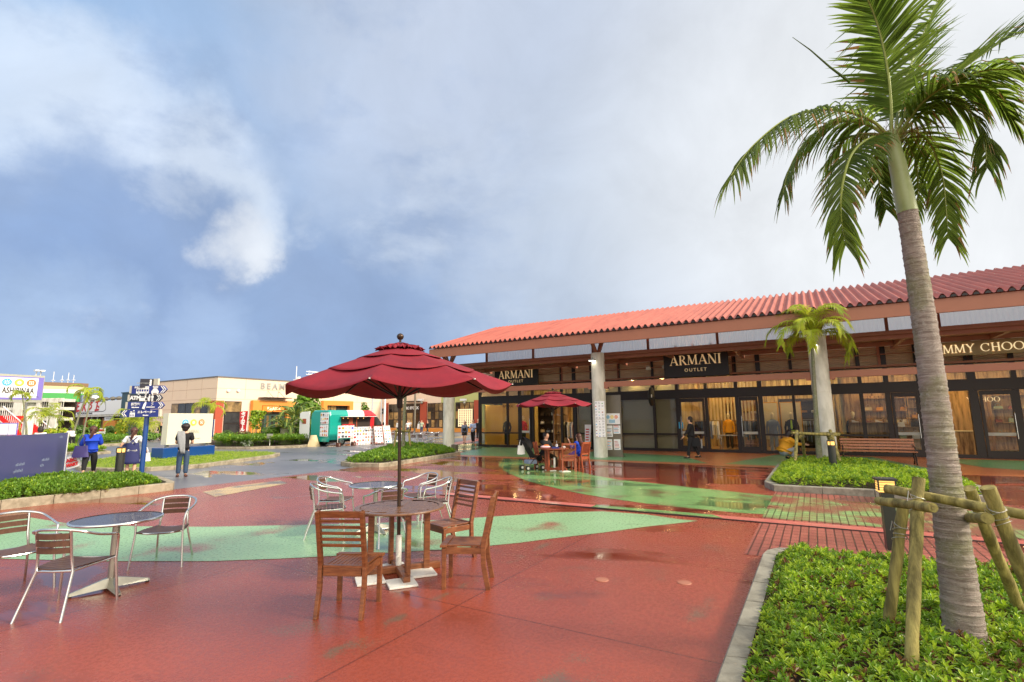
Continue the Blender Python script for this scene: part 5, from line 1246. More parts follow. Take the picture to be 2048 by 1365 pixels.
# ---------------- palms ----------------
def frond(parent, pts, nl=46, Lm=.5, wid=.04, droop=.5, side_up=.25, mats=None, rib=.012, dry=.25, start=.12, tipl=.35, name='frond', gap=0.0, seedv=None):
    """pinnate palm leaf: a bent rib and two rows of folded, drooping leaflets with dry tips"""
    mats = mats or [M['palm'], M['palm_dry'], M['palm_rib']]
    P = crom(pts, 8); n = len(P); b = MB()
    b.tube(P, [rib*(1-.85*i/(n-1))+.0015 for i in range(n)], 6, mi=2)
    cum = [0]
    for i in range(1, n): cum.append(cum[-1]+(P[i]-P[i-1]).length)
    tot = cum[-1]
    def at(s):
        s *= tot
        for i in range(1, n):
            if cum[i] >= s: f = (s-cum[i-1])/max(1e-6, cum[i]-cum[i-1]); return P[i-1].lerp(P[i], f), (P[i]-P[i-1]).normalized()
        return P[-1], (P[-1]-P[-2]).normalized()
    for k in range(nl):
        s = start+(1-start)*(k+R()*.5)/nl
        c, tg = at(min(.999, s))
        sd = tg.cross(Vector((0, 0, 1)))
        if sd.length < .15: sd = tg.cross(Vector((.3, 1, 0)))
        sd.normalize(); upn = sd.cross(tg).normalized()
        for sg in (-1, 1):
            if R() < gap: continue
            prof = sin(min(1, (s-start)/(1-start)*1.15+.22)*pi*.82)**.6
            l = Lm*max(tipl, prof)*(.82+.3*R()); ang = radians(58-30*s+R()*12)
            d = (sd*sg*sin(ang)+tg*cos(ang)+upn*(side_up+.2*(R()-.5))).normalized()
            wd = wid*(.75+.4*R()); ns = 4; p = c.copy(); row = []
            dr = droop*(.7+.7*R()); kink = R() < .2
            wn = (d.cross(upn)).normalized()
            for i in range(ns+1):
                f = i/ns; w_ = wd*(.35+.65*sin(min(1, f*1.6+.25)*pi/2))*(1-f**2.2)+.001
                fold = upn*(-w_*.35)
                row.append((p-wn*w_/2+fold, p+upn*0, p+wn*w_/2+fold))
                d = (d+Vector((0, 0, -dr*(.18+.5*f)))+(Vector((0, 0, -.9)) if kink and i == 2 else Vector())).normalized(); p = p+d*(l/ns)
            vs = [q for r_ in row for q in r_]
            isdry = R() < dry
            for i in range(ns):
                o_ = i*3; mi = 1 if (isdry and i >= ns-1-(R() < .25)) else 0
                k0 = len(b.v); b.add([vs[o_], vs[o_+1], vs[o_+2], vs[o_+3], vs[o_+4], vs[o_+5]], [(0, 1, 4, 3), (1, 2, 5, 4)], mi)
    return b.build(name, mats, parent)
def trunk_mesh(pts, rad, rings=60, n=20, wob=.03, bell=None):
    P = crom(pts, 12); m = len(P); b = MB(); L_ = sum((P[i+1]-P[i]).length for i in range(m-1))
    out_ = []; rr = []
    K = rings*4
    for k in range(K+1):
        f = k/K; x = f*(m-1); i = min(m-2, int(x)); p = P[i].lerp(P[i+1], x-i)
        r = rad[0]+(rad[1]-rad[0])*f
        if bell: r += bell*math.exp(-f*9)
        q = (k % 4)/4
        r *= 1+wob*(.5-abs(q-.5)*2 if False else (.5 if k % 4 == 0 else -.2*(k % 4 == 1)))
        r *= 1+.015*sin(k*.37)+.01*(R()-.5)
        out_.append(p); rr.append(r)
    b.tube(out_, rr, n)
    return b
# bark with ring scars
def bark(name, c, c2, c3, sc_=1.0):
    m = bpy.data.materials.new(name); m.use_nodes = True; t = m.node_tree; b = t.nodes['Principled BSDF']; l = t.links.new
    def n(ty, **k):
        q = t.nodes.new(ty)
        for a, v in k.items():
            if a == 'inp':
                for i, x in v.items(): q.inputs[i].default_value = x
            else: setattr(q, a, v)
        return q
    tcn = n('ShaderNodeTexCoord'); mp = n('ShaderNodeMapping'); mp.inputs['Scale'].default_value = (3*sc_, 3*sc_, 30*sc_); l(tcn.outputs['Object'], mp.inputs[0])
    n1 = n('ShaderNodeTexNoise', inp={'Scale': 2.0, 'Detail': 8.0, 'Roughness': .7, 'Distortion': .6}); l(mp.outputs[0], n1.inputs['Vector'])
    n2 = n('ShaderNodeTexNoise', inp={'Scale': 3.2*sc_, 'Detail': 4.0}); l(tcn.outputs['Object'], n2.inputs['Vector'])
    n3 = n('ShaderNodeTexNoise', inp={'Scale': 30*sc_, 'Detail': 8.0, 'Roughness': .8, 'Distortion': 1.0}); l(tcn.outputs['Object'], n3.inputs['Vector'])
    r1 = n('ShaderNodeMapRange', inp={1: .35, 2: .65, 3: 0., 4: 1.}); l(n1.outputs[0], r1.inputs[0])
    m1 = n('ShaderNodeMix', data_type='RGBA'); l(r1.outputs[0], m1.inputs[0]); m1.inputs[6].default_value = rgb4(c2); m1.inputs[7].default_value = rgb4(c)
    r2 = n('ShaderNodeMapRange', inp={1: .48, 2: .66, 3: 0., 4: .75}); l(n2.outputs[0], r2.inputs[0])
    m2 = n('ShaderNodeMix', data_type='RGBA'); l(r2.outputs[0], m2.inputs[0]); l(m1.outputs[2], m2.inputs[6]); m2.inputs[7].default_value = rgb4(c3)
    r3 = n('ShaderNodeMapRange', inp={1: .52, 2: .6, 3: 0., 4: .55}); l(n3.outputs[0], r3.inputs[0])
    m3 = n('ShaderNodeMix', data_type='RGBA'); l(r3.outputs[0], m3.inputs[0]); l(m2.outputs[2], m3.inputs[6]); m3.inputs[7].default_value = rgb4((206, 198, 184))
    l(m3.outputs[2], b.inputs['Base Color']); b.inputs['Roughness'].default_value = .75
    ad_ = n('ShaderNodeMath', operation='ADD'); l(n1.outputs[0], ad_.inputs[0]); l(n3.outputs[0], ad_.inputs[1])
    bp = n('ShaderNodeBump', inp={'Strength': 1.0, 'Distance': .03}); l(ad_.outputs[0], bp.inputs['Height']); l(bp.outputs[0], b.inputs['Normal'])
    return m
M['bark'] = bark('palm_bark', (206, 188, 174), (146, 126, 114), (146, 150, 88))
M['bark_small'] = bark('palm_bark_small', (150, 148, 118), (98, 96, 68), (104, 120, 66), 1.6)
# --- big palm ---
PB = G(1935, 1310, .1)
t = thing('palm_tree', 'tall palm with a ringed grey trunk and drooping fronds in the right foreground bed', 'palm tree', PB)
PY = PB.y
top = AT(1787, 290, PY)-PB; mid_ = AT(1815, 425, PY)-PB
b = trunk_mesh([(0, 0, -.02), AT(1902, 1050, PY)-PB, AT(1876, 850, PY)-PB, AT(1848, 640, PY)-PB, mid_], (.108, .066), rings=58, n=28, wob=.09, bell=.022)
b.build('trunk', M['bark'], t, smooth=True)
b = MB(); q = crom([mid_, mid_.lerp(top, .35), mid_.lerp(top, .7), top, top+Vector((-.01, 0, .12))], 6); nq = len(q)
b.tube(q, [.07-.002*sin(i*.9)-.032*(i/(nq-1))**1.3 for i in range(nq)], 20); b.build('crownshaft', M['shaft'], t, smooth=True)
def pxp(l, P0=PB, Y=None):
    """list of (px, py, depth offset) to points local to the palm"""
    return [AT(x, y, (Y or PY)+dy)-P0 for x, y, dy in l]
random.seed(3)
FR = [
 ([(1783, 279, 0), (1740, 240, -.02), (1668, 220, -.1), (1585, 232, -.2), (1508, 290, -.3), (1462, 352, -.38)], dict(nl=86, Lm=.48, wid=.02, droop=1.0, side_up=.0)),
 ([(1780, 276, .05), (1725, 246, .12), (1660, 248, .2), (1608, 288, .28), (1578, 340, .3), (1566, 388, .3)], dict(nl=74, Lm=.42, wid=.021, droop=1.0, side_up=.0)),
 ([(1783, 285, -.05), (1745, 276, -.15), (1706, 306, -.3), (1686, 366, -.4), (1682, 430, -.42), (1692, 490, -.4)], dict(nl=72, Lm=.4, wid=.023, droop=.65, side_up=0)),
 ([(1783, 270, 0), (1781, 200, -.02), (1772, 120, -.06), (1752, 40, -.12), (1722, -30, -.22), (1700, -70, -.35)], dict(nl=74, Lm=.48, wid=.034, droop=.2, side_up=.25, dry=.1)),
 ([(1790, 275, 0), (1800, 205, .12), (1822, 130, .22), (1850, 60, .3), (1880, -10, .35)], dict(nl=56, Lm=.4, wid=.026, droop=.3, side_up=.2, dry=.1)),
 ([(1793, 275, 0), (1812, 225, -.05), (1862, 185, -.15), (1925, 170, -.25), (1985, 190, -.3), (2030, 240, -.35)], dict(nl=76, Lm=.46, wid=.024, droop=.85, side_up=.2, dry=.3)),
 ([(1793, 275, 0), (1830, 225, .1), (1885, 170, .22), (1950, 120, .3), (2020, 75, .36), (2090, 50, .4)], dict(nl=72, Lm=.46, wid=.027, droop=.25, side_up=.35, dry=.15)),
 ([(1796, 272, 0), (1850, 200, -.2), (1935, 150, -.45), (2030, 140, -.65), (2110, 180, -.8)], dict(nl=66, Lm=.48, wid=.026, droop=.85, side_up=.15, dry=.3)),
 ([(1795, 280, .03), (1825, 262, .1), (1862, 290, .18), (1884, 350, .2), (1892, 420, .2), (1896, 478, .2)], dict(nl=74, Lm=.38, wid=.023, droop=.6, side_up=0)),
 ([(1786, 284, .1), (1768, 275, .25), (1755, 310, .36), (1758, 365, .4), (1772, 420, .4)], dict(nl=50, Lm=.3, wid=.02, droop=.7, side_up=0)),
 ([(1792, 284, .1), (1815, 280, .25), (1832, 320, .34), (1836, 380, .36), (1832, 425, .36)], dict(nl=46, Lm=.28, wid=.02, droop=.7, side_up=0)),
 ([(1795, 276, 0), (1860, 215, -.1), (1930, 215, -.2), (1968, 270, -.25), (1972, 340, -.25)], dict(nl=62, Lm=.42, wid=.022, droop=1.0, side_up=.0, dry=.35)),
 ([(1788, 278, .05), (1740, 268, .2), (1690, 280, .4), (1650, 330, .55)], dict(nl=46, Lm=.3, wid=.018, droop=1.0, side_up=0, dry=.5)),
]
for pts, kw in FR:
    kw.setdefault('gap', .1); kw.setdefault('dry', .3)
    frond(t, pxp(pts), rib=.013, mats=[M['palm'], M['palm_dry'], M['palm_rib']], **kw)
# the unopened spear that points up to the left
b = MB(); b.tube(pxp([(1700, 165, .0), (1660, 135, 0), (1620, 100, 0), (1585, 75, 0)]), [.012, .008, .005, .002], 5); b.build('leaf_spear', M['palm'], t)
# dry fibres hanging at the crown base
b = MB(); random.seed(8)
for k in range(60):
    a = R()*6.28; p0 = top+Vector((cos(a)*.05, sin(a)*.05, .05+.05*R())); l = .1+.28*R(); b.tube([p0, p0+Vector((cos(a)*l*.6, sin(a)*l*.6, .02)), p0+Vector((cos(a)*l, sin(a)*l, -l*.7))], .0016, 3)
o = b.build('dry_fibres', M['palm_dry'], t); o['kind'] = 'stuff'

def palm(name, lab, base, hgt, lean, r0, r1, nf, fl, Lm, wid, mats, shaft=True, group=None, up0=1.0, droop=.7, seed=1, dens=30, smooth_shaft=.18, arch=1.0):
    random.seed(seed); t = thing(name, lab, 'palm tree', base, 0, group)
    lx, ly = lean; tp = Vector((lx, ly, hgt))
    b = trunk_mesh([(0, 0, -.02), (lx*.2, ly*.2, hgt*.35), (lx*.6, ly*.6, hgt*.7), tp], (r0, r1), rings=max(12, int(hgt*12)), n=14, wob=.03, bell=r0*.25)
    b.build('trunk', M['bark_small'], t, smooth=True)
    if shaft:
        b = MB(); b.tube([tp, tp+Vector((lx*.05, 0, smooth_shaft)), tp+Vector((lx*.1, 0, smooth_shaft*2))], [r1*1.15, r1*1.05, r1*.6], 12); b.build('crownshaft', M['shaft'], t, smooth=True); tp = tp+Vector((lx*.1, 0, smooth_shaft*2))
    for k in range(nf):
        a = 2*pi*k/nf*1.0+R()*.5; el = up0*(.25+.9*((k*.618) % 1)); L1 = fl*(.8+.35*R())
        pts = []; p = tp.copy(); ang = el
        for i in range(6):
            pts.append(p.copy()); p = p+Vector((cos(a)*cos(ang), sin(a)*cos(ang), sin(ang)))*(L1/5); ang -= arch*(.35+.12*i)*(.8+.3*R())
        frond(t, pts, nl=dens, Lm=Lm, wid=wid, droop=droop, side_up=.15, mats=mats, rib=r1*.22, dry=.15)
    return t
# small palm in the bed by the bench
pb = G(1640, 930, .12); tp_ = AT(1628, 695, pb.y)-pb
palm('palm_tree', 'small bright green palm with a slim leaning trunk in front of the second round column', pb, tp_.z, (tp_.x, .1), .088, .05, 20, 1.8, .5, .026, [M['palm_yellow'], M['palm_dry'], M['palm_rib']], seed=14, dens=60, smooth_shaft=.2, up0=1.5, arch=1.0, droop=.8)
# stakes round the small palm
def stake_frame(name, lab, posts, rails, rad, bnd=True):
    base = sum((Vector(p[0]) for p in posts), Vector())/len(posts); base.z = 0
    t = thing(name, lab, 'tree stakes', base)
    for p, q in posts:
        b = MB(); P0, P1 = Vector(p)-base, Vector(q)-base; n = 9
        b.tube([P0.lerp(P1, i/n)+Vector((R()-.5, R()-.5, 0))*rad*.12 for i in range(n+1)], [rad*(1+.07*sin(i*2.1+P0.x*9)) for i in range(n+1)], 14); o = b.build('stake', M['log'], t, smooth=True)
    for p, q in rails:
        b = MB(); P0, P1 = Vector(p)-base, Vector(q)-base; n = 7
        b.tube([P0.lerp(P1, i/n)+Vector((0, R()-.5, R()-.5))*rad*.12 for i in range(n+1)], [rad*.86*(1+.05*sin(i*1.7)) for i in range(n+1)], 14); o = b.build('cross_rail', M['log_dark'] if False else M['log'], t, smooth=True)
        d = (P1-P0).normalized()
        for e, s in ((P0, -1), (P1, 1)):   # sawn ends with rings
            b = MB(); b.tube([e+d*s*.001, e+d*s*.004], rad*.8, 14); b.tube([e+d*s*.004, e+d*s*.006], rad*.35, 12); b.build('sawn_end', M['log_end'], o)
    if bnd:
        for p, q in posts:
            P0, P1 = Vector(p)-base, Vector(q)-base; f = 1-.16/max(.3, (P1-P0).length)
            c = P0.lerp(P1, f); ax = (P1-P0).normalized(); x = ax.cross(Vector((0, 1, .2))).normalized(); y = ax.cross(x)
            b = MB()
            for m_, tl in ((0, .5), (.03, -.4), (-.035, .25), (-.07, .6)):
                b.tube([c+ax*(m_+tl*rad*sin(a))+x*cos(a)*rad*1.1*(1+.15*(tl > .4))+y*sin(a)*rad*1.1 for a in [2*pi*i/18 for i in range(18)]], .0025 if rad < .05 else .003, 5, close=True)
            b.tube([c+x*rad*1.1, c+x*rad*1.9+ax*.05, c+x*rad*2.0-ax*.02], .0025, 5); b.build('wire_tie', M['wire'], t)
    return t
mk('log_end', (150, 138, 74), .8, var=.3, vs=30, c2=(108, 94, 46))
random.seed(6)
def AY(px, py, Y): return tuple(AT(px, py, Y))
stake_frame('tree_support', 'weathered log frame tied with wire round the large palm trunk',
    [((2.43, 3.39, .08), AY(1837, 957, 3.62)), ((2.72, 3.99, .08), AY(1806, 1016, 3.92)), ((3.3, 3.27, .08), AY(1976, 975, 3.16)), ((3.98, 4.2, .08), AY(1938, 977, 3.9))],
    [(AY(1772, 978, 3.86), AY(2100, 1040, 3.1)), (AY(1866, 1016, 3.4), AY(1757, 1002, 3.95)), (AY(1975, 1037, 3.0), AY(1930, 1036, 3.95))], .037)
c = G(1640, 930, .12); Yb = c.y
stake_frame('tree_support', 'thin log frame round the small palm beside the lit bollard',
    [(tuple(G(1590, 936, .12)), AY(1594, 862, Yb-.1)), (tuple(G(1684, 936, .12)), AY(1660, 861, Yb-.1)), (tuple(G(1610, 922, .12)), AY(1604, 866, Yb+.5)), (tuple(G(1668, 922, .12)), AY(1655, 866, Yb+.5))],
    [(AY(1583, 866, Yb-.15), AY(1678, 871, Yb-.2)), (AY(1588, 867, Yb+.6), AY(1680, 868, Yb+.55)), (AY(1600, 874, Yb-.4), AY(1607, 868, Yb+.7)), (AY(1662, 876, Yb-.4), AY(1658, 869, Yb+.7))], .05)
cc = G(806, 905, .12); Yc = cc.y
stake_frame('tree_support', 'thin log frame in the middle bed, behind the parasol pole',
    [(tuple(G(786, 906, .12)), AY(794, 858, Yc)), (tuple(G(822, 905, .12)), AY(817, 858, Yc)), (tuple(G(808, 899, .12)), AY(806, 859, Yc+.7))],
    [(AY(790, 862, Yc-.1), AY(821, 863, Yc-.1)), (AY(793, 861, Yc+.5), AY(808, 862, Yc-.3))], .05)
palm('palm_tree', 'slim palm trunk in the middle bed, its crown hidden by the red parasol', cc, 3.2, (.05, .1), .09, .06, 11, 1.0, .4, .05, [M['palm_yellow'], M['palm_dry'], M['palm_rib']], seed=4, dens=20, up0=1.0)
# thin palms on the left
YL = G(140, 897).y; b0 = G(140, 897)
def thin(lab, bpx, bpy_, tpx, tpy, nf, fl, seed, r=.07, **k):
    b_ = G(bpx, bpy_); tp = AT(tpx, tpy, b_.y)-b_
    return palm('palm_tree', lab, b_, tp.z, (tp.x, .1), r, r*.55, nf, fl, k.get('Lm', .5), .06, k.get('mats', [M['palm_yellow'], M['palm_dry'], M['palm_rib']]), shaft=False, group='young leaning palms on the left', seed=seed, dens=22, up0=k.get('up0', .9), arch=k.get('arch', 1.1))
thin('thin leaning palm with a sparse drooping crown, left of two by the restaurant sign', 141, 897, 174, 782, 5, 1.5, 31)
thin('second thin leaning palm just right of the first, before the red restaurant sign', 163, 893, 181, 790, 5, 1.4, 32)
thin('thin palm stem rising in front of the round-logo billboard', 52, 893, 42, 790, 4, .9, 33, r=.08)
thin('young palm with wide yellow-green fronds left of the white-shirted person', 88, 890, 96, 838, 9, 2.4, 34, Lm=.7, up0=1.3)
thin('bushy yellow palm between the restaurant sign and the sign post', 262, 884, 262, 850, 12, 2.6, 35, Lm=.8, up0=1.4)
thin('bushy yellow-green palm behind the blue sign post', 292, 882, 290, 852, 11, 2.4, 36, Lm=.8, up0=1.4)
# ---------------- pink shop building (middle distance) ----------------
mk('pink_wall', (236, 210, 184), .8, var=.03, vs=.6)
mk('rust_wall', (176, 78, 54), .8, var=.05, vs=1)
mk('orange_wall', (222, 144, 60), .75, var=.04, vs=1)
mk('green_wall', (190, 190, 122), .8, var=.04, vs=1)
mk('joint', (178, 144, 120), .8, var=0)
mk('cap_grey', (110, 106, 102), .6, var=.05)
mk('shop_glow', (196, 158, 100), .6, var=.5, vs=1.4, emit=.35, c2=(90, 66, 44))
mk('door_green', (40, 66, 54), .5, var=.1)
uB, vB = -53.8, 29.9; HB = 6.35; vE = 54.4; uE = -24.0
PBO = (uB, vB, 0)
pb_ = thing('shop_building', 'long pink rendered shop building with rust-coloured piers, its corner facing the lawn', 'shop building', W(uB, vB), A)
def PP(mb, name, m, **k): return mb.build(name, m, pb_, off=PBO, **k)
uW = atv(273, 870, vB)[0]
mb = MB(); mb.bx(uW, uB, vB, vE+14, 0, HB); mb.bx(uB, -43.5, vE, vE+14, 0, HB); PP(mb, 'wall', M['pink_wall'])
mb = MB(); mb.bx(-43.5, uE, vE+.05, vE+14, 0, HB-.2); PP(mb, 'green_wall', M['green_wall'])
mb = MB(); mb.bx(uW-.1, uB+.08, vB-.08, vB+.25, HB, HB+.12); mb.bx(uB-.2, uB+.08, vB+.25, vE, HB, HB+.12); mb.bx(uB, -43.4, vE-.08, vE+.2, HB+.001, HB+.121); mb.bx(-43.4, uE, vE-.05, vE+.2, HB-.2, HB-.1); PP(mb, 'roof_edge', M['cap_grey'])
mb = MB()
for z in (1.1, 2.1, 3.1, 4.1, 5.2):
    mb.bx(uW, uB-.01, vB-.012, vB, z-.012, z+.012)
    if z > 3.6 : mb.bx(uB, uB+.012, vB+.02, vE, z-.012, z+.012)
for x in range(1, int((uB-uW)/3)+1): mb.bx(uB-x*3.0-.01, uB-x*3.0+.01, vB-.011, vB, 4.2, HB)
for y in (33, 37, 41, 45, 49): mb.bx(uB, uB+.011, y-.01, y+.01, 4.2, HB)
o = PP(mb, 'wall_joints', M['joint'])
# rust pier at the corner, wrapping both faces
u_p = atv(415, 840, vB)[0]; v_p = atu(445, 840, uB)[0]
mb = MB(); mb.bx(u_p, uB+.06, vB-.06, v_p, .5, 3.9); PP(mb, 'corner_pier', M['rust_wall'])
mb = MB(); mb.bx(u_p-.02, uB+.08, vB-.08, v_p+.02, 0, .5); PP(mb, 'pier_base', M['orange_wall'])
# ribbon window on the left face
def win_v(x0, x1, z0, z1, nx, nz, vv, glow='shop_glow', nm='window'):
    """window in a face that looks along -v"""
    f = MB(); f.bx(x0, x1, vv-.04, vv, z0, z1); o = PP(f, nm, M['frame'])
    for i in range(nx):
        for j in range(nz):
            a, b_ = x0+(x1-x0)*i/nx+.07, x0+(x1-x0)*(i+1)/nx-.07; c, d = z0+(z1-z0)*j/nz+.07, z0+(z1-z0)*(j+1)/nz-.07
            q = MB(); q.bx(a, b_, vv-.055, vv-.042, c, d); q.build('pane', M['pane_lit'] if R() < .65 else M['pane_dark'], o, off=PBO)
    return o
def win_u(y0, y1, z0, z1, ny, nz, uu_, nm='window'):
    f = MB(); f.bx(uu_, uu_+.04, y0, y1, z0, z1); o = PP(f, nm, M['frame'])
    for i in range(ny):
        for j in range(nz):
            a, b_ = y0+(y1-y0)*i/ny+.07, y0+(y1-y0)*(i+1)/ny-.07; c, d = z0+(z1-z0)*j/nz+.07, z0+(z1-z0)*(j+1)/nz-.07
            q = MB(); q.bx(uu_+.042, uu_+.055, a, b_, c, d); q.build('pane', M['pane_lit'] if R() < .65 else M['pane_dark'], o, off=PBO)
    return o
mat_l = mat('pane_lit', (150, 120, 74), .12, var=.7, vs=1.1, emit=.12, c2=(52, 40, 30)); M['pane_lit'] = mat_l
M['pane_dark'] = mat('pane_dark', (58, 56, 52), .06, var=.4, vs=.8, c2=(34, 30, 28))
random.seed(17)
xa, _ = atv(342, 830, vB); xb, _ = atv(420, 830, vB)
win_v(xa, xb-.3, 1.7, 3.75, 5, 1, vB-.0)
# right face: tall window, orange portal with sign, further portal
def vat(px): return atu(px, 850, uB)[0]
y0, y1 = vat(446), vat(480); win_u(y0, y1, .3, 3.85, 1, 3, uB)
y0, y1 = vat(498), vat(584)
mb = MB(); mb.bx(uB, uB+.5, y0, y0+1.1, 0, 4.0); mb.bx(uB, uB+.5, y1-1.1, y1, 0, 4.0); mb.bx(uB, uB+.5, y0+1.1, y1-1.1, 3.45, 4.0); PP(mb, 'portal', M['orange_wall'])
win_u(y0+1.1, y1-1.1, 2.5, 3.45, 4, 1, uB, 'fanlight')
mb = MB(); mb.bx(uB, uB+.1, y0+1.1, y1-1.1, .05, 2.5); dd = PP(mb, 'entrance_door', M['door_green'])
for k in range(5):
    yy = y0+1.25+(y1-y0-2.5)*k/5; q = MB(); q.bx(uB+.102, uB+.11, yy+.15, yy+(y1-y0-2.5)/5-.15, .3, 2.3); q.build('door_pane', M['pane_lit' if k % 2 else 'pane_dark'], dd, off=PBO)
mb = MB(); mb.bx(uB, uB+1.2, y0+.9, y1-1.0, 4.28, 4.36); PP(mb, 'door_canopy', M['frame'])
for y in (y0+2, y1-2): q = MB(); q.tube([(uB+.02, y, 5.1), (uB+1.1, y, 4.36)], .02, 5); PP(q, 'canopy_rod', M['frame'])
def sign_u(y0, y1, z0, z1, txt, m, tm, lab, sz, uu_, th=.12, bold=0.0, name='shop_sign'):
    t = thing(name, lab, 'sign', W(uu_, (y0+y1)/2, z0), A+pi/2)
    if m: q = MB(); q.bx(-(y1-y0)/2, (y1-y0)/2, -th, 0, 0, z1-z0); q.build('sign_board', m, t)
    text(txt, sz, tm, (0, -th-.01 if m else -.03, (z1-z0)/2), t, bold=bold, space=1.15 if m else 1.5, ext=.02)
    return t
mk('letter_grey', (160, 156, 150), .5, var=0)
mk('sign_orange', (236, 116, 30), .5, var=0, emit=.5)
ys0, ys1 = vat(517), vat(560)
sign_u(ys0, ys1, 2.75, 3.4, 'BEAMS', M['sign_orange'], M['cream_letter'], 'small orange lit sign over the green doors', .5, uB+.5, bold=.02)
ys0, ys1 = vat(524), vat(568)
zs = atu(545, 774, uB)[1]
sign_u(ys0, ys1, zs-.4, zs+.4, 'BEAMS', None, M['letter_grey'], 'large grey metal letters high on the pink wall', .95, uB+.02, bold=.02)
for px in (456, 476):
    (yy, zz) = atu(px, 782, uB); q = MB(); q.lathe([(.16, 0), (.16, .14), (.1, .2)], 12, T=TM((0, 0, 0), 0, pi/2)); o = q.build('wall_lamp', M['plastic']); o.location = W(uB+.02, yy, zz); o.rotation_euler = (0, 0, A+pi/2); tag(o, ['left', 'right'][px > 460]+' one of two round white wall lamps high on the pink wall', 'wall lamp', 'round wall lamps on the pink wall')
# second portal on the same face, behind the food van
y0, y1 = vat(640), vat(700)
mb = MB(); mb.bx(uB, uB+.5, y0, y0+.6, 0, 4.2); mb.bx(uB, uB+.5, y1-.6, y1, 0, 4.2); mb.bx(uB, uB+.5, y0+.6, y1-.6, 3.6, 4.2); PP(mb, 'portal', M['orange_wall'])
win_u(y0+.6, y1-.6, 2.2, 3.6, 4, 1, uB, 'fanlight')
sign_u(y0+1.6, y1-1.6, 2.1, 2.9, 'OUTLET', M['sign_orange'], M['cream_letter'], 'orange sign panel above the roof of the food van', .3, uB+.5) if False else None
# far face (looks along -v): piers, windows, doors
def ufar(px): return atv(px, 850, vE)[0]
def far_win(px0, px1, nx, nz=3): return win_v(ufar(px0), ufar(px1), .55, 3.9, nx, nz, vE)
def far_pier(px0, px1): q = MB(); q.bx(ufar(px0), ufar(px1), vE-.25, vE, .5, 4.1); PP(q, 'pier', M['rust_wall'])
mb = MB(); mb.bx(uB, uE, vE-.3, vE, 0, .5); PP(mb, 'plinth', M['orange_wall'])
far_win(744, 765, 2); far_pier(766, 776); far_win(777, 798, 2); far_win(800, 812, 1)
q = MB(); q.bx(ufar(812), ufar(841), vE-.1, vE, .02, 3.9); dr = PP(q, 'shop_entrance', M['frame'])
q = MB(); q.bx(ufar(815), ufar(826), vE-.12, vE-.102, .2, 2.6); q.build('door_pane', M['pane_lit'], dr, off=PBO); q = MB(); q.bx(ufar(829), ufar(838), vE-.12, vE-.102, .2, 2.6); q.build('door_pane', M['pane_dark'], dr, off=PBO)
far_pier(842, 854); far_win(855, 870, 2); far_win(870, 886, 2); far_win(911, 949, 4); far_pier(950, 960)
q = MB()
for k in range(7): q.bx(ufar(917+k*4.4), ufar(919+k*4.4), vE-.08, vE-.057, .7, 3.0)
for k in range(8): q.bx(ufar(917), ufar(945), vE-.085, vE-.081, .75+k*.3, .85+k*.3)
PP(q, 'lattice_screen', M['store_light'] if False else M['cream_letter'])
t = thing('shop_sign', 'dark shop fascia with small white letters above the far doors', 'sign', W(ufar(827), vE-.35, 2.95), A)
q = MB(); q.bx(-.85*1.6, .85*1.6, 0, .2, 0, .65); q.build('sign_board', M['frame'], t); text('BC STOCK', .5, M['white_sign'], (0, -.02, .32), t, bold=.02)
q = MB(); q.bx(-1.2, 1.2, -.9, 0, 0, .1); o = q.build('door_awning', M['frame'], pb_); o.location = (ufar(827)-uB, vE-vB, 4.15)
t = thing('blade_sign', 'small dark blue projecting sign on the far rust pier', 'sign', W(ufar(771), vE-.3, 2.55), A); q = MB(); q.bx(-.45, .45, -.6, -.5, 0, .75); q.build('sign_panel', M['sign_dark'], t); q = MB(); q.bx(-.3, .3, -.62, -.605, .3, .38); q.build('bar_mark', M['alu'], t)
# CCTV cameras
for px, lab in ((846, 'white surveillance camera on the yellow-green wall, beside the thin post'), (931, 'white surveillance camera on the yellow-green wall right of the grey column')):
    (uu_, zz) = atv(px, 802, vE); t = thing('security_camera', lab, 'camera', W(uu_, vE-.3, zz), A); q = MB(); q.box((0, -.2, .12), (.9, .3, .26)); q.build('camera_body', M['plastic'], t); q = MB(); q.ell((.2, -.2, -.25), (.22, .22, .22), 10, 8); q.build('camera_dome', M['alu_dull'], t, smooth=True)
# masts and posts near the food van
for px, y0_, y1_, r_, m_, lab in ((743, 787, 858, .11, 'plastic', 'white round mast behind the food van roof, leftmost of three'), (829, 793, 868, .12, 'steel_grey', 'tall grey post among the far people, left of the rust pier'), (761, 787, 858, .07, 'plastic', 'thin white mast behind the food van, middle of three'), (768, 787, 858, .12, 'plastic', 'thick white mast behind the food van, rightmost of three')):
    g = G(px, y1_+14 if px < 800 else y1_); hh = AT(px, y0_-40, g.y).z; q = MB(); q.tube([(0, 0, 0), (0, 0, hh)], r_, 12); q.lathe([(r_*1.8, 0), (r_*1.8, .06)], 12); o = q.build('mast', M[m_], smooth=True); o.location = g; tag(o, lab, 'mast')
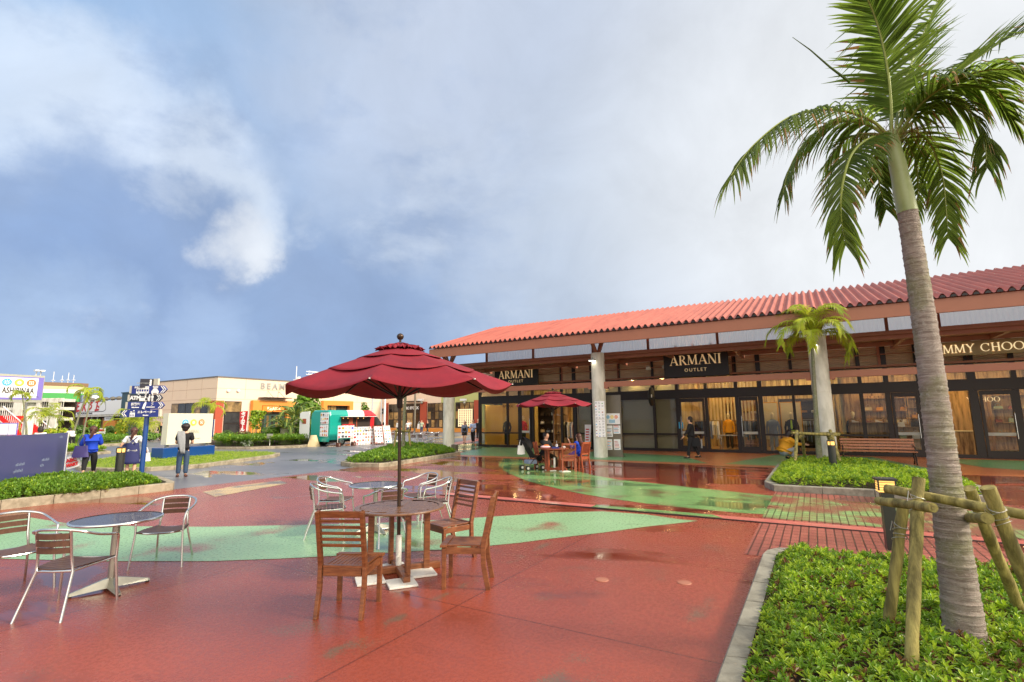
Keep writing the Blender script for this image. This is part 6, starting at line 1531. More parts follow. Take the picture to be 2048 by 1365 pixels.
# rooftop truss behind
g = atu(612, 748, uB-4)
t = thing('roof_truss', 'small white lattice gantry on the pink roof just above the red parasol', 'truss', W(uB-4, vat(612)+3, HB), A+pi/2)
q = MB()
for s in (0, .45): q.tube([(0, s, 1.5), (7.5, s, 1.35)], .05, 6); q.tube([(0, s, 1.9), (7.5, s, 1.75)], .05, 6)
for k in range(14): q.tube([(k*.54, 0, 1.5-.011*k), (k*.54+.27, 0, 1.9-.011*k), (k*.54+.54, 0, 1.49-.011*k)], .025, 4)
for k in (1, 6): q.tube([(k, .2, 0), (k, .2, 1.5)], .06, 6)
q.build('lattice', M['plastic'], t)
t = thing('roof_antenna', 'thin white antenna mast on the pink roof', 'antenna', W(uB-3, vat(590)+2, HB), A); q = MB(); q.tube([(0, 0, 0), (0, 0, 2.3)], .05, 6); q.build('antenna_pole', M['plastic'], t); q = MB(); q.bx(-.5, .5, -.05, .05, .5, .6); q.bx(.3, .7, -.15, .15, .6, .9); q.build('antenna_box', M['plastic'], t)

# ---------------- restaurant with the red sign ----------------
# its front looks along -v at v = vR
vR = 34.5; HR_ = AT(200, 806, W(-80, vR).y).z
def uR(px, y=850): return atv(px, y, vR)[0]
RB = (uR(190), vR, 0)
rb_ = thing('restaurant_building', 'low restaurant with a long white sign board of red letters, far left behind the palms', 'restaurant', W(RB[0], RB[1]), A)
def RR(mb, name, m, **k): return mb.build(name, m, rb_, off=RB, **k)
zt = atv(180, 806, vR)[1]; zb = atv(180, 830, vR)[1]
mb = MB(); mb.bx(uR(60), uR(262), vR+.3, vR+12, 0, zt-.3); RR(mb, 'wall', M['store_dark'])
mb = MB(); mb.bx(uR(118), uR(262), vR-1.2, vR+.3, zb-.35, zb-.05); RR(mb, 'sign_ledge', M['concrete'])
for px in (123, 135, 146, 158, 170, 183, 196, 208):
    mb = MB(); mb.bx(uR(px)-.25, uR(px)+.25, vR-.9, vR-.4, 0, zb-.35); RR(mb, 'pier', M['rust_wall'] if px % 2 else M['steel_grey'])
for a_, b_ in ((126, 133), (138, 144), (149, 156), (161, 168), (173, 181), (186, 194), (199, 206)):
    mb = MB(); mb.bx(uR(a_), uR(b_), vR+.24, vR+.3, .8, zb-.6); RR(mb, 'window', M['pane_lit' if a_ % 2 else 'pane_dark'])
mb = MB(); mb.bx(uR(222), uR(246), vR-1.0, vR+.3, 0, 2.0); RR(mb, 'low_wall', M['orange_wall'])
mb = MB(); mb.bx(uR(223), uR(240), vR-.95, vR-.85, 2.0, zb-.4); wn = RR(mb, 'window', M['plastic']); mb = MB(); mb.bx(uR(226), uR(237), vR-.97, vR-.955, 2.3, zb-.7); mb.build('pane', M['pane_dark'], wn, off=RB)
# rooftop plant and vents
mb = MB(); mb.bx(uR(100), uR(262), vR+.3, vR+12, zt-.3, zt-.1); RR(mb, 'roof', M['cap_grey'])
# the white sign board
a_, b_ = uR(124), uR(262)
t = thing('restaurant_sign', 'long white sign board with red letters and painted green leaves above the restaurant', 'sign', W((a_+b_)/2, vR-1.3, zb-.05), A)
wS = b_-a_; hS = zt-zb+.1
q = MB(); q.bx(-wS/2, wS/2, 0, .15, 0, hS); q.build('sign_board', M['white_sign'], t)
q = MB(); # green leaves at the ends
for k, (x0, x1, bend) in enumerate(((-.5, -.44, .0), (-.5, -.42, .03), (-.36, -.40, .0), (-.34, -.385, -.03), (-.32, -.37, -.05), (.46, .5, .02), (.44, .49, .0), (.47, .43, -.02))):
    q.prism([(x0*wS, 0), (x0*wS+wS*.03, 0), ((x1+bend)*wS+wS*.012, hS*.98), ((x1+bend)*wS, hS)], -.012-.002*k, -.002-.002*k+.0, 0, TM((0, 0, 0)) @ Matrix.Rotation(pi/2, 4, 'X') @ Matrix.Translation((0, 0, .0)))
q.build('painted_leaves', M['green_print'], t)
q = MB(); q.prism([(-.44*wS, .35*hS), (-.41*wS, .95*hS), (-.385*wS, .9*hS), (-.37*wS, .5*hS), (-.33*wS, .12*hS), (-.345*wS, .02*hS), (-.385*wS, .2*hS), (-.39*wS, .02*hS), (-.42*wS, .02*hS)], .025, .04, 0, Matrix.Rotation(pi/2, 4, 'X')); q.build('painted_figure', M['red_print'], t)
text('A&W  RESTAURANT' if False else 'ﾒｷｼｺ料理' if False else 'AERSL', hS*.82, M['red_print'], (0, -.03, hS*.58), t, bold=hS*.035, sx=2.1, shear=.18, ext=.02, name='red_lettering') if False else None
# red brush-like letters: slanted strokes, as broad as they read from here
def brush(strokes, m, t, s, x0, z0, name):
    q = MB()
    for (xa_, za, xb_, zb_, w_) in strokes:
        q.bar((x0+xa_*s, -.03-.0005*len(q.v), z0+za*s), (x0+xb_*s, -.03-.0005*len(q.v), z0+zb_*s), w_*s, .02, upv=(0, 1, 0))
    return q.build(name, m, t)
sc_ = hS*.62; xx = -.225*wS; zz0 = hS*.3
LET = [[(0, 0, .55, 1, .2), (.55, 1, .75, 0, .2), (.2, .4, .8, .4, .16), (.0, .85, .5, .9, .14)],
       [(.1, 0, .35, 1, .22), (.05, .95, .85, .9, .16), (.15, .5, .7, .55, .16), (0, .02, .9, .1, .2)],
       [(.1, 0, .3, 1, .22), (.3, .95, .8, .8, .18), (.8, .8, .3, .5, .18), (.4, .5, .9, 0, .2)],
       [(.85, .9, .2, .8, .18), (.25, .85, .75, .45, .2), (.75, .4, .0, .05, .2)],
       [(.0, .9, .9, 1, .18), (.5, .95, .25, 0, .22), (.0, .05, .95, .1, .2), (.5, .5, 1.0, .35, .16)]]
for k, st_ in enumerate(LET):
    brush(st_, M['red_print'], t, sc_*1.15, xx+k*wS*.092, zz0-.02, 'letter')
text('CHINESE RESTAURANT BAR OF AGE TO FARM' if False else 'RESTAURANT BAR', hS*.15, M['ink'], (.0, -.02, hS*.1), t, sx=2.2, bold=.015, name='small_lettering')
q = MB(); ol = [(-.24*wS, .28*hS), (-.2*wS, .22*hS), (.26*wS, .22*hS), (.29*wS, .34*hS), (.28*wS, .9*hS), (.25*wS, .97*hS), (-.22*wS, .97*hS), (-.25*wS, .8*hS)]
for i in range(len(ol)): a1, b1 = ol[i], ol[(i+1) % len(ol)]; q.bar((a1[0], -.012, a1[1]), (b1[0], -.012, b1[1]), .08, .015, upv=(0, 1, 0))
q.build('outline', M['ink'], t)
# things on the restaurant roof
for k, (px, w_, h_, m_, lab) in enumerate(((135, 2.4, 1.6, 'greyblue_cloth', 'boxy blue-grey plant unit on the restaurant roof'), (152, 1.6, 1.3, 'plastic', 'white tank on the restaurant roof'), (233, 1.0, 1.6, 'red_print', 'small red cube on the restaurant roof'))):
    u_ = uR(px, 800); q = MB(); 
    if k == 1: q.lathe([(.9, 0), (.95, .1), (.95, 1.2), (.6, 1.5)], 16)
    else: q.bx(-w_/2, w_/2, 0, 1.2, 0, h_); q.bx(-w_/2+.1, w_/2-.1, -.05, 0, .2, h_-.25)
    o = q.build('roof_unit', M[m_], bevel=.03); o.location = W(u_, vR+1.5+k*.6, zt-.1); o.rotation_euler = (0, 0, A); tag(o, lab, 'roof unit')
for k, px in enumerate((170, 183, 196, 210, 222, 245)):
    q = MB(); q.lathe([(.25, 0), (.25, .5)], 10); q.lathe([(.5, .5), (.55, .6), (.3, .85), (.05, .95)], 12); o = q.build('roof_vent', M['steel_grey']); o.location = W(uR(px, 800), vR+1, zt-.1); tag(o, 'mushroom roof vent on the restaurant roof, %s in the row from the left' % ['first', 'second', 'third', 'fourth', 'fifth', 'sixth'][k], 'roof vent', 'mushroom vents on the restaurant roof')
# dark slab wall behind the sign post
g = G(254, 874); t = MB(); hh = AT(254, 786, g.y).z; t.bx(-2.4, 2.4, 0, 1.2, 0, hh); t.bx(-2.5, 2.5, -.1, 1.3, hh, hh+.12); o = t.build('pylon', M['slate'] if 'slate' in M else M['cap_dark'] if 'cap_dark' in M else mat('slate', (56, 84, 96), .6, var=.05)); o.location = g; o.rotation_euler = (0, 0, A); tag(o, 'tall dark slate-blue pylon behind the direction sign', 'pylon')

# ---------------- deck building, stairs, big billboard at far left ----------------
Y0 = 62.0
def LP(px, py, Y=Y0): return AT(px, py, Y)
dk_ = thing('deck_building', 'grey open two-storey deck building with railings and a drum-shaped upper floor, far left', 'building', Vector((LP(60, 860).x, Y0, 0)), 0)
DO = (dk_.location.x, Y0, 0)
def DD(mb, name, m, **k): return mb.build(name, m, dk_, off=DO, **k)
xl, xr = LP(-60, 850).x, LP(128, 850).x
for z in (AT(60, 817, Y0).z, AT(60, 838, Y0).z):
    q = MB(); q.bx(xl, xr, Y0-.5, Y0+1.2, z-.25, z+.1); DD(q, 'deck_slab', M['concrete'])
    q = MB(); n = 44
    for k in range(n+1): x = xl+(xr-xl)*k/n; q.bx(x-.03, x+.03, Y0-.45, Y0-.4, z+.1, z+1.1)
    q.bx(xl, xr, Y0-.47, Y0-.38, z+1.1, z+1.18); DD(q, 'railing', M['concrete'])
zr = AT(60, 803, Y0).z
q = MB(); q.bx(xl, xr, Y0-.6, Y0+1.2, zr-.1, zr+.25); DD(q, 'deck_roof', M['concrete'])
q = MB(); q.bx(xl, xr, Y0+1.25, Y0+1.5, 0, zr); DD(q, 'back_wall', M['store_dark'])
for px in (-30, 40, 74, 110):
    x = LP(px, 850).x; q = MB(); q.bx(x-.55, x+.55, Y0-.62, Y0-.2, 0, zr-.1); DD(q, 'pillar', M['concrete'])
# drum-like striped tower behind
Yd = 84.0
t = thing('striped_pavilion', 'low drum pavilion striped brown, beige, white and green behind the billboard', 'building', (AT(118, 800, Yd).x, Yd, 0))
xc = AT(118, 800, Yd).x
def zz(y): return AT(118, y, Yd).z
xlft, xrgt = AT(80, 800, Yd).x-xc, AT(153, 800, Yd).x-xc; ymid = -3
pl = [(xlft, 0), (0, ymid), (xrgt, 0), (xrgt+.4, 1.5), (xlft+.4, 1.5)]
for y0_, y1_, m_ in ((767, 774, 'steel_brown'), (774, 780.5, 'mannequin'), (780.5, 787.5, 'white_sign'), (787.5, 808, 'green_print')):
    if m_ == 'steel_brown': M.setdefault('steel_brown', mat('steel_brown', (134, 104, 74), .6, var=.05))
    q = MB(); e = {'steel_brown': 1.02}.get(m_, 1.0); q.prism([(x*e, y) for x, y in pl], zz(y1_), zz(y0_)); q.build('band', M[m_], t)
q = MB(); q.prism([(x*.97, y) for x, y in pl], 0, zz(808)); q.build('lower_wall', M['store_dark'], t)
text('SPORTS', .95, M['yellow_print'], (xlft*.42, ymid*.5-.5, zz(793)), t, rz=atan2(ymid, -xlft), bold=.03, name='lettering'); text('DEPO', .95, M['yellow_print'], (xlft*.45, ymid*.5-.5, zz(799)), t, rz=atan2(ymid, -xlft), bold=.03, name='lettering')
for k, px in enumerate((100, 118, 130, 141)):
    q = MB(); q.tube([(0, 0, 0), (0, 0, [2.0, 1.3, 1.8, 1.4][k])], .05, 5); q.bx(-.25, .25, -.1, .1, .5, .6); o = q.build('antenna', M['plastic']); o.location = (AT(px, 767, Yd).x, Yd+.5, zz(767)); tag(o, 'thin white antenna on the striped drum roof, %s from the left' % ['first', 'second', 'third', 'fourth'][k], 'antenna', 'antennas on the striped roof')
# red stairs
Ys = 52.0
t = thing('staircase', 'broad red staircase with pale railings below the billboard', 'staircase', (AT(30, 870, Ys).x, Ys, 0))
x1_ = AT(66, 868, Ys).x-t.location.x; x0_ = AT(8, 830, Ys).x-t.location.x; zt_ = AT(8, 832, Ys).z; n = 16
q = MB()
for k in range(n):
    xa_ = x1_+(x0_-x1_)*k/n; q.bx(x0_-4, xa_, -2.2, 2.2, zt_*k/n, zt_*(k+1)/n)
q.build('steps', M['red_print'], t)
for y in (-2.25, -.2, 2.25):
    q = MB(); q.tube([(x1_, y, .95), (x0_, y, zt_+.95)], .06, 6)
    for k in range(17): x = x1_+(x0_-x1_)*k/16; q.tube([(x, y, zt_*k/16), (x, y, zt_*k/16+.95)], .03, 4)
    q.build('railing', M['plastic'], t)
# billboard: plane looks along +u, so it runs along v
Ub = G(45, 885).dot(UU)-2
gb = Vector((AT(45, 870, 48).x, 48, 0)); ub_ = uv(gb)[0]
(va, zta) = atu(-14, 749.5, ub_); (vb_, ztb) = atu(90, 754, ub_); (_, zba) = atu(0, 799, ub_); (vm_, _) = atu(79, 754, ub_)
t = thing('billboard', 'large raised white billboard with three round logos and dark letters in a purple frame', 'billboard', W(ub_, (va+vb_)/2, zba), A+pi/2)
wB = abs(vb_-va); hB = (zta+ztb)/2-zba-.1
q = MB(); q.bx(-wB/2, wB/2, 0, .5, -.25, hB+.2); q.build('frame', M['alu_dull'], t)
mk('purple_panel', (122, 108, 190), .5, var=.03)
q = MB(); q.bx(-wB/2+.05, wB/2-.05, -.03, 0, 0, hB); q.build('border_panel', M['purple_panel'], t)
q = MB(); q.bx(-wB/2+.3, wB/2-wB*.125, -.05, -.031, .18, hB-.1); q.build('white_panel', M['white_sign'], t)
sh = wB*.03
logo(t, -wB*.0+sh*.2, hB*.74, hB*.16, -.06, wB*.235)
text('ASHIBINAA', hB*.36, M['store_dark'], (sh*.2, -.06, hB*.38), t, sx=.55, bold=.02, name='lettering', space=1.05)
text('OKINAWA OUTLET MALL', hB*.065, M['ink'], (sh*.2, -.06, hB*.14), t, sx=1.9, name='small_lettering')
for s in (-.35, .35): q = MB(); q.bx(s*wB-.3, s*wB+.3, .5, 1.1, -zba, hB*.8); q.build('support_post', M['concrete'], t)
for s in (.33, .42): q = MB(); q.tube([(s*wB, .3, hB+.2), (s*wB, .1, hB+.6)], .05, 6); q.bx(s*wB-.2, s*wB+.2, -.2, .3, hB+.6, hB+.75); q.build('flood_light', M['plastic'], t)
# small notices near the stairs
g = G(12, 900); t = thing('notice_board', 'low white notice board by the stairs, above the dark blue board at the far left', 'notice board', g, .1)
q = MB(); q.bx(-.6, .5, 0, .06, .95, 1.78); q.build('board_frame', M['purple_panel'], t)
for x0, x1 in ((-.56, -.04), (.0, .46)): q = MB(); q.bx(x0, x1, -.02, -.002, 1.0, 1.72); q.build('paper_sheet', M['paper'], t)
q = MB(); 
for s in (-.5, .4): q.tube([(s, .04, 0), (s, .04, .95)], .03, 6)
q.build('leg', M['alu_dull'], t)
# treeline and low roofs so the ground does not run empty behind
# ---------------- people ----------------
def skin_mesh(name, V, E, Rd, m, parent, sub=1, root=0):
    me = bpy.data.meshes.new('tmp'); me.from_pydata([tuple(v) for v in V], E, []); o = bpy.data.objects.new('tmp', me); col.objects.link(o)
    s = o.modifiers.new('s', 'SKIN'); s.use_smooth_shade = True
    if sub: ss = o.modifiers.new('u', 'SUBSURF'); ss.levels = sub; ss.render_levels = sub
    sv_ = me.skin_vertices[0].data
    for i, r in enumerate(Rd):
        sv_[i].radius = (r, r) if not isinstance(r, tuple) else r
        sv_[i].use_root = (i == root)
    dg = bpy.context.evaluated_depsgraph_get(); dg.update()
    nm_ = bpy.data.meshes.new_from_object(o.evaluated_get(dg)); bpy.data.objects.remove(o); bpy.data.meshes.remove(me)
    nm_.name = name; nm_.materials.clear(); nm_.materials.append(m)
    for p in nm_.polygons: p.use_smooth = True
    ob = bpy.data.objects.new(name, nm_); col.objects.link(ob); ob.parent = parent
    return ob
def person(lab, loc, rz, h=1.65, legs=((0, 0, 0), (0, 0, 0)), arms=((.1, .12, .2), (.1, .12, .2)), lean=0.0, sit=None, head=(0, 0), hair=('hair', 'short'),
           top=('white_cloth', 'short'), bottom=('trousers', 'denim'), shoes='black', bulk=1.0, name='person', skirt=None, group=None, hang=None):
    """front is +y. legs: (thigh forward angle, knee bend, outward); arms: (forward, outward, elbow bend)"""
    t = thing(name, lab, 'person', loc, rz, group); k = h
    hipz = .53*k if sit is None else sit
    la, lb = .245*k, .245*k
    J = {}
    hip = Vector((0, 0, hipz))
    def tor(x, d): return hip + Vector((x, sin(lean)*d*k, cos(lean)*d*k))
    for s, (a, b_, o_) in zip((-1, 1), legs):
        hj = hip+Vector((s*.052*k, 0, -.01*k)); d1 = Vector((s*sin(o_), sin(a)*cos(o_), -cos(a)*cos(o_))); kn = hj+d1*la
        d2 = Vector((s*sin(o_)*.4, sin(a-b_), -cos(a-b_))).normalized(); an = kn+d2*lb*.93; J['h%d' % s] = hj; J['k%d' % s] = kn; J['a%d' % s] = an
    zmin = min(J['a-1'].z, J['a1'].z)-.04*k
    if sit is None:   # stand on the ground
        dz = Vector((0, 0, -zmin)); hip += dz
        for q in list(J): J[q] = J[q]+dz
    waist, chest, sho, neck = tor(0, .08), tor(0, .18), tor(0, .265), tor(0, .305)
    hl, ht = head; hb = neck + Vector((sin(ht)*.03*k, sin(lean*.5+hl)*.05*k, .05*k)); 
    hd = Vector((sin(ht)*.4, sin(lean*.4+hl), cos(lean*.4+hl))).normalized(); hc = neck+hd*.075*k; hcr = neck+hd*.125*k
    for s, ar in zip((-1, 1), arms):
        a, o_, eb = ar[:3]; sj = tor(s*.098*k, .262) ; d1 = Vector((s*sin(o_), sin(a)*cos(o_), -cos(a)*cos(o_))); el = sj+d1*.165*k
        ins = ar[3] if len(ar) > 3 else 0
        d2 = Vector((-s*ins+s*sin(o_)*.5, sin(a+eb), -cos(a+eb))).normalized(); wr = el+d2*.145*k; J['s%d' % s] = sj; J['e%d' % s] = el; J['w%d' % s] = wr; J['d%d' % s] = d2
    V = [hip, waist, chest, sho, neck, neck+hd*.035*k, hc, hcr, hcr+hd*.035*k]; Rd = [.062*k, .055*k, .066*k, .055*k, .03*k, .032*k, .05*k, .047*k, .02*k]
    E = [(0, 1), (1, 2), (2, 3), (3, 4), (4, 5), (5, 6), (6, 7), (7, 8)]
    def ch(start, pts):
        p = start
        for q, r in pts: V.append(q); Rd.append(r); E.append((p, len(V)-1)); p = len(V)-1
        return p
    for s in (-1, 1):
        ch(0, [(J['h%d' % s], .05*k), (J['k%d' % s], .034*k), (J['k%d' % s].lerp(J['a%d' % s], .35), .033*k), (J['a%d' % s], .02*k), (J['a%d' % s]+Vector((s*.01*k, .03*k, -.022*k)), .02*k), (J['a%d' % s]+Vector((s*.018*k, .1*k, -.03*k)), .014*k)])
        w_ = J['w%d' % s]; d2 = J['d%d' % s]
        we = ch(3, [(J['s%d' % s], .034*k), (J['e%d' % s], .024*k), (w_, .014*k)])
        pm = w_+d2*.035*k; V.append(pm); Rd.append(.018*k); E.append((we, len(V)-1)); pi_ = len(V)-1
        side = d2.cross(Vector((0, 1, 0)) if abs(d2.y) < .8 else Vector((1, 0, 0))).normalized(); nrm = side.cross(d2).normalized()
        for fi, (off, ln) in enumerate(((-.015, .034), (-.005, .042), (.006, .04), (.016, .031))):
            ch(pi_, [(pm+side*off*k+d2*.025*k, .0052*k), (pm+side*off*k+d2*(.025+ln*.55)*k+nrm*.006*k, .0048*k), (pm+side*off*1.05*k+d2*(.025+ln)*k+nrm*.016*k, .0042*k)])
        ch(we, [(w_+d2*.015*k-side*.016*k, .007*k), (w_+d2*.035*k-side*.03*k+nrm*.01*k, .006*k), (w_+d2*.052*k-side*.032*k+nrm*.018*k, .005*k)])
    for i_ in (0, 1, 2, 3): Rd[i_] *= .8
    for i_ in range(4, 9): Rd[i_] *= 1.18
    skin_mesh('body', V, E, Rd, M['skin'], t)
    # face: eyes, nose, mouth, ears
    fx = Vector((1, 0, 0)); fy = fx.cross(hd)*-1; fy = hd.cross(fx)*1.0
    fy = Vector((0, cos(lean*.4+hl), -sin(lean*.4+hl)))
    b = MB()
    for s in (-1, 1): b.ell(tuple(hc+hd*.012*k+fy*.048*k+fx*s*.017*k), (.0065*k, .004*k, .004*k), 8, 5)
    b.ell(tuple(hc-hd*.028*k+fy*.046*k), (.013*k, .004*k, .003*k), 8, 5, 1); b.build('eyes_and_mouth', [M['hair'], M['lips']], t)
    b = MB(); b.ell(tuple(hc-hd*.006*k+fy*.052*k), (.008*k, .012*k, .013*k), 8, 6)
    for s in (-1, 1): b.ell(tuple(hc+fx*s*.05*k), (.006*k, .011*k, .018*k), 8, 6)
    b.build('nose_and_ears', M['skin'], t, smooth=True)
    # hair
    hm, hs = hair; b = MB()
    back = -fy
    hcn = hc+hd*.026*k+back*.024*k
    b.ell(tuple(hcn), (.064*k, .064*k, .066*k), 14, 10); b.ell(tuple(hc+back*.032*k-hd*.022*k), (.054*k, .042*k, .046*k), 12, 8)
    if hs == 'long': b.tube([hc+back*.035*k, neck+back*.05*k, neck+back*.06*k-Vector((0, 0, .07*k)), neck+back*.062*k-Vector((0, 0, .14*k))], [.055*k, .055*k, .05*k, .02*k], 12)
    if hs == 'bob': b.tube([hc+hd*.02*k+back*.02*k, hc+back*.03*k-hd*.03*k, neck+back*.03*k+hd*.005*k], [.066*k, .068*k, .056*k], 12)
    if hs == 'pony': b.tube([hc+back*.075*k+hd*.02*k, hc+back*.1*k-hd*.01*k, neck+back*.09*k-Vector((.02*k, 0, .03*k)), neck+back*.08*k-Vector((.04*k, 0, .1*k))], [.018*k, .026*k, .026*k, .008*k], 10)
    if hs == 'curly': b.ell(tuple(hcn+back*.005*k), (.075*k, .075*k, .068*k), 18, 12)
    ho = b.build('hair', M[hm], t, smooth=True)
    if hs == 'curly':
        for v in ho.data.vertices: v.co += Vector((sin(v.co.x*190+v.co.z*150), sin(v.co.z*170), sin(v.co.y*180+v.co.x*90)))*.008
    # top
    tm, sl = top
    if tm:
        bk = bulk
        Vt, Rt, Et = [tor(0, -.075), tor(0, .02), waist, chest, sho+Vector((0, 0, -.005*k))], [.092*k*bk, .09*k*bk, .08*k*bk, .086*k*bk, .068*k], [(0, 1), (1, 2), (2, 3), (3, 4)]
        for s in (-1, 1):
            Vt.append(J['s%d' % s]); Rt.append(.05*k*min(1.15, bk)); Et.append((4, len(Vt)-1)); p = len(Vt)-1
            if sl in ('short', 'long'):
                q = J['s%d' % s].lerp(J['e%d' % s], .75 if sl == 'short' else 1); Vt.append(q); Rt.append((.042 if sl == 'short' else .037)*k*min(1.15, bk)); Et.append((p, len(Vt)-1)); p = len(Vt)-1
                if sl == 'long': Vt.append(J['e%d' % s].lerp(J['w%d' % s], .93)); Rt.append(.028*k); Et.append((p, len(Vt)-1))
        skin_mesh('shirt' if sl == 'short' else 'jacket', Vt, Et, Rt, M[tm], t, root=2)
    kind_, bm_ = bottom
    if kind_ in ('trousers', 'cropped'):
        Vp, Rp, Ep = [tor(0, .065), hip], [.078*k, .08*k*bulk], [(0, 1)]
        for s in (-1, 1):
            Vp.append(J['h%d' % s]+Vector((0, 0, -.02*k))); Rp.append(.066*k*bulk); Ep.append((1, len(Vp)-1))
            Vp.append(J['k%d' % s]); Rp.append(.049*k); Ep.append((len(Vp)-2, len(Vp)-1))
            Vp.append(J['k%d' % s].lerp(J['a%d' % s], .97 if kind_ == 'trousers' else .72)); Rp.append(.04*k if kind_ == 'trousers' else .034*k); Ep.append((len(Vp)-2, len(Vp)-1))
        skin_mesh('trousers', Vp, Ep, Rp, M[bm_], t)
    else:   # dress or skirt: lofted rings from the waist (or chest) to the hem
        z0, z1, r0, r1 = skirt or (.60, .30, .07, .115)
        b = MB(); n = 20; rows = 7; cx = (J['k-1']+J['k1'])/2; vs = []
        for i in range(rows+1):
            f = i/rows; z = (z0+(z1-z0)*f)*k; r = (r0+(r1-r0)*f**.8)*k; yy = hip.y+(cx.y-hip.y)*f*.8
            for j in range(n): a = 2*pi*j/n; rr = r*(1+.05*f*sin(5*a+i*.3)); vs.append((rr*cos(a)*1.12, yy+rr*sin(a)*.8, z))
        b.add(vs, [(i*n+j, i*n+(j+1) % n, (i+1)*n+(j+1) % n, (i+1)*n+j) for i in range(rows) for j in range(n)])
        o = b.build('dress' if kind_ == 'dress' else 'skirt', M[bm_], t, smooth=True); md = o.modifiers.new('t', 'SOLIDIFY'); md.thickness = .01
    for s in (-1, 1):
        an = J['a%d' % s]; b = MB(); b.ell((an.x+s*.012*k, an.y+.045*k, an.z-.027*k), (.028*k, .075*k, .02*k), 12, 6); b.ell((an.x+s*.004*k, an.y-.005*k, an.z-.015*k), (.026*k, .032*k, .026*k), 10, 6); b.build('shoe', M[shoes], t, smooth=True)
    return t, J
mk('lips', (170, 90, 84), .5, var=0)
def face(px, py, towards): g = G(px, py); return g, facing(g, G(*towards))
def bag(name, lab, cat, loc, rz, w_, h_, d_, m_, strap=.2, extra=None):
    t = thing(name, lab, cat, loc, rz); b = MB()
    n = 12; rows = 6; vs = []
    for i in range(rows+1):
        f = i/rows
        for j in range(n):
            a = 2*pi*j/n; q = (1-.25*abs(f-.35)) ; vs.append((w_/2*math.copysign(abs(cos(a))**.6, cos(a))*(1.12-.28*f), d_/2*math.copysign(abs(sin(a))**.8, sin(a))*q*(1.1-.5*f)+.006*sin(j*2.3+i), h_*f+.01*sin(j*1.3)))
    b.add(vs, [(i*n+j, i*n+(j+1) % n, (i+1)*n+(j+1) % n, (i+1)*n+j) for i in range(rows) for j in range(n)]+[tuple(range(n-1, -1, -1))])
    b.build('bag_body', M[m_], t, smooth=True)
    if strap:
        b = MB()
        for s in (-1, 1): b.tube(crom([(-w_*.22, s*d_*.2, h_*.97), (-w_*.16, s*d_*.15, h_+strap*.6), (0, 0, h_+strap), (w_*.16, s*d_*.15, h_+strap*.6), (w_*.22, s*d_*.2, h_*.97)], 3), .008, 6)
        b.build('handle', M[m_], t)
    return t
# woman in blue walking away (upper left)
gW = G(176, 956); rz = radians(40)
pw, J = person('person in a bright blue top and black leggings walking away with two bags', gW, rz, 1.66, legs=((-.28, .1, .1), (.1, .05, .05)), arms=((.1, .35, .9, .3), (.25, .3, 1.5, .5)), hair=('hair_brown', 'pony'), top=('blue_cloth', 'long'), bottom=('cropped', 'black_cloth'), shoes='brown_shoe', bulk=1.28)
q = MB(); q.tube([tuple(Vector((.0, -.065, 1.53))+Vector((cos(a)*.035, 0, sin(a)*.035))) for a in [2*pi*i/14 for i in range(14)]], .014, 6, close=True); q.build('hair_band', M['white_cloth'], pw, smooth=True)
loc = gW+Vector((-.13, -.24, .66)); t = bag('tote_bag', 'purple-blue tote bag hanging behind the shoulder of the woman in blue', 'bag', loc, .05, .46, .36, .14, 'purple_bag', .34)
loc = gW+Vector((-.34, -.16, .34)); t = bag('shopping_bag', 'crumpled white plastic shopping bag with bold red letters held low by the woman in blue', 'bag', loc, .12, .42, .38, .1, 'plastic', .12)
t.rotation_euler = (0, radians(-14), .1)
text('ABC', .15, M['red_print'], (-.01, -.075, .24), t, bold=.012); text('MART', .13, M['red_print'], (.0, -.075, .1), t, bold=.01)
# woman in the navy pinafore
gP = G(259, 956); rz = radians(34)
pp_, J = person('person in a white tee and navy pinafore dress walking away by the sign post', gP, rz, 1.6, legs=((.1, .15, .02), (-.1, .05, .03)), arms=((-.05, .55, .6), (.1, .55, .5)), hair=('hair_brown', 'pony'), top=('white_cloth', 'short'), bottom=('dress', 'navy'), skirt=(.68, .27, .082, .125), shoes='white_cloth')
k = 1.6; q = MB(); q.bar((-.07*k, -.085*k, .8*k), (.06*k, -.1*k, .66*k), .02*k, .008, upv=(0, -1, .2)); q.bar((.07*k, -.088*k, .8*k), (-.06*k, -.103*k, .66*k), .02*k, .008, upv=(0, -1, .2)); q.build('crossed_straps', M['navy'], pp_)
bag('shoulder_bag', 'dark navy bag at the left hip of the person in the pinafore', 'bag', gP+Vector((-.36, .1, .66)), .1, .22, .4, .12, 'navy', .16)
bag('shopping_bag', 'small white printed shopping bag behind the blue sign post', 'bag', gP+Vector((.36, .12, .5)), .1, .3, .26, .1, 'plastic', .18)
# man in the black tee
gM = G(363, 954)
pm, J = person('person in a black tee and blue jeans with a grey jumper over one shoulder', gM, radians(28), 1.7, legs=((.02, .02, .03), (-.06, .04, .02)), arms=((.15, .22, 1.35, .35), (.15, .22, 1.35, .35)), hair=('hair', 'curly'), top=('black_cloth', 'short'), bottom=('trousers', 'denim'), shoes='brown_shoe', head=(.25, 0), bulk=1.08)
q = MB(); n = 10; vs = []
for i in range(n+1):
    f = i/n; z = 1.36+.1*f/.15 if f < .15 else 1.46-.72*(f-.15)/.85; w_ = .16+.06*sin(f*4); yb = (.02-.13*f/.15) if f < .15 else -.13-.05*sin((f-.15)*3)
    for j in range(5): x = -.13+(-.5+j/4)*w_+.12*f; vs.append((x, yb-.012*sin(j*2+f*9), z+.012*sin(j*3)))
q.add(vs, [(i*5+j, i*5+j+1, (i+1)*5+j+1, (i+1)*5+j) for i in range(n) for j in range(4)])
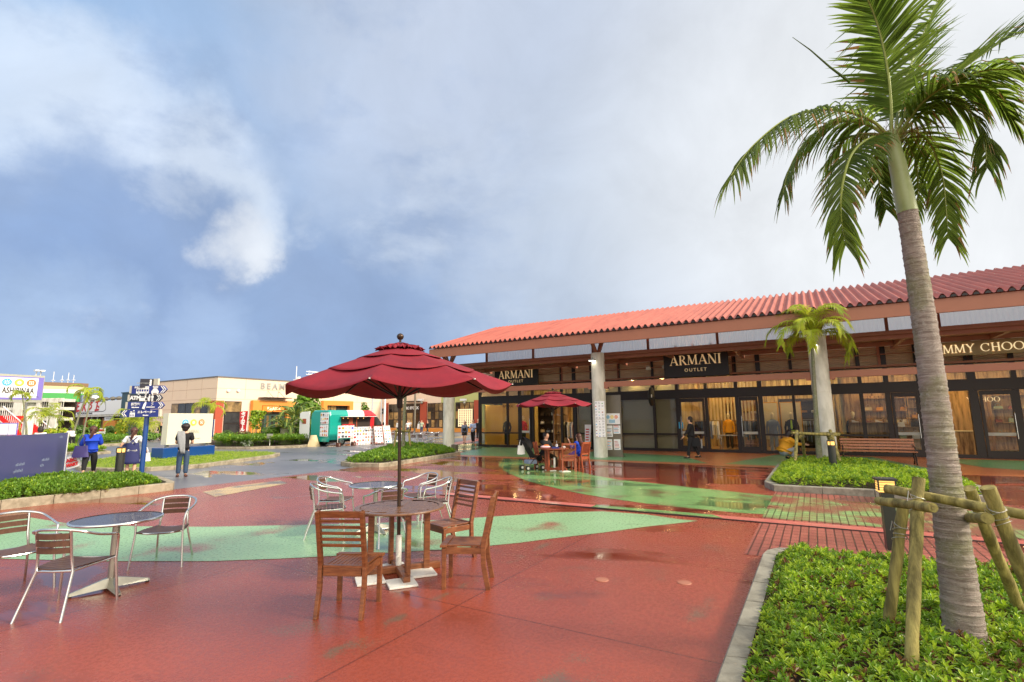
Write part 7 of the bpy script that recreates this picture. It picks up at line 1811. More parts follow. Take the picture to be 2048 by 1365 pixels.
o = q.build('jumper_over_shoulder', M['grey_cloth'], smooth=True); o.location = gM; o.rotation_euler = (0, 0, radians(28)); md = o.modifiers.new('t', 'SOLIDIFY'); md.thickness = .022; tag(o, 'light grey jumper draped down the back of the person in the black tee', 'jumper')
# man in dark jacket far left
person('person in a dark jacket and pink shirt walking towards us past the pink wall', G(320, 881.5), radians(175), 1.74, legs=((.3, .15, .02), (-.3, .2, .02)), arms=((-.2, .12, .2), (.25, .12, .3)), top=('black_cloth', 'long'), bottom=('trousers', 'olive_cloth'), hair=('hair', 'short'))[0]
# bending person in white, head behind the dark board
gb_ = G(142, 898)
person('person in a white tee bending forward beside the dark blue board', gb_, radians(60), 1.62, legs=((.05, .1, .04), (0, .05, .04)), arms=((.9, .1, .3), (.8, .1, .4)), lean=.85, top=('white_cloth', 'short'), bottom=('trousers', 'black_cloth'), head=(.5, 0), bulk=1.1)
gh = G(74, 925); person('person whose dark-haired head shows above the top edge of the dark blue board', gh, radians(20), 1.62, hair=('hair', 'bob'), top=('white_cloth', 'short'), bottom=('trousers', 'denim'))
# pair by the far column
person('person with long dark hair in a black dress and grey-blue cardigan near the far column', G(929, 887.5), radians(170), 1.6, legs=((.25, .1, .02), (-.2, .2, .02)), arms=((-.05, .15, .2), (.1, .12, .2)), hair=('hair', 'long'), top=('greyblue_cloth', 'long'), bottom=('dress', 'black_cloth'), skirt=(.78, .36, .07, .1), shoes='black')
person('person in a pale blue shirt and black trousers with folded arms near the far column', G(946, 886.5), radians(165), 1.7, legs=((.18, .1, .03), (-.15, .15, .03)), arms=((.35, .15, 1.4, .7), (.35, .15, 1.4, .7)), top=('paleblue_cloth', 'long'), bottom=('trousers', 'black_cloth'), shoes='brown_shoe')
person('person in dark clothes and a cap half hidden by the corner of the shopfront', G(956.5, 880), radians(160), 1.72, top=('black_cloth', 'long'), bottom=('trousers', 'black_cloth'), hair=('grey_cloth', 'short'))
# people by the far shops
person('person in white with arms folded at the far shop doors', G(819, 868), radians(180), 1.66, arms=((.3, .12, 1.3, .6), (.3, .12, 1.3, .6)), top=('white_cloth', 'short'), bottom=('trousers', 'black_cloth'))
person('second person in pale clothes just left of the one with folded arms', G(815, 869), radians(190), 1.6, top=('white_cloth', 'short'), bottom=('trousers', 'denim'))
person('person in a mint top and jeans with long hair at the far rust pier', G(843, 868), radians(185), 1.6, hair=('hair_brown', 'long'), arms=((.2, .5, .5), (0, .35, .3)), top=('mint_cloth', 'short'), bottom=('trousers', 'denim'))
bag('shoulder_bag', 'white bag carried by the person in the mint top', 'bag', G(838.5, 868)+Vector((0, 0, .6)), 0, .5, .6, .2, 'plastic', .3)
person('person in black walking right of the person in the mint top', G(855, 871), radians(140), 1.62, legs=((.3, .2, .02), (-.3, .2, .02)), hair=('hair', 'long'), top=('black_cloth', 'long'), bottom=('trousers', 'black_cloth'))
person('person in black and white beside the parasol pole, at the far shop window', G(796, 869), radians(175), 1.62, hair=('hair', 'bob'), top=('white_cloth', 'long'), bottom=('trousers', 'black_cloth'))
# suit man
gS = G(1385, 917, .01)
person('person in a dark suit striding left past the open shop doorway', gS, A+radians(90+6), 1.76, legs=((.22, .1, .02), (-.25, .18, .02)), arms=((.42, .08, .25), (.05, .06, .35)), top=('black_cloth', 'long'), bottom=('trousers', 'black_cloth'), head=(.22, 0), bulk=1.1)[0]
t = bag('folder_case', 'black case carried at the knee of the person in the suit', 'case', gS+Vector((.12, -.22, .5)), A, .34, .36, .07, 'black_cloth', .1)
q = MB(); q.tube([(0, 0, 0), (0, 0, .36)], .035, 10); o = q.build('umbrella_roll', M['grey_cloth']); o.location = gS+Vector((.36, -.15, .42)); tag(o, 'short rolled grey umbrella with white end behind the person in the suit', 'umbrella')
# crouching child in yellow
gY = G(1570, 924, .01)
person('child in a yellow jacket crouching by the kerb, seen from behind', gY, A+radians(-60), 1.75, sit=.42, legs=((1.8, 2.4, .15), (1.8, 2.4, .15)), arms=((.9, .1, .6), (.9, .1, .6)), lean=.42, top=('yellow_cloth', 'long'), bottom=('trousers', 'grey_cloth'), hair=('hair', 'bob'), bulk=1.45, head=(.3, 0))
# seated pair at the far table
c3 = W3c.location; rz3 = W3c.rotation_euler.z
ps, J = person('person in black with dark hair sitting left of the far table, facing us', c3+Vector((.05, -.03, 0)), rz3-.5, 1.58, sit=.5, legs=((1.35, 1.3, .12), (1.2, 1.2, .16)), arms=((.65, .1, .75, .2), (.65, .1, .75, .2)), lean=.12, top=('black_cloth', 'long'), bottom=('trousers', 'olive_cloth'), hair=('hair', 'short'), bulk=1.15, head=(.25, 0))
c2_ = W2c.location; rz2 = W2c.rotation_euler.z
pg, J = person('girl in a bright blue track jacket sitting right of the far table', c2_, rz2, 1.5, sit=.5, legs=((1.4, 1.5, .06), (1.3, 1.5, .06)), arms=((.7, .1, 2.0, .1), (.6, .1, 1.2, .1)), lean=.08, top=('blue_cloth', 'long'), bottom=('skirt', 'blue_cloth'), skirt=(.42, .30, .1, .17), hair=('hair_brown', 'long'))
q = MB(); kk = 1.5
for s in (-1, 1): q.tube([J['s%d' % s]+Vector((s*.012, .0, .055)), J['s%d' % s].lerp(J['e%d' % s], .5)+Vector((s*.05, 0, .02)), J['e%d' % s]+Vector((s*.045, 0, .0))], .009, 6)
q.build('sleeve_stripe', M['white_cloth'], pg)
# things on the far table
zt2 = T2.z+.735
q = MB(); q.lathe([(.03, 0), (.04, .12), (.042, .125)], 14); q.tube([(0, 0, .1), (.01, 0, .2), (-.02, 0, .24)], .004, 5); o = q.build('drink_cup', M['plastic']); o.location = T2+Vector((.08, -.12, .735)); tag(o, 'clear cup with a straw on the far wooden table', 'cup')
q = MB(); q.bx(-.13, .13, -.09, .09, 0, .03); q.bx(-.11, .11, -.07, .07, .03, .05); o = q.build('food_tray', M['sign_blue'], bevel=.008); o.location = T2+Vector((.02, -.3, .738)); tag(o, 'dark blue food tray on the far wooden table', 'tray')
q = MB(); q.ell((0, 0, .05), (.17, .1, .05), 12, 8); q.ell((.03, 0, .09), (.1, .07, .04), 10, 6, 1); o = q.build('snack_bag', [M['pink_cloth'], M['orange_print']]); o.location = T2+Vector((-.3, -.18, .735)); tag(o, 'crumpled pink and orange snack bag in front of the person in black', 'snack bag')
q = MB(); q.ell((0, 0, .03), (.08, .06, .04), 12, 8); o = q.build('sandwich', M['white_cloth'], smooth=True); o.location = T2+Vector((.3, -.15, .735)); tag(o, 'white wrapped sandwich on the far wooden table', 'sandwich')
# pushchair
gS_ = G(1064, 940)
t = thing('pushchair', 'black folding pushchair with small white-hubbed wheels beside the seated person in black', 'pushchair', gS_, radians(-62))
def seatp(x, y, z): return Vector((x, y, z))
for s in (-1, 1):
    q = MB(); q.tube([(s*.2, -.28, .08), (s*.2, .02, .42), (s*.2, .22, .5)], .012, 6); q.tube([(s*.2, .3, .08), (s*.2, .05, .4), (s*.2, -.25, .85), (s*.2, -.42, 1.02), (s*.2, -.48, 1.02)], .012, 6); q.build('frame_tube', M['dark_metal'], t, smooth=True)
    for y in (-.28, .3):
        q = MB(); 
        for dx in (-.025, .025): q.lathe([(.075, -.012), (.08, 0), (.075, .012)], 16, T=TM((s*.2+dx, y, .08), 0, 0, pi/2))
        w_ = q.build('wheel', M['rubber'], t, smooth=True)
        q = MB(); q.lathe([(.045, -.045), (.045, .045)], 12, T=TM((s*.2, y, .08), 0, 0, pi/2)); q.build('hub', M['white_paint'], w_)
q = MB(); vs = []
prof = [(.3, .3), (.26, .44), (.0, .42), (-.12, .62), (-.26, .86), (-.34, .98)]
for (y, z) in prof: vs += [(-.19, y, z+.04), (-.1, y-.02, z-.02), (.1, y-.02, z-.02), (.19, y, z+.04)]
q.add(vs, [(i*4+j, i*4+j+1, (i+1)*4+j+1, (i+1)*4+j) for i in range(len(prof)-1) for j in range(3)])
o = q.build('seat', M['black_cloth'], t, smooth=True); md = o.modifiers.new('t', 'SOLIDIFY'); md.thickness = .03
q = MB(); vs = []; n = 9
for i in range(6):
    a = radians(-10+i*24)
    for j in range(n): b_ = pi*j/(n-1); vs.append((.2*cos(b_), -.3+.3*sin(a)*sin(b_)*1.0, .78+.32*cos(a)*sin(b_)))
q.add(vs, [(i*n+j, i*n+j+1, (i+1)*n+j+1, (i+1)*n+j) for i in range(5) for j in range(n-1)]); o = q.build('hood', M['black_cloth'], t, smooth=True); md = o.modifiers.new('t', 'SOLIDIFY'); md.thickness = .01
q = MB(); q.bx(-.17, .17, -.22, .12, .2, .34); q.build('basket', M['greyblue_cloth'], t, bevel=.03)
bag('cloth_bag', 'white patterned cloth bag hung on the handle of the pushchair', 'bag', gS_+Vector((-.36, .02, .52)), .2, .26, .3, .1, 'white_cloth', .2)
# ---------------- food van ----------------
gv = G(657, 893.5); hd_ = (G(775, 886)-gv); hv = atan2(hd_.y, hd_.x)      # van heading
vt = thing('food_van', 'food van painted teal, white and red with an open serving hatch, standing by the hedge', 'food van', gv, hv)
# local: x along the van (rear at 0), y to its left (towards -y is the serving side); z up
mk('teal', (20, 158, 142), .3, var=.02, coat=.5); mk('van_white', (232, 232, 228), .3, var=.02, coat=.5); mk('van_red', (206, 40, 48), .3, var=.02, coat=.5)
Lv, Wv, Hv, zf = 5.3, 1.95, 2.42, .42
prof = [(.0, zf), (.0, Hv-.12), (.12, Hv), (3.75, Hv), (4.15, Hv-.22), (4.75, 1.45), (5.25, 1.22), (5.32, .95), (5.32, zf)]
def vsec(x0, x1, m, name):
    """slice of the body shell between x0 and x1"""
    def topz(x):
        pts = [(0, Hv-.1), (.12, Hv), (3.75, Hv), (4.15, Hv-.22), (4.75, 1.45), (5.25, 1.22), (5.32, .95)]
        for a, b in zip(pts[:-1], pts[1:]):
            if a[0] <= x <= b[0]: return a[1]+(b[1]-a[1])*(x-a[0])/(b[0]-a[0])
        return .95
    xs_ = [x0]+[x for x in (.12, 3.75, 4.15, 4.75, 5.25) if x0 < x < x1]+[x1]; b = MB(); vs = []
    for x in xs_:
        z = topz(x); r = .14 if z > 1.6 else .08
        ring = [(x, 0, zf), (x, .0, z-r*2.4), (x, r*.6, z-r*.7), (x, r*1.6, z), (x, Wv-r*1.6, z), (x, Wv-r*.6, z-r*.7), (x, Wv, z-r*2.4), (x, Wv, zf)]
        vs += ring
    n = 8; fs = [(i*n+j, i*n+(j+1) % n, (i+1)*n+(j+1) % n, (i+1)*n+j) for i in range(len(xs_)-1) for j in range(n)]+[tuple(range(n)), tuple((len(xs_)-1)*n+j for j in range(n-1, -1, -1))]
    b.add(vs, fs); return b.build(name, m, vt)
vsec(0.02, 1.55, M['teal'], 'rear_body'); vsec(1.55, 3.0, M['van_white'], 'middle_body'); fb = vsec(3.0, 5.32, M['van_red'], 'cab')
q = MB(); q.bx(.02, 3.05, -.014, -.002, zf, 1.1); q.bx(.02, .9, -.016, -.004, 1.1, Hv-.45); q.build('side_skirt', M['teal'], vt)
q = MB(); q.bx(.95, 3.55, -.02, .0, 1.25, 1.95); hb = q.build('serving_hatch', M['store_dark'], vt)
q = MB(); q.bx(1.05, 2.1, -.03, -.021, 1.26, 1.45); q.build('counter', M['red_print'], hb)
q = MB(); q.bx(1.6, 1.95, -.028, -.021, 1.45, 1.9); q.bx(2.25, 2.33, -.035, -.021, 1.25, 1.95); q.build('inner_shelf', M['food_print'], hb)
for x in (1.1, 1.5, 2.4, 2.9): q = MB(); q.ell((x, -.04, 1.86), (.04, .02, .04), 8, 6); q.build('hatch_lamp', M['lamp_warm'], hb)
q = MB(); q.bar((.85, -.3, 1.97), (3.7, -.3, 1.97), .55, .03); q.build('hatch_awning', M['van_white'], vt)
for x0, x1 in ((.95, 2.25), (2.35, 3.6)):
    q = MB(); q.bx(x0, x1, -.08, -.03, .82, 1.24); mb_ = q.build('menu_panel', M['paper'], vt)
    random.seed(int(x0*10)); q = MB()
    for i in range(9):
        for j in range(3):
            if R() < .75: q.bx(x0+.06+i*(x1-x0-.1)/9, x0+.06+i*(x1-x0-.1)/9+.08, -.086, -.081, .87+j*.12, .87+j*.12+.06*(.5+R()), int(R()*5))
    q.build('print', [M['ink'], M['amber_print'], M['food_print'], M['lightblue_print'], M['red_print']], mb_)
# cab windows, lamps, bumper
q = MB(); q.add([(3.95, -.012, 1.3), (4.75, -.012, 1.3), (4.55, .0, 1.62), (4.22, .0, 1.98), (3.95, .0, 1.98)], [(0, 1, 2, 3, 4)]); q.build('side_window', M['pane_dark'], vt)
q = MB(); q.add([(4.19, .2, 2.14), (4.76, .12, 1.5), (4.76, Wv-.12, 1.5), (4.19, Wv-.2, 2.14)], [(0, 1, 2, 3)]); o = q.build('windscreen', M['pane_dark'], vt); o.location = (.02, 0, .02)
q = MB(); q.ell((4.72, -.16, 1.42), (.05, .09, .15), 10, 8); q.build('wing_mirror', M['black'], vt, smooth=True)
q = MB(); q.bx(-.1, .02, -.03, Wv+.03, .3, .52); q.build('rear_bumper', M['teal'], vt, bevel=.03)
q = MB(); q.bx(5.2, 5.42, -.02, Wv+.02, .3, .6); q.build('front_bumper', M['black'], vt, bevel=.03)
for y in (.12, Wv-.3): q = MB(); q.bx(5.28, 5.36, y, y+.2, .8, 1.0); q.build('headlight', M['plastic'], vt)
for x in (1.05, 4.45):
    for y in (.1, Wv-.1):
        q = MB(); q.lathe([(.2, -.1), (.33, -.1), (.34, -.06), (.34, .06), (.33, .1), (.2, .1)], 22, T=TM((x, y, .34), 0, pi/2)); wh = q.build('wheel', M['rubber'], vt, smooth=True)
        q = MB(); q.lathe([(.05, -.105), (.2, -.11), (.2, .11), (.05, .115)], 16, T=TM((x, y, .34), 0, pi/2)); q.build('rim', M['alu'], wh)
q = MB(); q.bx(.3, 5.1, .1, Wv-.1, .25, .45); q.build('underbody', M['black'], vt)
# open rear doors: left one white inside, right one covered with posters
q = MB(); q.prism([(0, 0), (.85, 0), (.85, 1.72), (.7, 1.82), (0, 1.85)], -.03, .03, 0, Matrix.Rotation(pi/2, 4, 'X')); dl = q.build('rear_door', M['van_white'], vt, bevel=.02); dl.location = (-.06, Wv+.05, .5); dl.rotation_euler = (0, 0, radians(103))
q = MB(); q.bx(.22, .66, -.045, -.031, 1.0, 1.42); o = q.build('door_window', M['pane_dark'], dl); q = MB(); q.bx(.28, .6, .031, .036, 1.0, 1.35); q.build('door_print', M['food_print'], dl); q = MB(); q.bx(.28, .6, -.06, -.047, 1.04, 1.38); q.build('door_print', M['food_print'], dl)
mk('pale_print', (196, 190, 184), .6, var=.1)
def menu(w_, h_, seed, par, loc, rz=0, rx=0, pal=None, nx=4, ny=3, bg_='paper', name='menu_sheet'):
    random.seed(seed); q = MB(); q.bx(-w_/2, w_/2, -.01, .01, 0, h_); o = q.build(name, M[bg_], par); o.location = loc; o.rotation_euler = (rx, 0, rz); q = MB(); pal = (pal or ['food_print', 'amber_print', 'ink', 'red_print', 'lightblue_print'])+['ink', 'food_print', 'pale_print', 'pale_print', 'amber_print', 'pale_print', 'pale_print']
    for i in range(nx):
        for j in range(ny):
            x0 = -w_/2+w_*(i+.12)/nx; z0 = h_*(j+.12)/ny; c = int(R()*len(pal)); q.bx(x0, x0+w_/nx*(.45+.35*R()), -.016, -.011, z0, z0+h_/ny*(.3+.3*R()), c)
            for k in range(2): q.bx(x0, x0+w_/nx*.6*R()+.02, -.016, -.011, z0+h_/ny*(.68+.12*k), z0+h_/ny*(.72+.12*k), pal.index('ink') if 'ink' in pal else 0)
    q.build('print', [M[p] for p in pal], o); return o
menu(.82, .78, 41, vt, (-.03, .5, 1.48), -pi/2, pal=['yellow_print', 'food_print', 'ink', 'amber_print'], bg_='paper')
menu(.82, .78, 42, vt, (-.03, .5, .66), -pi/2, pal=['blue_print', 'food_print', 'red_print', 'ink', 'orange_print'])
# local helper: things that stand by the van
def vloc(x, y, z=0): return gv+Vector((cos(hv)*x-sin(hv)*y, sin(hv)*x+cos(hv)*y, z))
t = thing('standing_banner', 'yellow and blue menu banner on two posts beside the rear wheel of the van', 'banner', vloc(.35, -.9), hv)
menu(1.35, .82, 51, t, (.3, 0, .55), pal=['yellow_print', 'blue_print', 'red_print', 'food_print', 'ink'], nx=5, ny=3)
for x in (-.33, .93): q = MB(); q.tube([(x, .03, 0), (x, .03, 1.35)], .022, 8); q.build('post', M['white_paint'], t)
for x, lab in ((-.33, 'left'), (.93, 'right')):
    q = MB(); q.bx(-.13, .13, -.1, .1, 0, .26); q.bx(-.015, .015, -.105, .105, .05, .2, 1); o = q.build('weight_block', [M['brown_shoe'], M['white_paint']], bevel=.02); o.location = vloc(.35+x, -.9-.06, .0); o.rotation_euler = (0, 0, hv); tag(o, 'brown weight on the %s foot of the menu banner by the van' % lab, 'weight')
t = thing('menu_board', 'wide white menu board with rows of drink pictures leaning on the van side', 'menu board', vloc(1.75, -.85), hv-.03); menu(2.2, 1.1, 61, t, (.45, 0, .02), pal=['amber_print', 'food_print', 'yellow_print', 'ink', 'red_print'], nx=9, ny=5, name='board')
text('Tapioca Drink', .14, M['ink'], (.9, -.02, 1.02), t, bold=.004)
for k, (x, rzk, lab, sd_) in enumerate(((3.35, -.15, 'brown-framed folding board with food photos, left of two by the van cab', 71), (4.15, .1, 'white folding menu board at the front of the van, right of two', 72))):
    t = thing('sandwich_board', lab, 'sandwich board', vloc(x, -1.0), hv+rzk)
    for s in (-1, 1):
        q = MB(); fm = M['wood'] if k == 0 else M['white_paint']
        for a, b_ in (((-.36, s*.32, 0), (-.36, s*.03, 1.32)), ((.36, s*.32, 0), (.36, s*.03, 1.32)), ((-.36, s*.035, 1.3), (.36, s*.035, 1.3)), ((-.36, s*.3, .08), (.36, s*.3, .08))): q.bar(a, b_, .05, .03)
        q.build('frame', fm, t)
    o = menu(.66, 1.2, sd_, t, (0, -.3, .08), rx=-.22, nx=3, ny=6, pal=['orange_print', 'food_print', 'ink', 'red_print', 'lightblue_print'] if k == 0 else ['ink', 'amber_print', 'lightblue_print', 'orange_print'])
q = MB(); vs = []; n = 14
for i in range(5):
    f = i/4
    for j in range(n): a = 2*pi*j/n; r = (.2+.22*f)*(1+.14*sin(5*a)*f); vs.append((r*cos(a), r*.8*sin(a), .75-.75*f))
q.add(vs, [(i*n+j, i*n+(j+1) % n, (i+1)*n+(j+1) % n, (i+1)*n+j) for i in range(4) for j in range(n)]+[tuple(range(n))]); o = q.build('draped_cloth', M['grey_cloth'] if False else M['mannequin'], smooth=True); o.location = vloc(-.45, 1.0); tag(o, 'pale cloth draped over a box behind the rear of the food van', 'cloth')

# ---------------- direction sign ----------------
gp = G(281, 966, .13)
sp = thing('direction_sign', 'blue post with five arrow-shaped direction panels in the left bed', 'direction sign', gp, 0)
hz = AT(300, 775, gp.y).z-.13
q = MB(); q.tube([(0, 0, 0), (0, 0, hz)], .06, 16); q.build('post', M['post_blue'], sp, smooth=True)
pxm = gp.y/1007*1.04
def arrow(z0, z1, x0, x1, head, m, rz=0.0, y=-.09):
    """panel from x0 to x1, pointed at one end (head +1 right, -1 left)"""
    h = z1-z0; b = MB()
    if head > 0: pl = [(x0, z0), (x1-h*.45, z0), (x1, (z0+z1)/2), (x1-h*.45, z1), (x0, z1)]
    elif head < 0: pl = [(x0+h*.45, z0), (x1, z0), (x1, z1), (x0+h*.45, z1), (x0, (z0+z1)/2)]
    else: pl = [(x0, z0), (x1, z0), (x1, z1), (x0, z1)]
    b.prism(pl, 0, .05, 0, Matrix.Rotation(pi/2, 4, 'X')); b2 = MB(); b2.v = b.v; b2.f = b.f; b2.m = b.m
    o = b.build('arrow_panel', m, sp); o.location = (0, y, 0); o.rotation_euler = (0, 0, rz); return o
def sy(py, Y=None): return AT(300, py, gp.y).z-.13
def sx_(px, py=810): return AT(px, py, gp.y).x-gp.x
def chev(o, cx, cz, h, d, y=-.056):
    b = MB()
    for k in (0, .55):
        for s in (-1, 1): b.bar((cx+k*h*d*.5, y, cz), (cx+k*h*d*.5-d*h*.38, y, cz+s*h*.42), h*.1, .004, upv=(0, 1, 0))
    b.build('arrow_mark', M['white_sign'], o)
# top small dark panel and pale back panel
o = arrow(sy(776), sy(759), sx_(284), sx_(306), 0, M['sign_dark'], .35); text('i', .26, M['white_sign'], (sx_(302), -.06, (sy(776)+sy(759))/2), o, bold=.01); text('Information', .07, M['grey_cloth'], (sx_(291), -.06, (sy(776)+sy(759))/2), o)
o2 = arrow(sy(771), sy(758.5), sx_(306), sx_(320), 0, M['sign_back'], -.3, y=.02)
for nm, pyt, pyb, x0, x1, hd2, m_ in (('a', 772.5, 788, 268, 337.5, 1, 'sign_blue'), ('b', 790, 803.5, 266, 330, 1, 'sign_dark'), ('c', 804.5, 818.5, 263, 335, 1, 'sign_blue'), ('d', 819.5, 834.5, 252, 325, -1, 'sign_blue')):
    z0, z1 = sy(pyb), sy(pyt); h = z1-z0; cz = (z0+z1)/2; o = arrow(z0, z1, sx_(x0), sx_(x1), hd2, M[m_]); w_ = M['white_sign']
    bk = MB(); e0, e1 = (sx_(x0)-.07, sx_(x0)) if hd2 > 0 else (sx_(x1), sx_(x1)+.04); bk.bx(e0, e1, -.04, .05, z0+.01, z1); bk.build('panel_back', M['sign_back'], o)
    if nm != 'd': chev(o, sx_(x1-5.5), cz, h, 1)
    else: chev(o, sx_(x0+5.5), cz, h, -1)
    yy = -.056
    def ic(b, nm2='pictogram'): b.build(nm2, w_, o)
    if nm == 'a':
        text('SHUTTLE BUS', h*.3, w_, (sx_(288), yy, cz+h*.29), o, bold=.004); text('TAXI', h*.3, w_, (sx_(315), yy, cz+h*.29), o, bold=.004)
        b = MB(); X, Z = sx_(290), cz-h*.2; b.bx(X-.17, X+.17, yy-.002, yy, Z-.06, Z-.01); b.bx(X-.17, X+.17, yy-.002, yy, Z+.05, Z+.08)
        for k in range(6): b.bx(X-.17+k*.066, X-.155+k*.066, yy-.002, yy, Z-.01, Z+.05)
        for s in (-.1, .1): b.lathe([(.03, 0), (.03, .002)], 12, T=TM((X+s, yy, Z-.065), 0, pi/2))
        ic(b)
        b = MB(); X = sx_(315); b.bx(X-.1, X+.1, yy-.002, yy, Z-.05, Z+.01); b.prism([(-.08, .01), (.08, .01), (.05, .07), (-.05, .07)], 0, .002, 0, TM((X, yy, Z)) @ Matrix.Rotation(pi/2, 4, 'X')); b.bx(X-.03, X+.03, yy-.002, yy, Z+.075, Z+.09)
        for s in (-.07, .07): b.bx(X+s-.02, X+s+.02, yy-.002, yy, Z-.08, Z-.05)
        ic(b)
    if nm == 'b':
        text('ATM', h*.75, w_, (sx_(277), yy, cz), o, bold=.008)
        b = MB(); X = sx_(291); b.bx(X-.08, X+.08, yy-.002, yy, cz-.08, cz+.0); b.bx(X-.05, X+.05, yy-.002, yy, cz+.02, cz+.035); b.bx(X-.08, X-.06, yy-.002, yy, cz, cz+.07); b.bx(X+.06, X+.08, yy-.002, yy, cz, cz+.07); ic(b)
        b = MB(); X = sx_(299); b.tube([(X+.05*cos(a), yy, cz-.03+.05*sin(a)) for a in [pi*.6+i*.35 for i in range(13)]], .007, 5); b.tube([(X-.02, yy, cz+.06), (X-.02, yy, cz), (X+.04, yy, cz), (X+.07, yy, cz-.07)], .009, 5); b.lathe([(.018, 0), (.018, .002)], 8, T=TM((X-.02, yy, cz+.09), 0, pi/2)); ic(b)
        b = MB()
        for X, w2 in ((sx_(305), .02), (sx_(311), .045)):
            b.lathe([(.018, 0), (.018, .002)], 8, T=TM((X, yy, cz+.08), 0, pi/2)); b.prism([(-.03, -.0), (.03, .0), (w2*.5+.01, .055), (-w2*.5-.01, .055)], 0, .002, 0, TM((X, yy, cz)) @ Matrix.Rotation(pi/2, 4, 'X')); b.bx(X-.022, X-.004, yy-.002, yy, cz-.09, cz); b.bx(X+.004, X+.022, yy-.002, yy, cz-.09, cz)
        ic(b)
    if nm == 'c':
        text('授乳室', h*.42, w_, (sx_(279), yy, cz+h*.15), o, bold=.004); text('Baby Room', h*.22, w_, (sx_(279), yy, cz-h*.27), o, bold=.003)
        b = MB(); X = sx_(297); b.tube([(X-.03, yy, cz-.09), (X+.0, yy, cz+.02), (X+.02, yy, cz+.07), (X+.025, yy, cz+.1)], [.032, .032, .018, .012], 8); ic(b)
        b = MB(); X = sx_(310); b.bx(X-.13, X+.1, yy-.002, yy, cz-.06, cz-.035); b.tube([(X, yy, cz-.01), (X+.05, yy, cz+.03), (X, yy, cz+.06), (X+.06, yy, cz+.09)], .008, 5); ic(b)
    if nm == 'd':
        text('エレベーター', h*.4, w_, (sx_(302), yy, cz+h*.14), o, bold=.003); text('Elevator', h*.22, w_, (sx_(301), yy, cz-h*.27), o, bold=.003)
        b = MB(); X = sx_(274.5); b.bx(X-.07, X+.07, yy-.002, yy, cz-.1, cz+.02)
        for s in (-1, 1): b.prism([(-.03, 0), (.03, 0), (0, s*.04)], 0, .002, 0, TM((X+s*.035, yy, cz+.055)) @ Matrix.Rotation(pi/2, 4, 'X'))
        ic(b); b = MB()
        for k in (-1, 0, 1): b.bx(X+k*.04-.008, X+k*.04+.008, yy-.004, yy-.002, cz-.08, cz-.03)
        b.build('pictogram_detail', M['sign_blue'], o)
# ---------------- bollard lights ----------------
def bollard(loc, h, w_, lab, rz, round_=True, hw=None, grp='bollard lights'):
    t = thing('bollard_light', lab, 'bollard light', loc, rz, grp); b = MB()
    if round_: b.lathe([(w_/2, 0), (w_/2, h-.14), (w_/2-.01, h-.135)], 24)
    else: b.bx(-w_/2, w_/2, -w_/2, w_/2, 0, h-.16)
    b.build('post', M['bollard'], t, smooth=round_)
    b = MB(); hw = hw or w_
    if round_: b.lathe([(hw/2-.015, h-.135), (hw/2-.015, h-.03)], 20)
    else: b.bx(-hw/2+.01, hw/2-.01, -hw/2+.01, hw/2-.01, h-.16, h-.02)
    ln = b.build('lamp_lens', M['lamp_warm'], t)
    b = MB()
    for k in range(4):
        z = h-.135+k*.03
        if round_: continue
        b.bx(-hw/2+.004, hw/2-.004, -hw/2+.004, hw/2-.004, z, z+.006)
    for a in range(4):
        s1, s2 = [(-1, -1), (1, -1), (1, 1), (-1, 1)][a]; q = hw/2-.012 if not round_ else hw/2*.72; b.bx(s1*q-.008, s1*q+.008, s2*q-.008, s2*q+.008, h-.14, h-.02)
    b.build('louvre', M['bollard'], ln)
    b = MB()
    if round_: b.lathe([(hw/2, h-.03), (hw/2, h-.005), (hw/2-.02, h+.004)], 24)
    else: b.bx(-hw/2-.01, hw/2+.01, -hw/2-.01, hw/2+.01, h-.02, h+.006)
    b.build('cap', M['bollard'], t); return t
mk('bollard', (66, 66, 62), .35, .4, var=.06)
g = G(236, 962, .13); hz_ = AT(241, 895, g.y).z-.13; bollard(g, hz_, .21, 'thick dark round bollard light with a yellow band in the left bed', 0)
g = G(1668, 943, .12); hz_ = AT(1659, 881, g.y).z-.12; bollard(g, hz_, .2, 'dark round bollard light with a glowing top in the bed of the small palm', 0)
g = G(1786, 1100, .1); hz_ = AT(1790, 957, g.y).z-.1; bollard(g, hz_, .13, 'square bollard light with a louvred glowing head behind the log frame', radians(-25), False, .2)
# ---------------- dark blue board on the left ----------------
gA = G(122, 963, .1); gB_ = gA+(G(-40, 1002, .1)-gA)
d = (gB_-gA); rzb = atan2(-d.y, -d.x); wbd = d.length
t = thing('information_board', 'large blank slate-blue board standing in the left bed, cut by the picture edge', 'board', gA, rzb)
ztop = AT(130, 866, gA.y).z-.1
mk('board_blue', (70, 72, 122), .3, var=.06, vs=1.2)
q = MB(); q.bx(-wbd, 0, -.03, .03, .02, ztop); q.build('board_panel', M['board_blue'], t)
q = MB(); q.bx(.0, .05, -.035, .06, .0, ztop); q.build('edge_strip', M['white_sign'], t)
q = MB(); random.seed(9)
for x0, z0, n_ in ((-1.35, ztop*.48, 2), (-1.4, ztop*.38, 1), (-2.6, ztop*.46, 2), (-2.65, ztop*.35, 2), (-.5, ztop*.9, 1)):
    for k in range(n_*3): q.bx(x0+k*.07, x0+.04+k*.07, -.0325, -.0305, z0, z0+.05+.02*(k % 2))
q.build('faded_print', M['greyblue_cloth'], t)
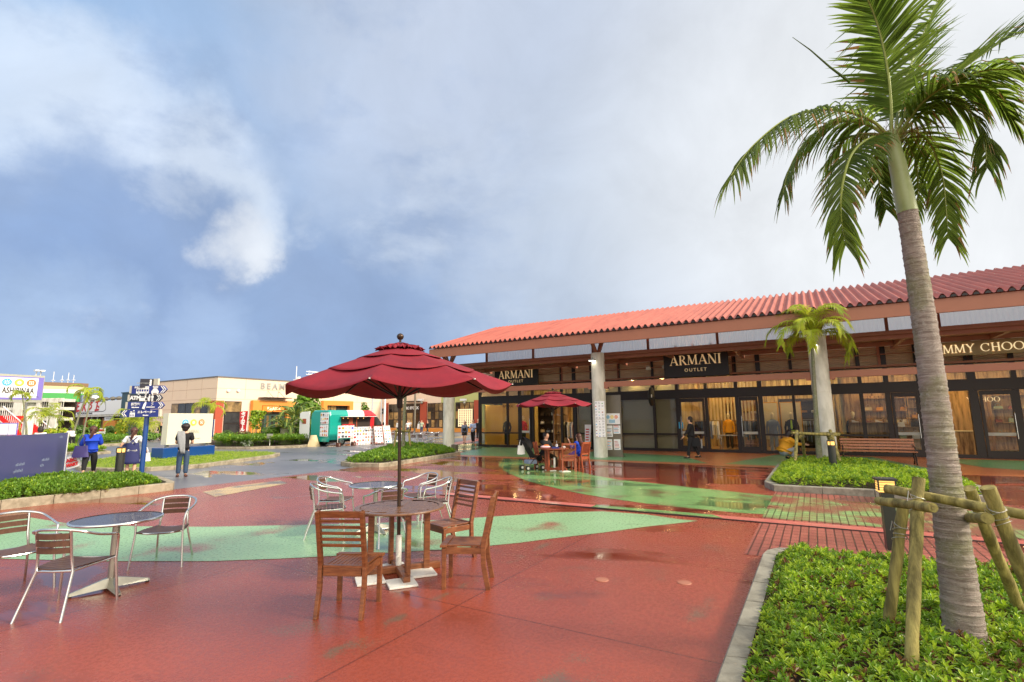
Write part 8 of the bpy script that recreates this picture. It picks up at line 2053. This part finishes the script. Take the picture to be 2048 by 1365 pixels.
# ---------------- pale billboard on the lawn ----------------
gL = G(327, 920, .13); gR = G(428, 906, .13)
Lc, Rc = AT(320, 918, 24.5), None
YB_ = 24.0
bl_ = G(322, 918, .13); br2 = G(426, 910, .13); d = br2-bl_; rzl = atan2(d.y, d.x); wl_ = d.length
t = thing('billboard', 'pale cream billboard with three small round logos on a blue plinth on the lawn', 'billboard', bl_, rzl)
zb0 = AT(322, 896, bl_.y).z-.13; ztt = AT(335, 827, bl_.y).z-.13
q = MB(); q.bx(0, wl_, -.1, .7, 0, zb0-.02); q.build('plinth', M['post_blue'], t, bevel=.02)
mk('cream_panel', (222, 216, 196), .28, var=.03, vs=1, coat=.3)
mk('faint', (190, 186, 172), .5, var=0)
x0, x1 = .25, wl_-.05
zB1 = zb0+.1
q = MB(); q.bx(x0, x1, .12, .5, zB1, ztt); q.build('panel', M['cream_panel'], t, bevel=.01)
for x in (x0+.1, x1-.2): q = MB(); q.bx(x, x+.12, .25, .38, zb0-.02, zB1); q.build('bracket', M['alu_dull'], t)
cx = x0+(x1-x0)*.5; cz = zB1+(ztt-zB1)*.7
logo(t, cx+.1, cz, .15, .105, .4)
text('ASHIBINAA', .24, M['faint'], (cx+.1, .11, cz-.42), t, sx=.5); text('OKINAWA OUTLET MALL', .07, M['faint'], (cx+.1, .11, cz-.75), t); text('all day shopping and dining in the sun', .09, M['greyblue_cloth'], (cx+.45, .11, cz-1.1), t) if False else None
# flag banner by the shop
g = G(490, 886); hz_ = AT(470, 822, g.y).z
t = thing('flag_banner', 'leaning red and white flag banner in front of the pink shop corner', 'banner', g, .1)
q = MB(); q.tube([(0, 0, 0), (.1, 0, hz_)], .03, 6); q.build('pole', M['white_paint'], t)
q = MB(); q.add([(-.55, .0, hz_*.97), (.1, 0, hz_*.99), (.05, .05, hz_*.62), (0.02, 0, hz_*.3), (-.45, .05, hz_*.34), (-.52, -.04, hz_*.66)], [(0, 5, 2, 1), (5, 4, 3, 2)]); o = q.build('flag', M['red_print'], t); md = o.modifiers.new('t', 'SOLIDIFY'); md.thickness = .02
for k, c_ in enumerate('タイムセール'): text(c_ if c_ != 'ー' else 'l', hz_*.11, M['white_sign'], (-.24, -.09, hz_*(.9-.1*k)), t, bold=.02, sx=1.2)

g = G(426, 884); hz_ = AT(427, 839, g.y).z; t = thing('flag_banner', 'blue vertical banner just right of the cream billboard', 'banner', g, 0); q = MB(); q.tube([(0, 0, 0), (0, 0, hz_)], .03, 6); q.build('pole', M['white_paint'], t); q = MB(); q.bx(-.45, 0, -.01, .01, hz_*.2, hz_); q.build('flag', M['sign_blue'], t)
g = G(539, 893, .1); t = thing('ground_sign', 'small grey sign plate on a short stake in the hedge before the pink shop', 'sign', g, 0); q = MB(); q.tube([(0, 0, 0), (0, 0, .55)], .03, 6); q.build('stake', M['white_paint'], t); q = MB(); q.bx(-.2, .2, -.05, 0, .5, .8); q.build('plate', M['alu_dull'], t)
g = G(197, 884); t = thing('poster_stand', 'white poster stand with red heading before the restaurant', 'poster stand', g, 0); q = MB(); q.bx(-.45, .45, 0, .1, .35, 1.2); q.build('board', M['paper'], t); q = MB(); q.bx(-.4, .4, -.02, -.002, .95, 1.12); q.lathe([(.12, 0), (.12, .02)], 14, 1, T=TM((-.15, -.005, .68), 0, pi/2)); q.bx(.08, .35, -.02, -.002, .6, .75, 2); q.build('print', [M['red_print'], M['yellow_print'], M['ink']], t)
for s in (-.4, .4): q = MB(); q.tube([(s, .05, 0), (s, .05, .4)], .03, 6); q.build('leg', M['white_paint'], t)

# ---------------- shrubs and trees ----------------
def bush(name, lab, px, py, wpx, pytop, mats, n=700, leaf=.14, group=None, seed=0, depth=.8, z=0.0, cat='shrub', strap=False, stem=False, dY=0):
    random.seed(seed or int(px*7+py)); g = G(px, py, z); g = Vector((g.x, g.y+dY, z)); s = g.y/1007*1.03; rx = wpx/2*s; hh = AT(px, pytop, g.y).z-z; ry = rx*depth
    t = thing(name, lab, cat, g, R()*6, group); b = MB()
    clumps = [(Vector(((R()-.5)*1.3*rx, (R()-.5)*1.3*ry, hh*(.3+.5*R()))), .35+.35*R()) for _ in range(9)]
    z0 = hh*(.45 if stem else 0)
    for i in range(n):
        c, cr = random.choice(clumps); a = R()*6.28; e = math.acos(2*R()-1); rr = (.6+.4*R())*cr
        p = Vector((c.x+rx*rr*sin(e)*cos(a), c.y+ry*rr*sin(e)*sin(a), max(z0+.03, min(hh, z0*.8+c.z*(1-z0/hh*.3)+hh*.55*rr*cos(e)))))
        nrm = Vector((sin(e)*cos(a)+(R()-.5)*.9, sin(e)*sin(a)+(R()-.5)*.9, cos(e)*.8+.45+(R()-.5)*.5)).normalized(); x = nrm.orthogonal().normalized(); x.rotate(Matrix.Rotation(R()*6.28, 3, nrm)); y = nrm.cross(x); l = leaf*(.7+.7*R()); w_ = l*(.45 if not strap else .12); l *= 1 if not strap else 2.6
        b.add([p-x*l/2, p+y*w_/2, p+x*l/2, p-y*w_/2], [(0, 1, 2, 3)], 0 if R() < .6 else min(1, len(mats)-1))
    b.build('foliage', mats, t)
    q = MB(); 
    for k in range(4): a = R()*6.28; q.tube([(0, 0, 0), (cos(a)*rx*.2, sin(a)*ry*.2, hh*.3), (cos(a)*rx*.45, sin(a)*ry*.45, hh*.65)], [.05+.02*hh*.3, .035, .012], 6)
    q.build('stem', M['bark_small'], t); return t
D, Md, Lf, Ll, Yw = M['leaf_dark'], M['leaf_mid'], M['leaf'], M['leaf_bright'], M['leaf_yellow']
BS = [
 ('shrub', 'round bright green clipped tree left of the food van, before the shop doors', 508, 890, 30, 823, [Ll, Lf], 900, .22),
 ('shrub', 'dark reddish shrub in the bed before the pink shop corner', 484, 892, 36, 862, [M['leaf_red'], D], 700, .16),
 ('shrub', 'second dark reddish mound under the cycad', 560, 890, 26, 866, [M['leaf_red'], D], 500, .16),
 ('shrub', 'spiky green grass clump near the pink shop corner', 452, 892, 22, 862, [Md, D], 500, .2),
 ('shrub', 'mid green shrub between the clipped tree and the cycad', 540, 892, 44, 856, [Md, Lf], 900, .2),
 ('shrub', 'silvery low plant in front of the reddish shrub', 492, 897, 26, 878, [M['leaf_silver'], Md], 500, .14),
 ('shrub', 'silvery white-leaved plant in the bed before the restaurant', 222, 888, 34, 872, [M['leaf_silver'], Md], 700, .2),
 ('shrub', 'round clipped yellow-green tree before the restaurant windows', 186, 886, 26, 842, [Ll, Md], 800, .3),
 ('shrub', 'broad yellow-green shrub left of the bending person', 106, 890, 40, 858, [Ll, Yw], 900, .3),
 ('shrub', 'dark broad-leaved shrubs below the restaurant windows, left part', 150, 884, 44, 852, [D, Md], 900, .34),
 ('shrub', 'dark broad-leaved shrubs below the restaurant windows, right part', 205, 882, 40, 854, [D, Md], 800, .34),
 ('shrub', 'dense dark hedge behind the sign post at the pink wall', 290, 884, 50, 862, [Md, D], 900, .3),
 ('shrub', 'large leafy green shrub touching the left rear door of the van', 602, 890, 26, 832, [Md, Lf], 800, .3),
 ('shrub', 'bushy green tree behind the food van roof, left of the masts', 622, 886, 60, 792, [Lf, Md], 1300, .5),
 ('shrub', 'spiky pale green plant above the rear of the food van', 622, 884, 40, 786, [Ll, Md], 600, .3),
 ('shrub', 'small round green tree behind the roof of the food van', 724, 884, 26, 806, [Md, Lf], 700, .3),
 ('shrub', 'yellow-green bush at the foot of the sign post behind the pinafore', 238, 882, 30, 838, [Yw, Md], 900, .35),
 ('shrub', 'low mounded shrub just left of the lawn billboard plinth', 345, 882, 30, 868, [Md, D], 500, .22),
 ('shrub', 'yellow-leaved bush at the far left edge by the stairs', -2, 888, 26, 846, [Yw, Lf], 500, .35),
]
for k, (nm, lab, px, py, wpx, pt, ms, n_, lf_) in enumerate(BS):
    bush(nm, lab, px, py, wpx, pt, ms, n_, lf_, seed=100+k, strap=('spiky' in lab), stem=('clipped' in lab))
# cycads before the pink shop
def cycad(lab, px, py, pyc, fl, seed, nf=16):
    g = G(px, py); zc = AT(px, pyc, g.y).z
    t = palm('cycad', lab, g, zc, (0, 0), .42, .36, nf, fl, .45, .07, [M['leaf_dark'], M['palm_dry'], M['palm_rib']], shaft=False, seed=seed, dens=18, up0=1.0, droop=.15, arch=.75); t['category'] = 'cycad'; return t
cycad('dark cycad with stiff arching fronds and a thick trunk left of the van', 588, 889, 838, 2.6, 61, 18)
cycad('second smaller cycad with a squat trunk beside the larger one', 570, 892, 858, 1.7, 62, 12)
palm('palm_tree', 'small fan of yellow fronds before the ribbon window of the pink shop', G(412, 886), 3.0, (0, 0), .1, .08, 8, 1.8, .6, .06, [M['palm_yellow'], M['palm_dry'], M['palm_rib']], shaft=False, seed=77, dens=18)
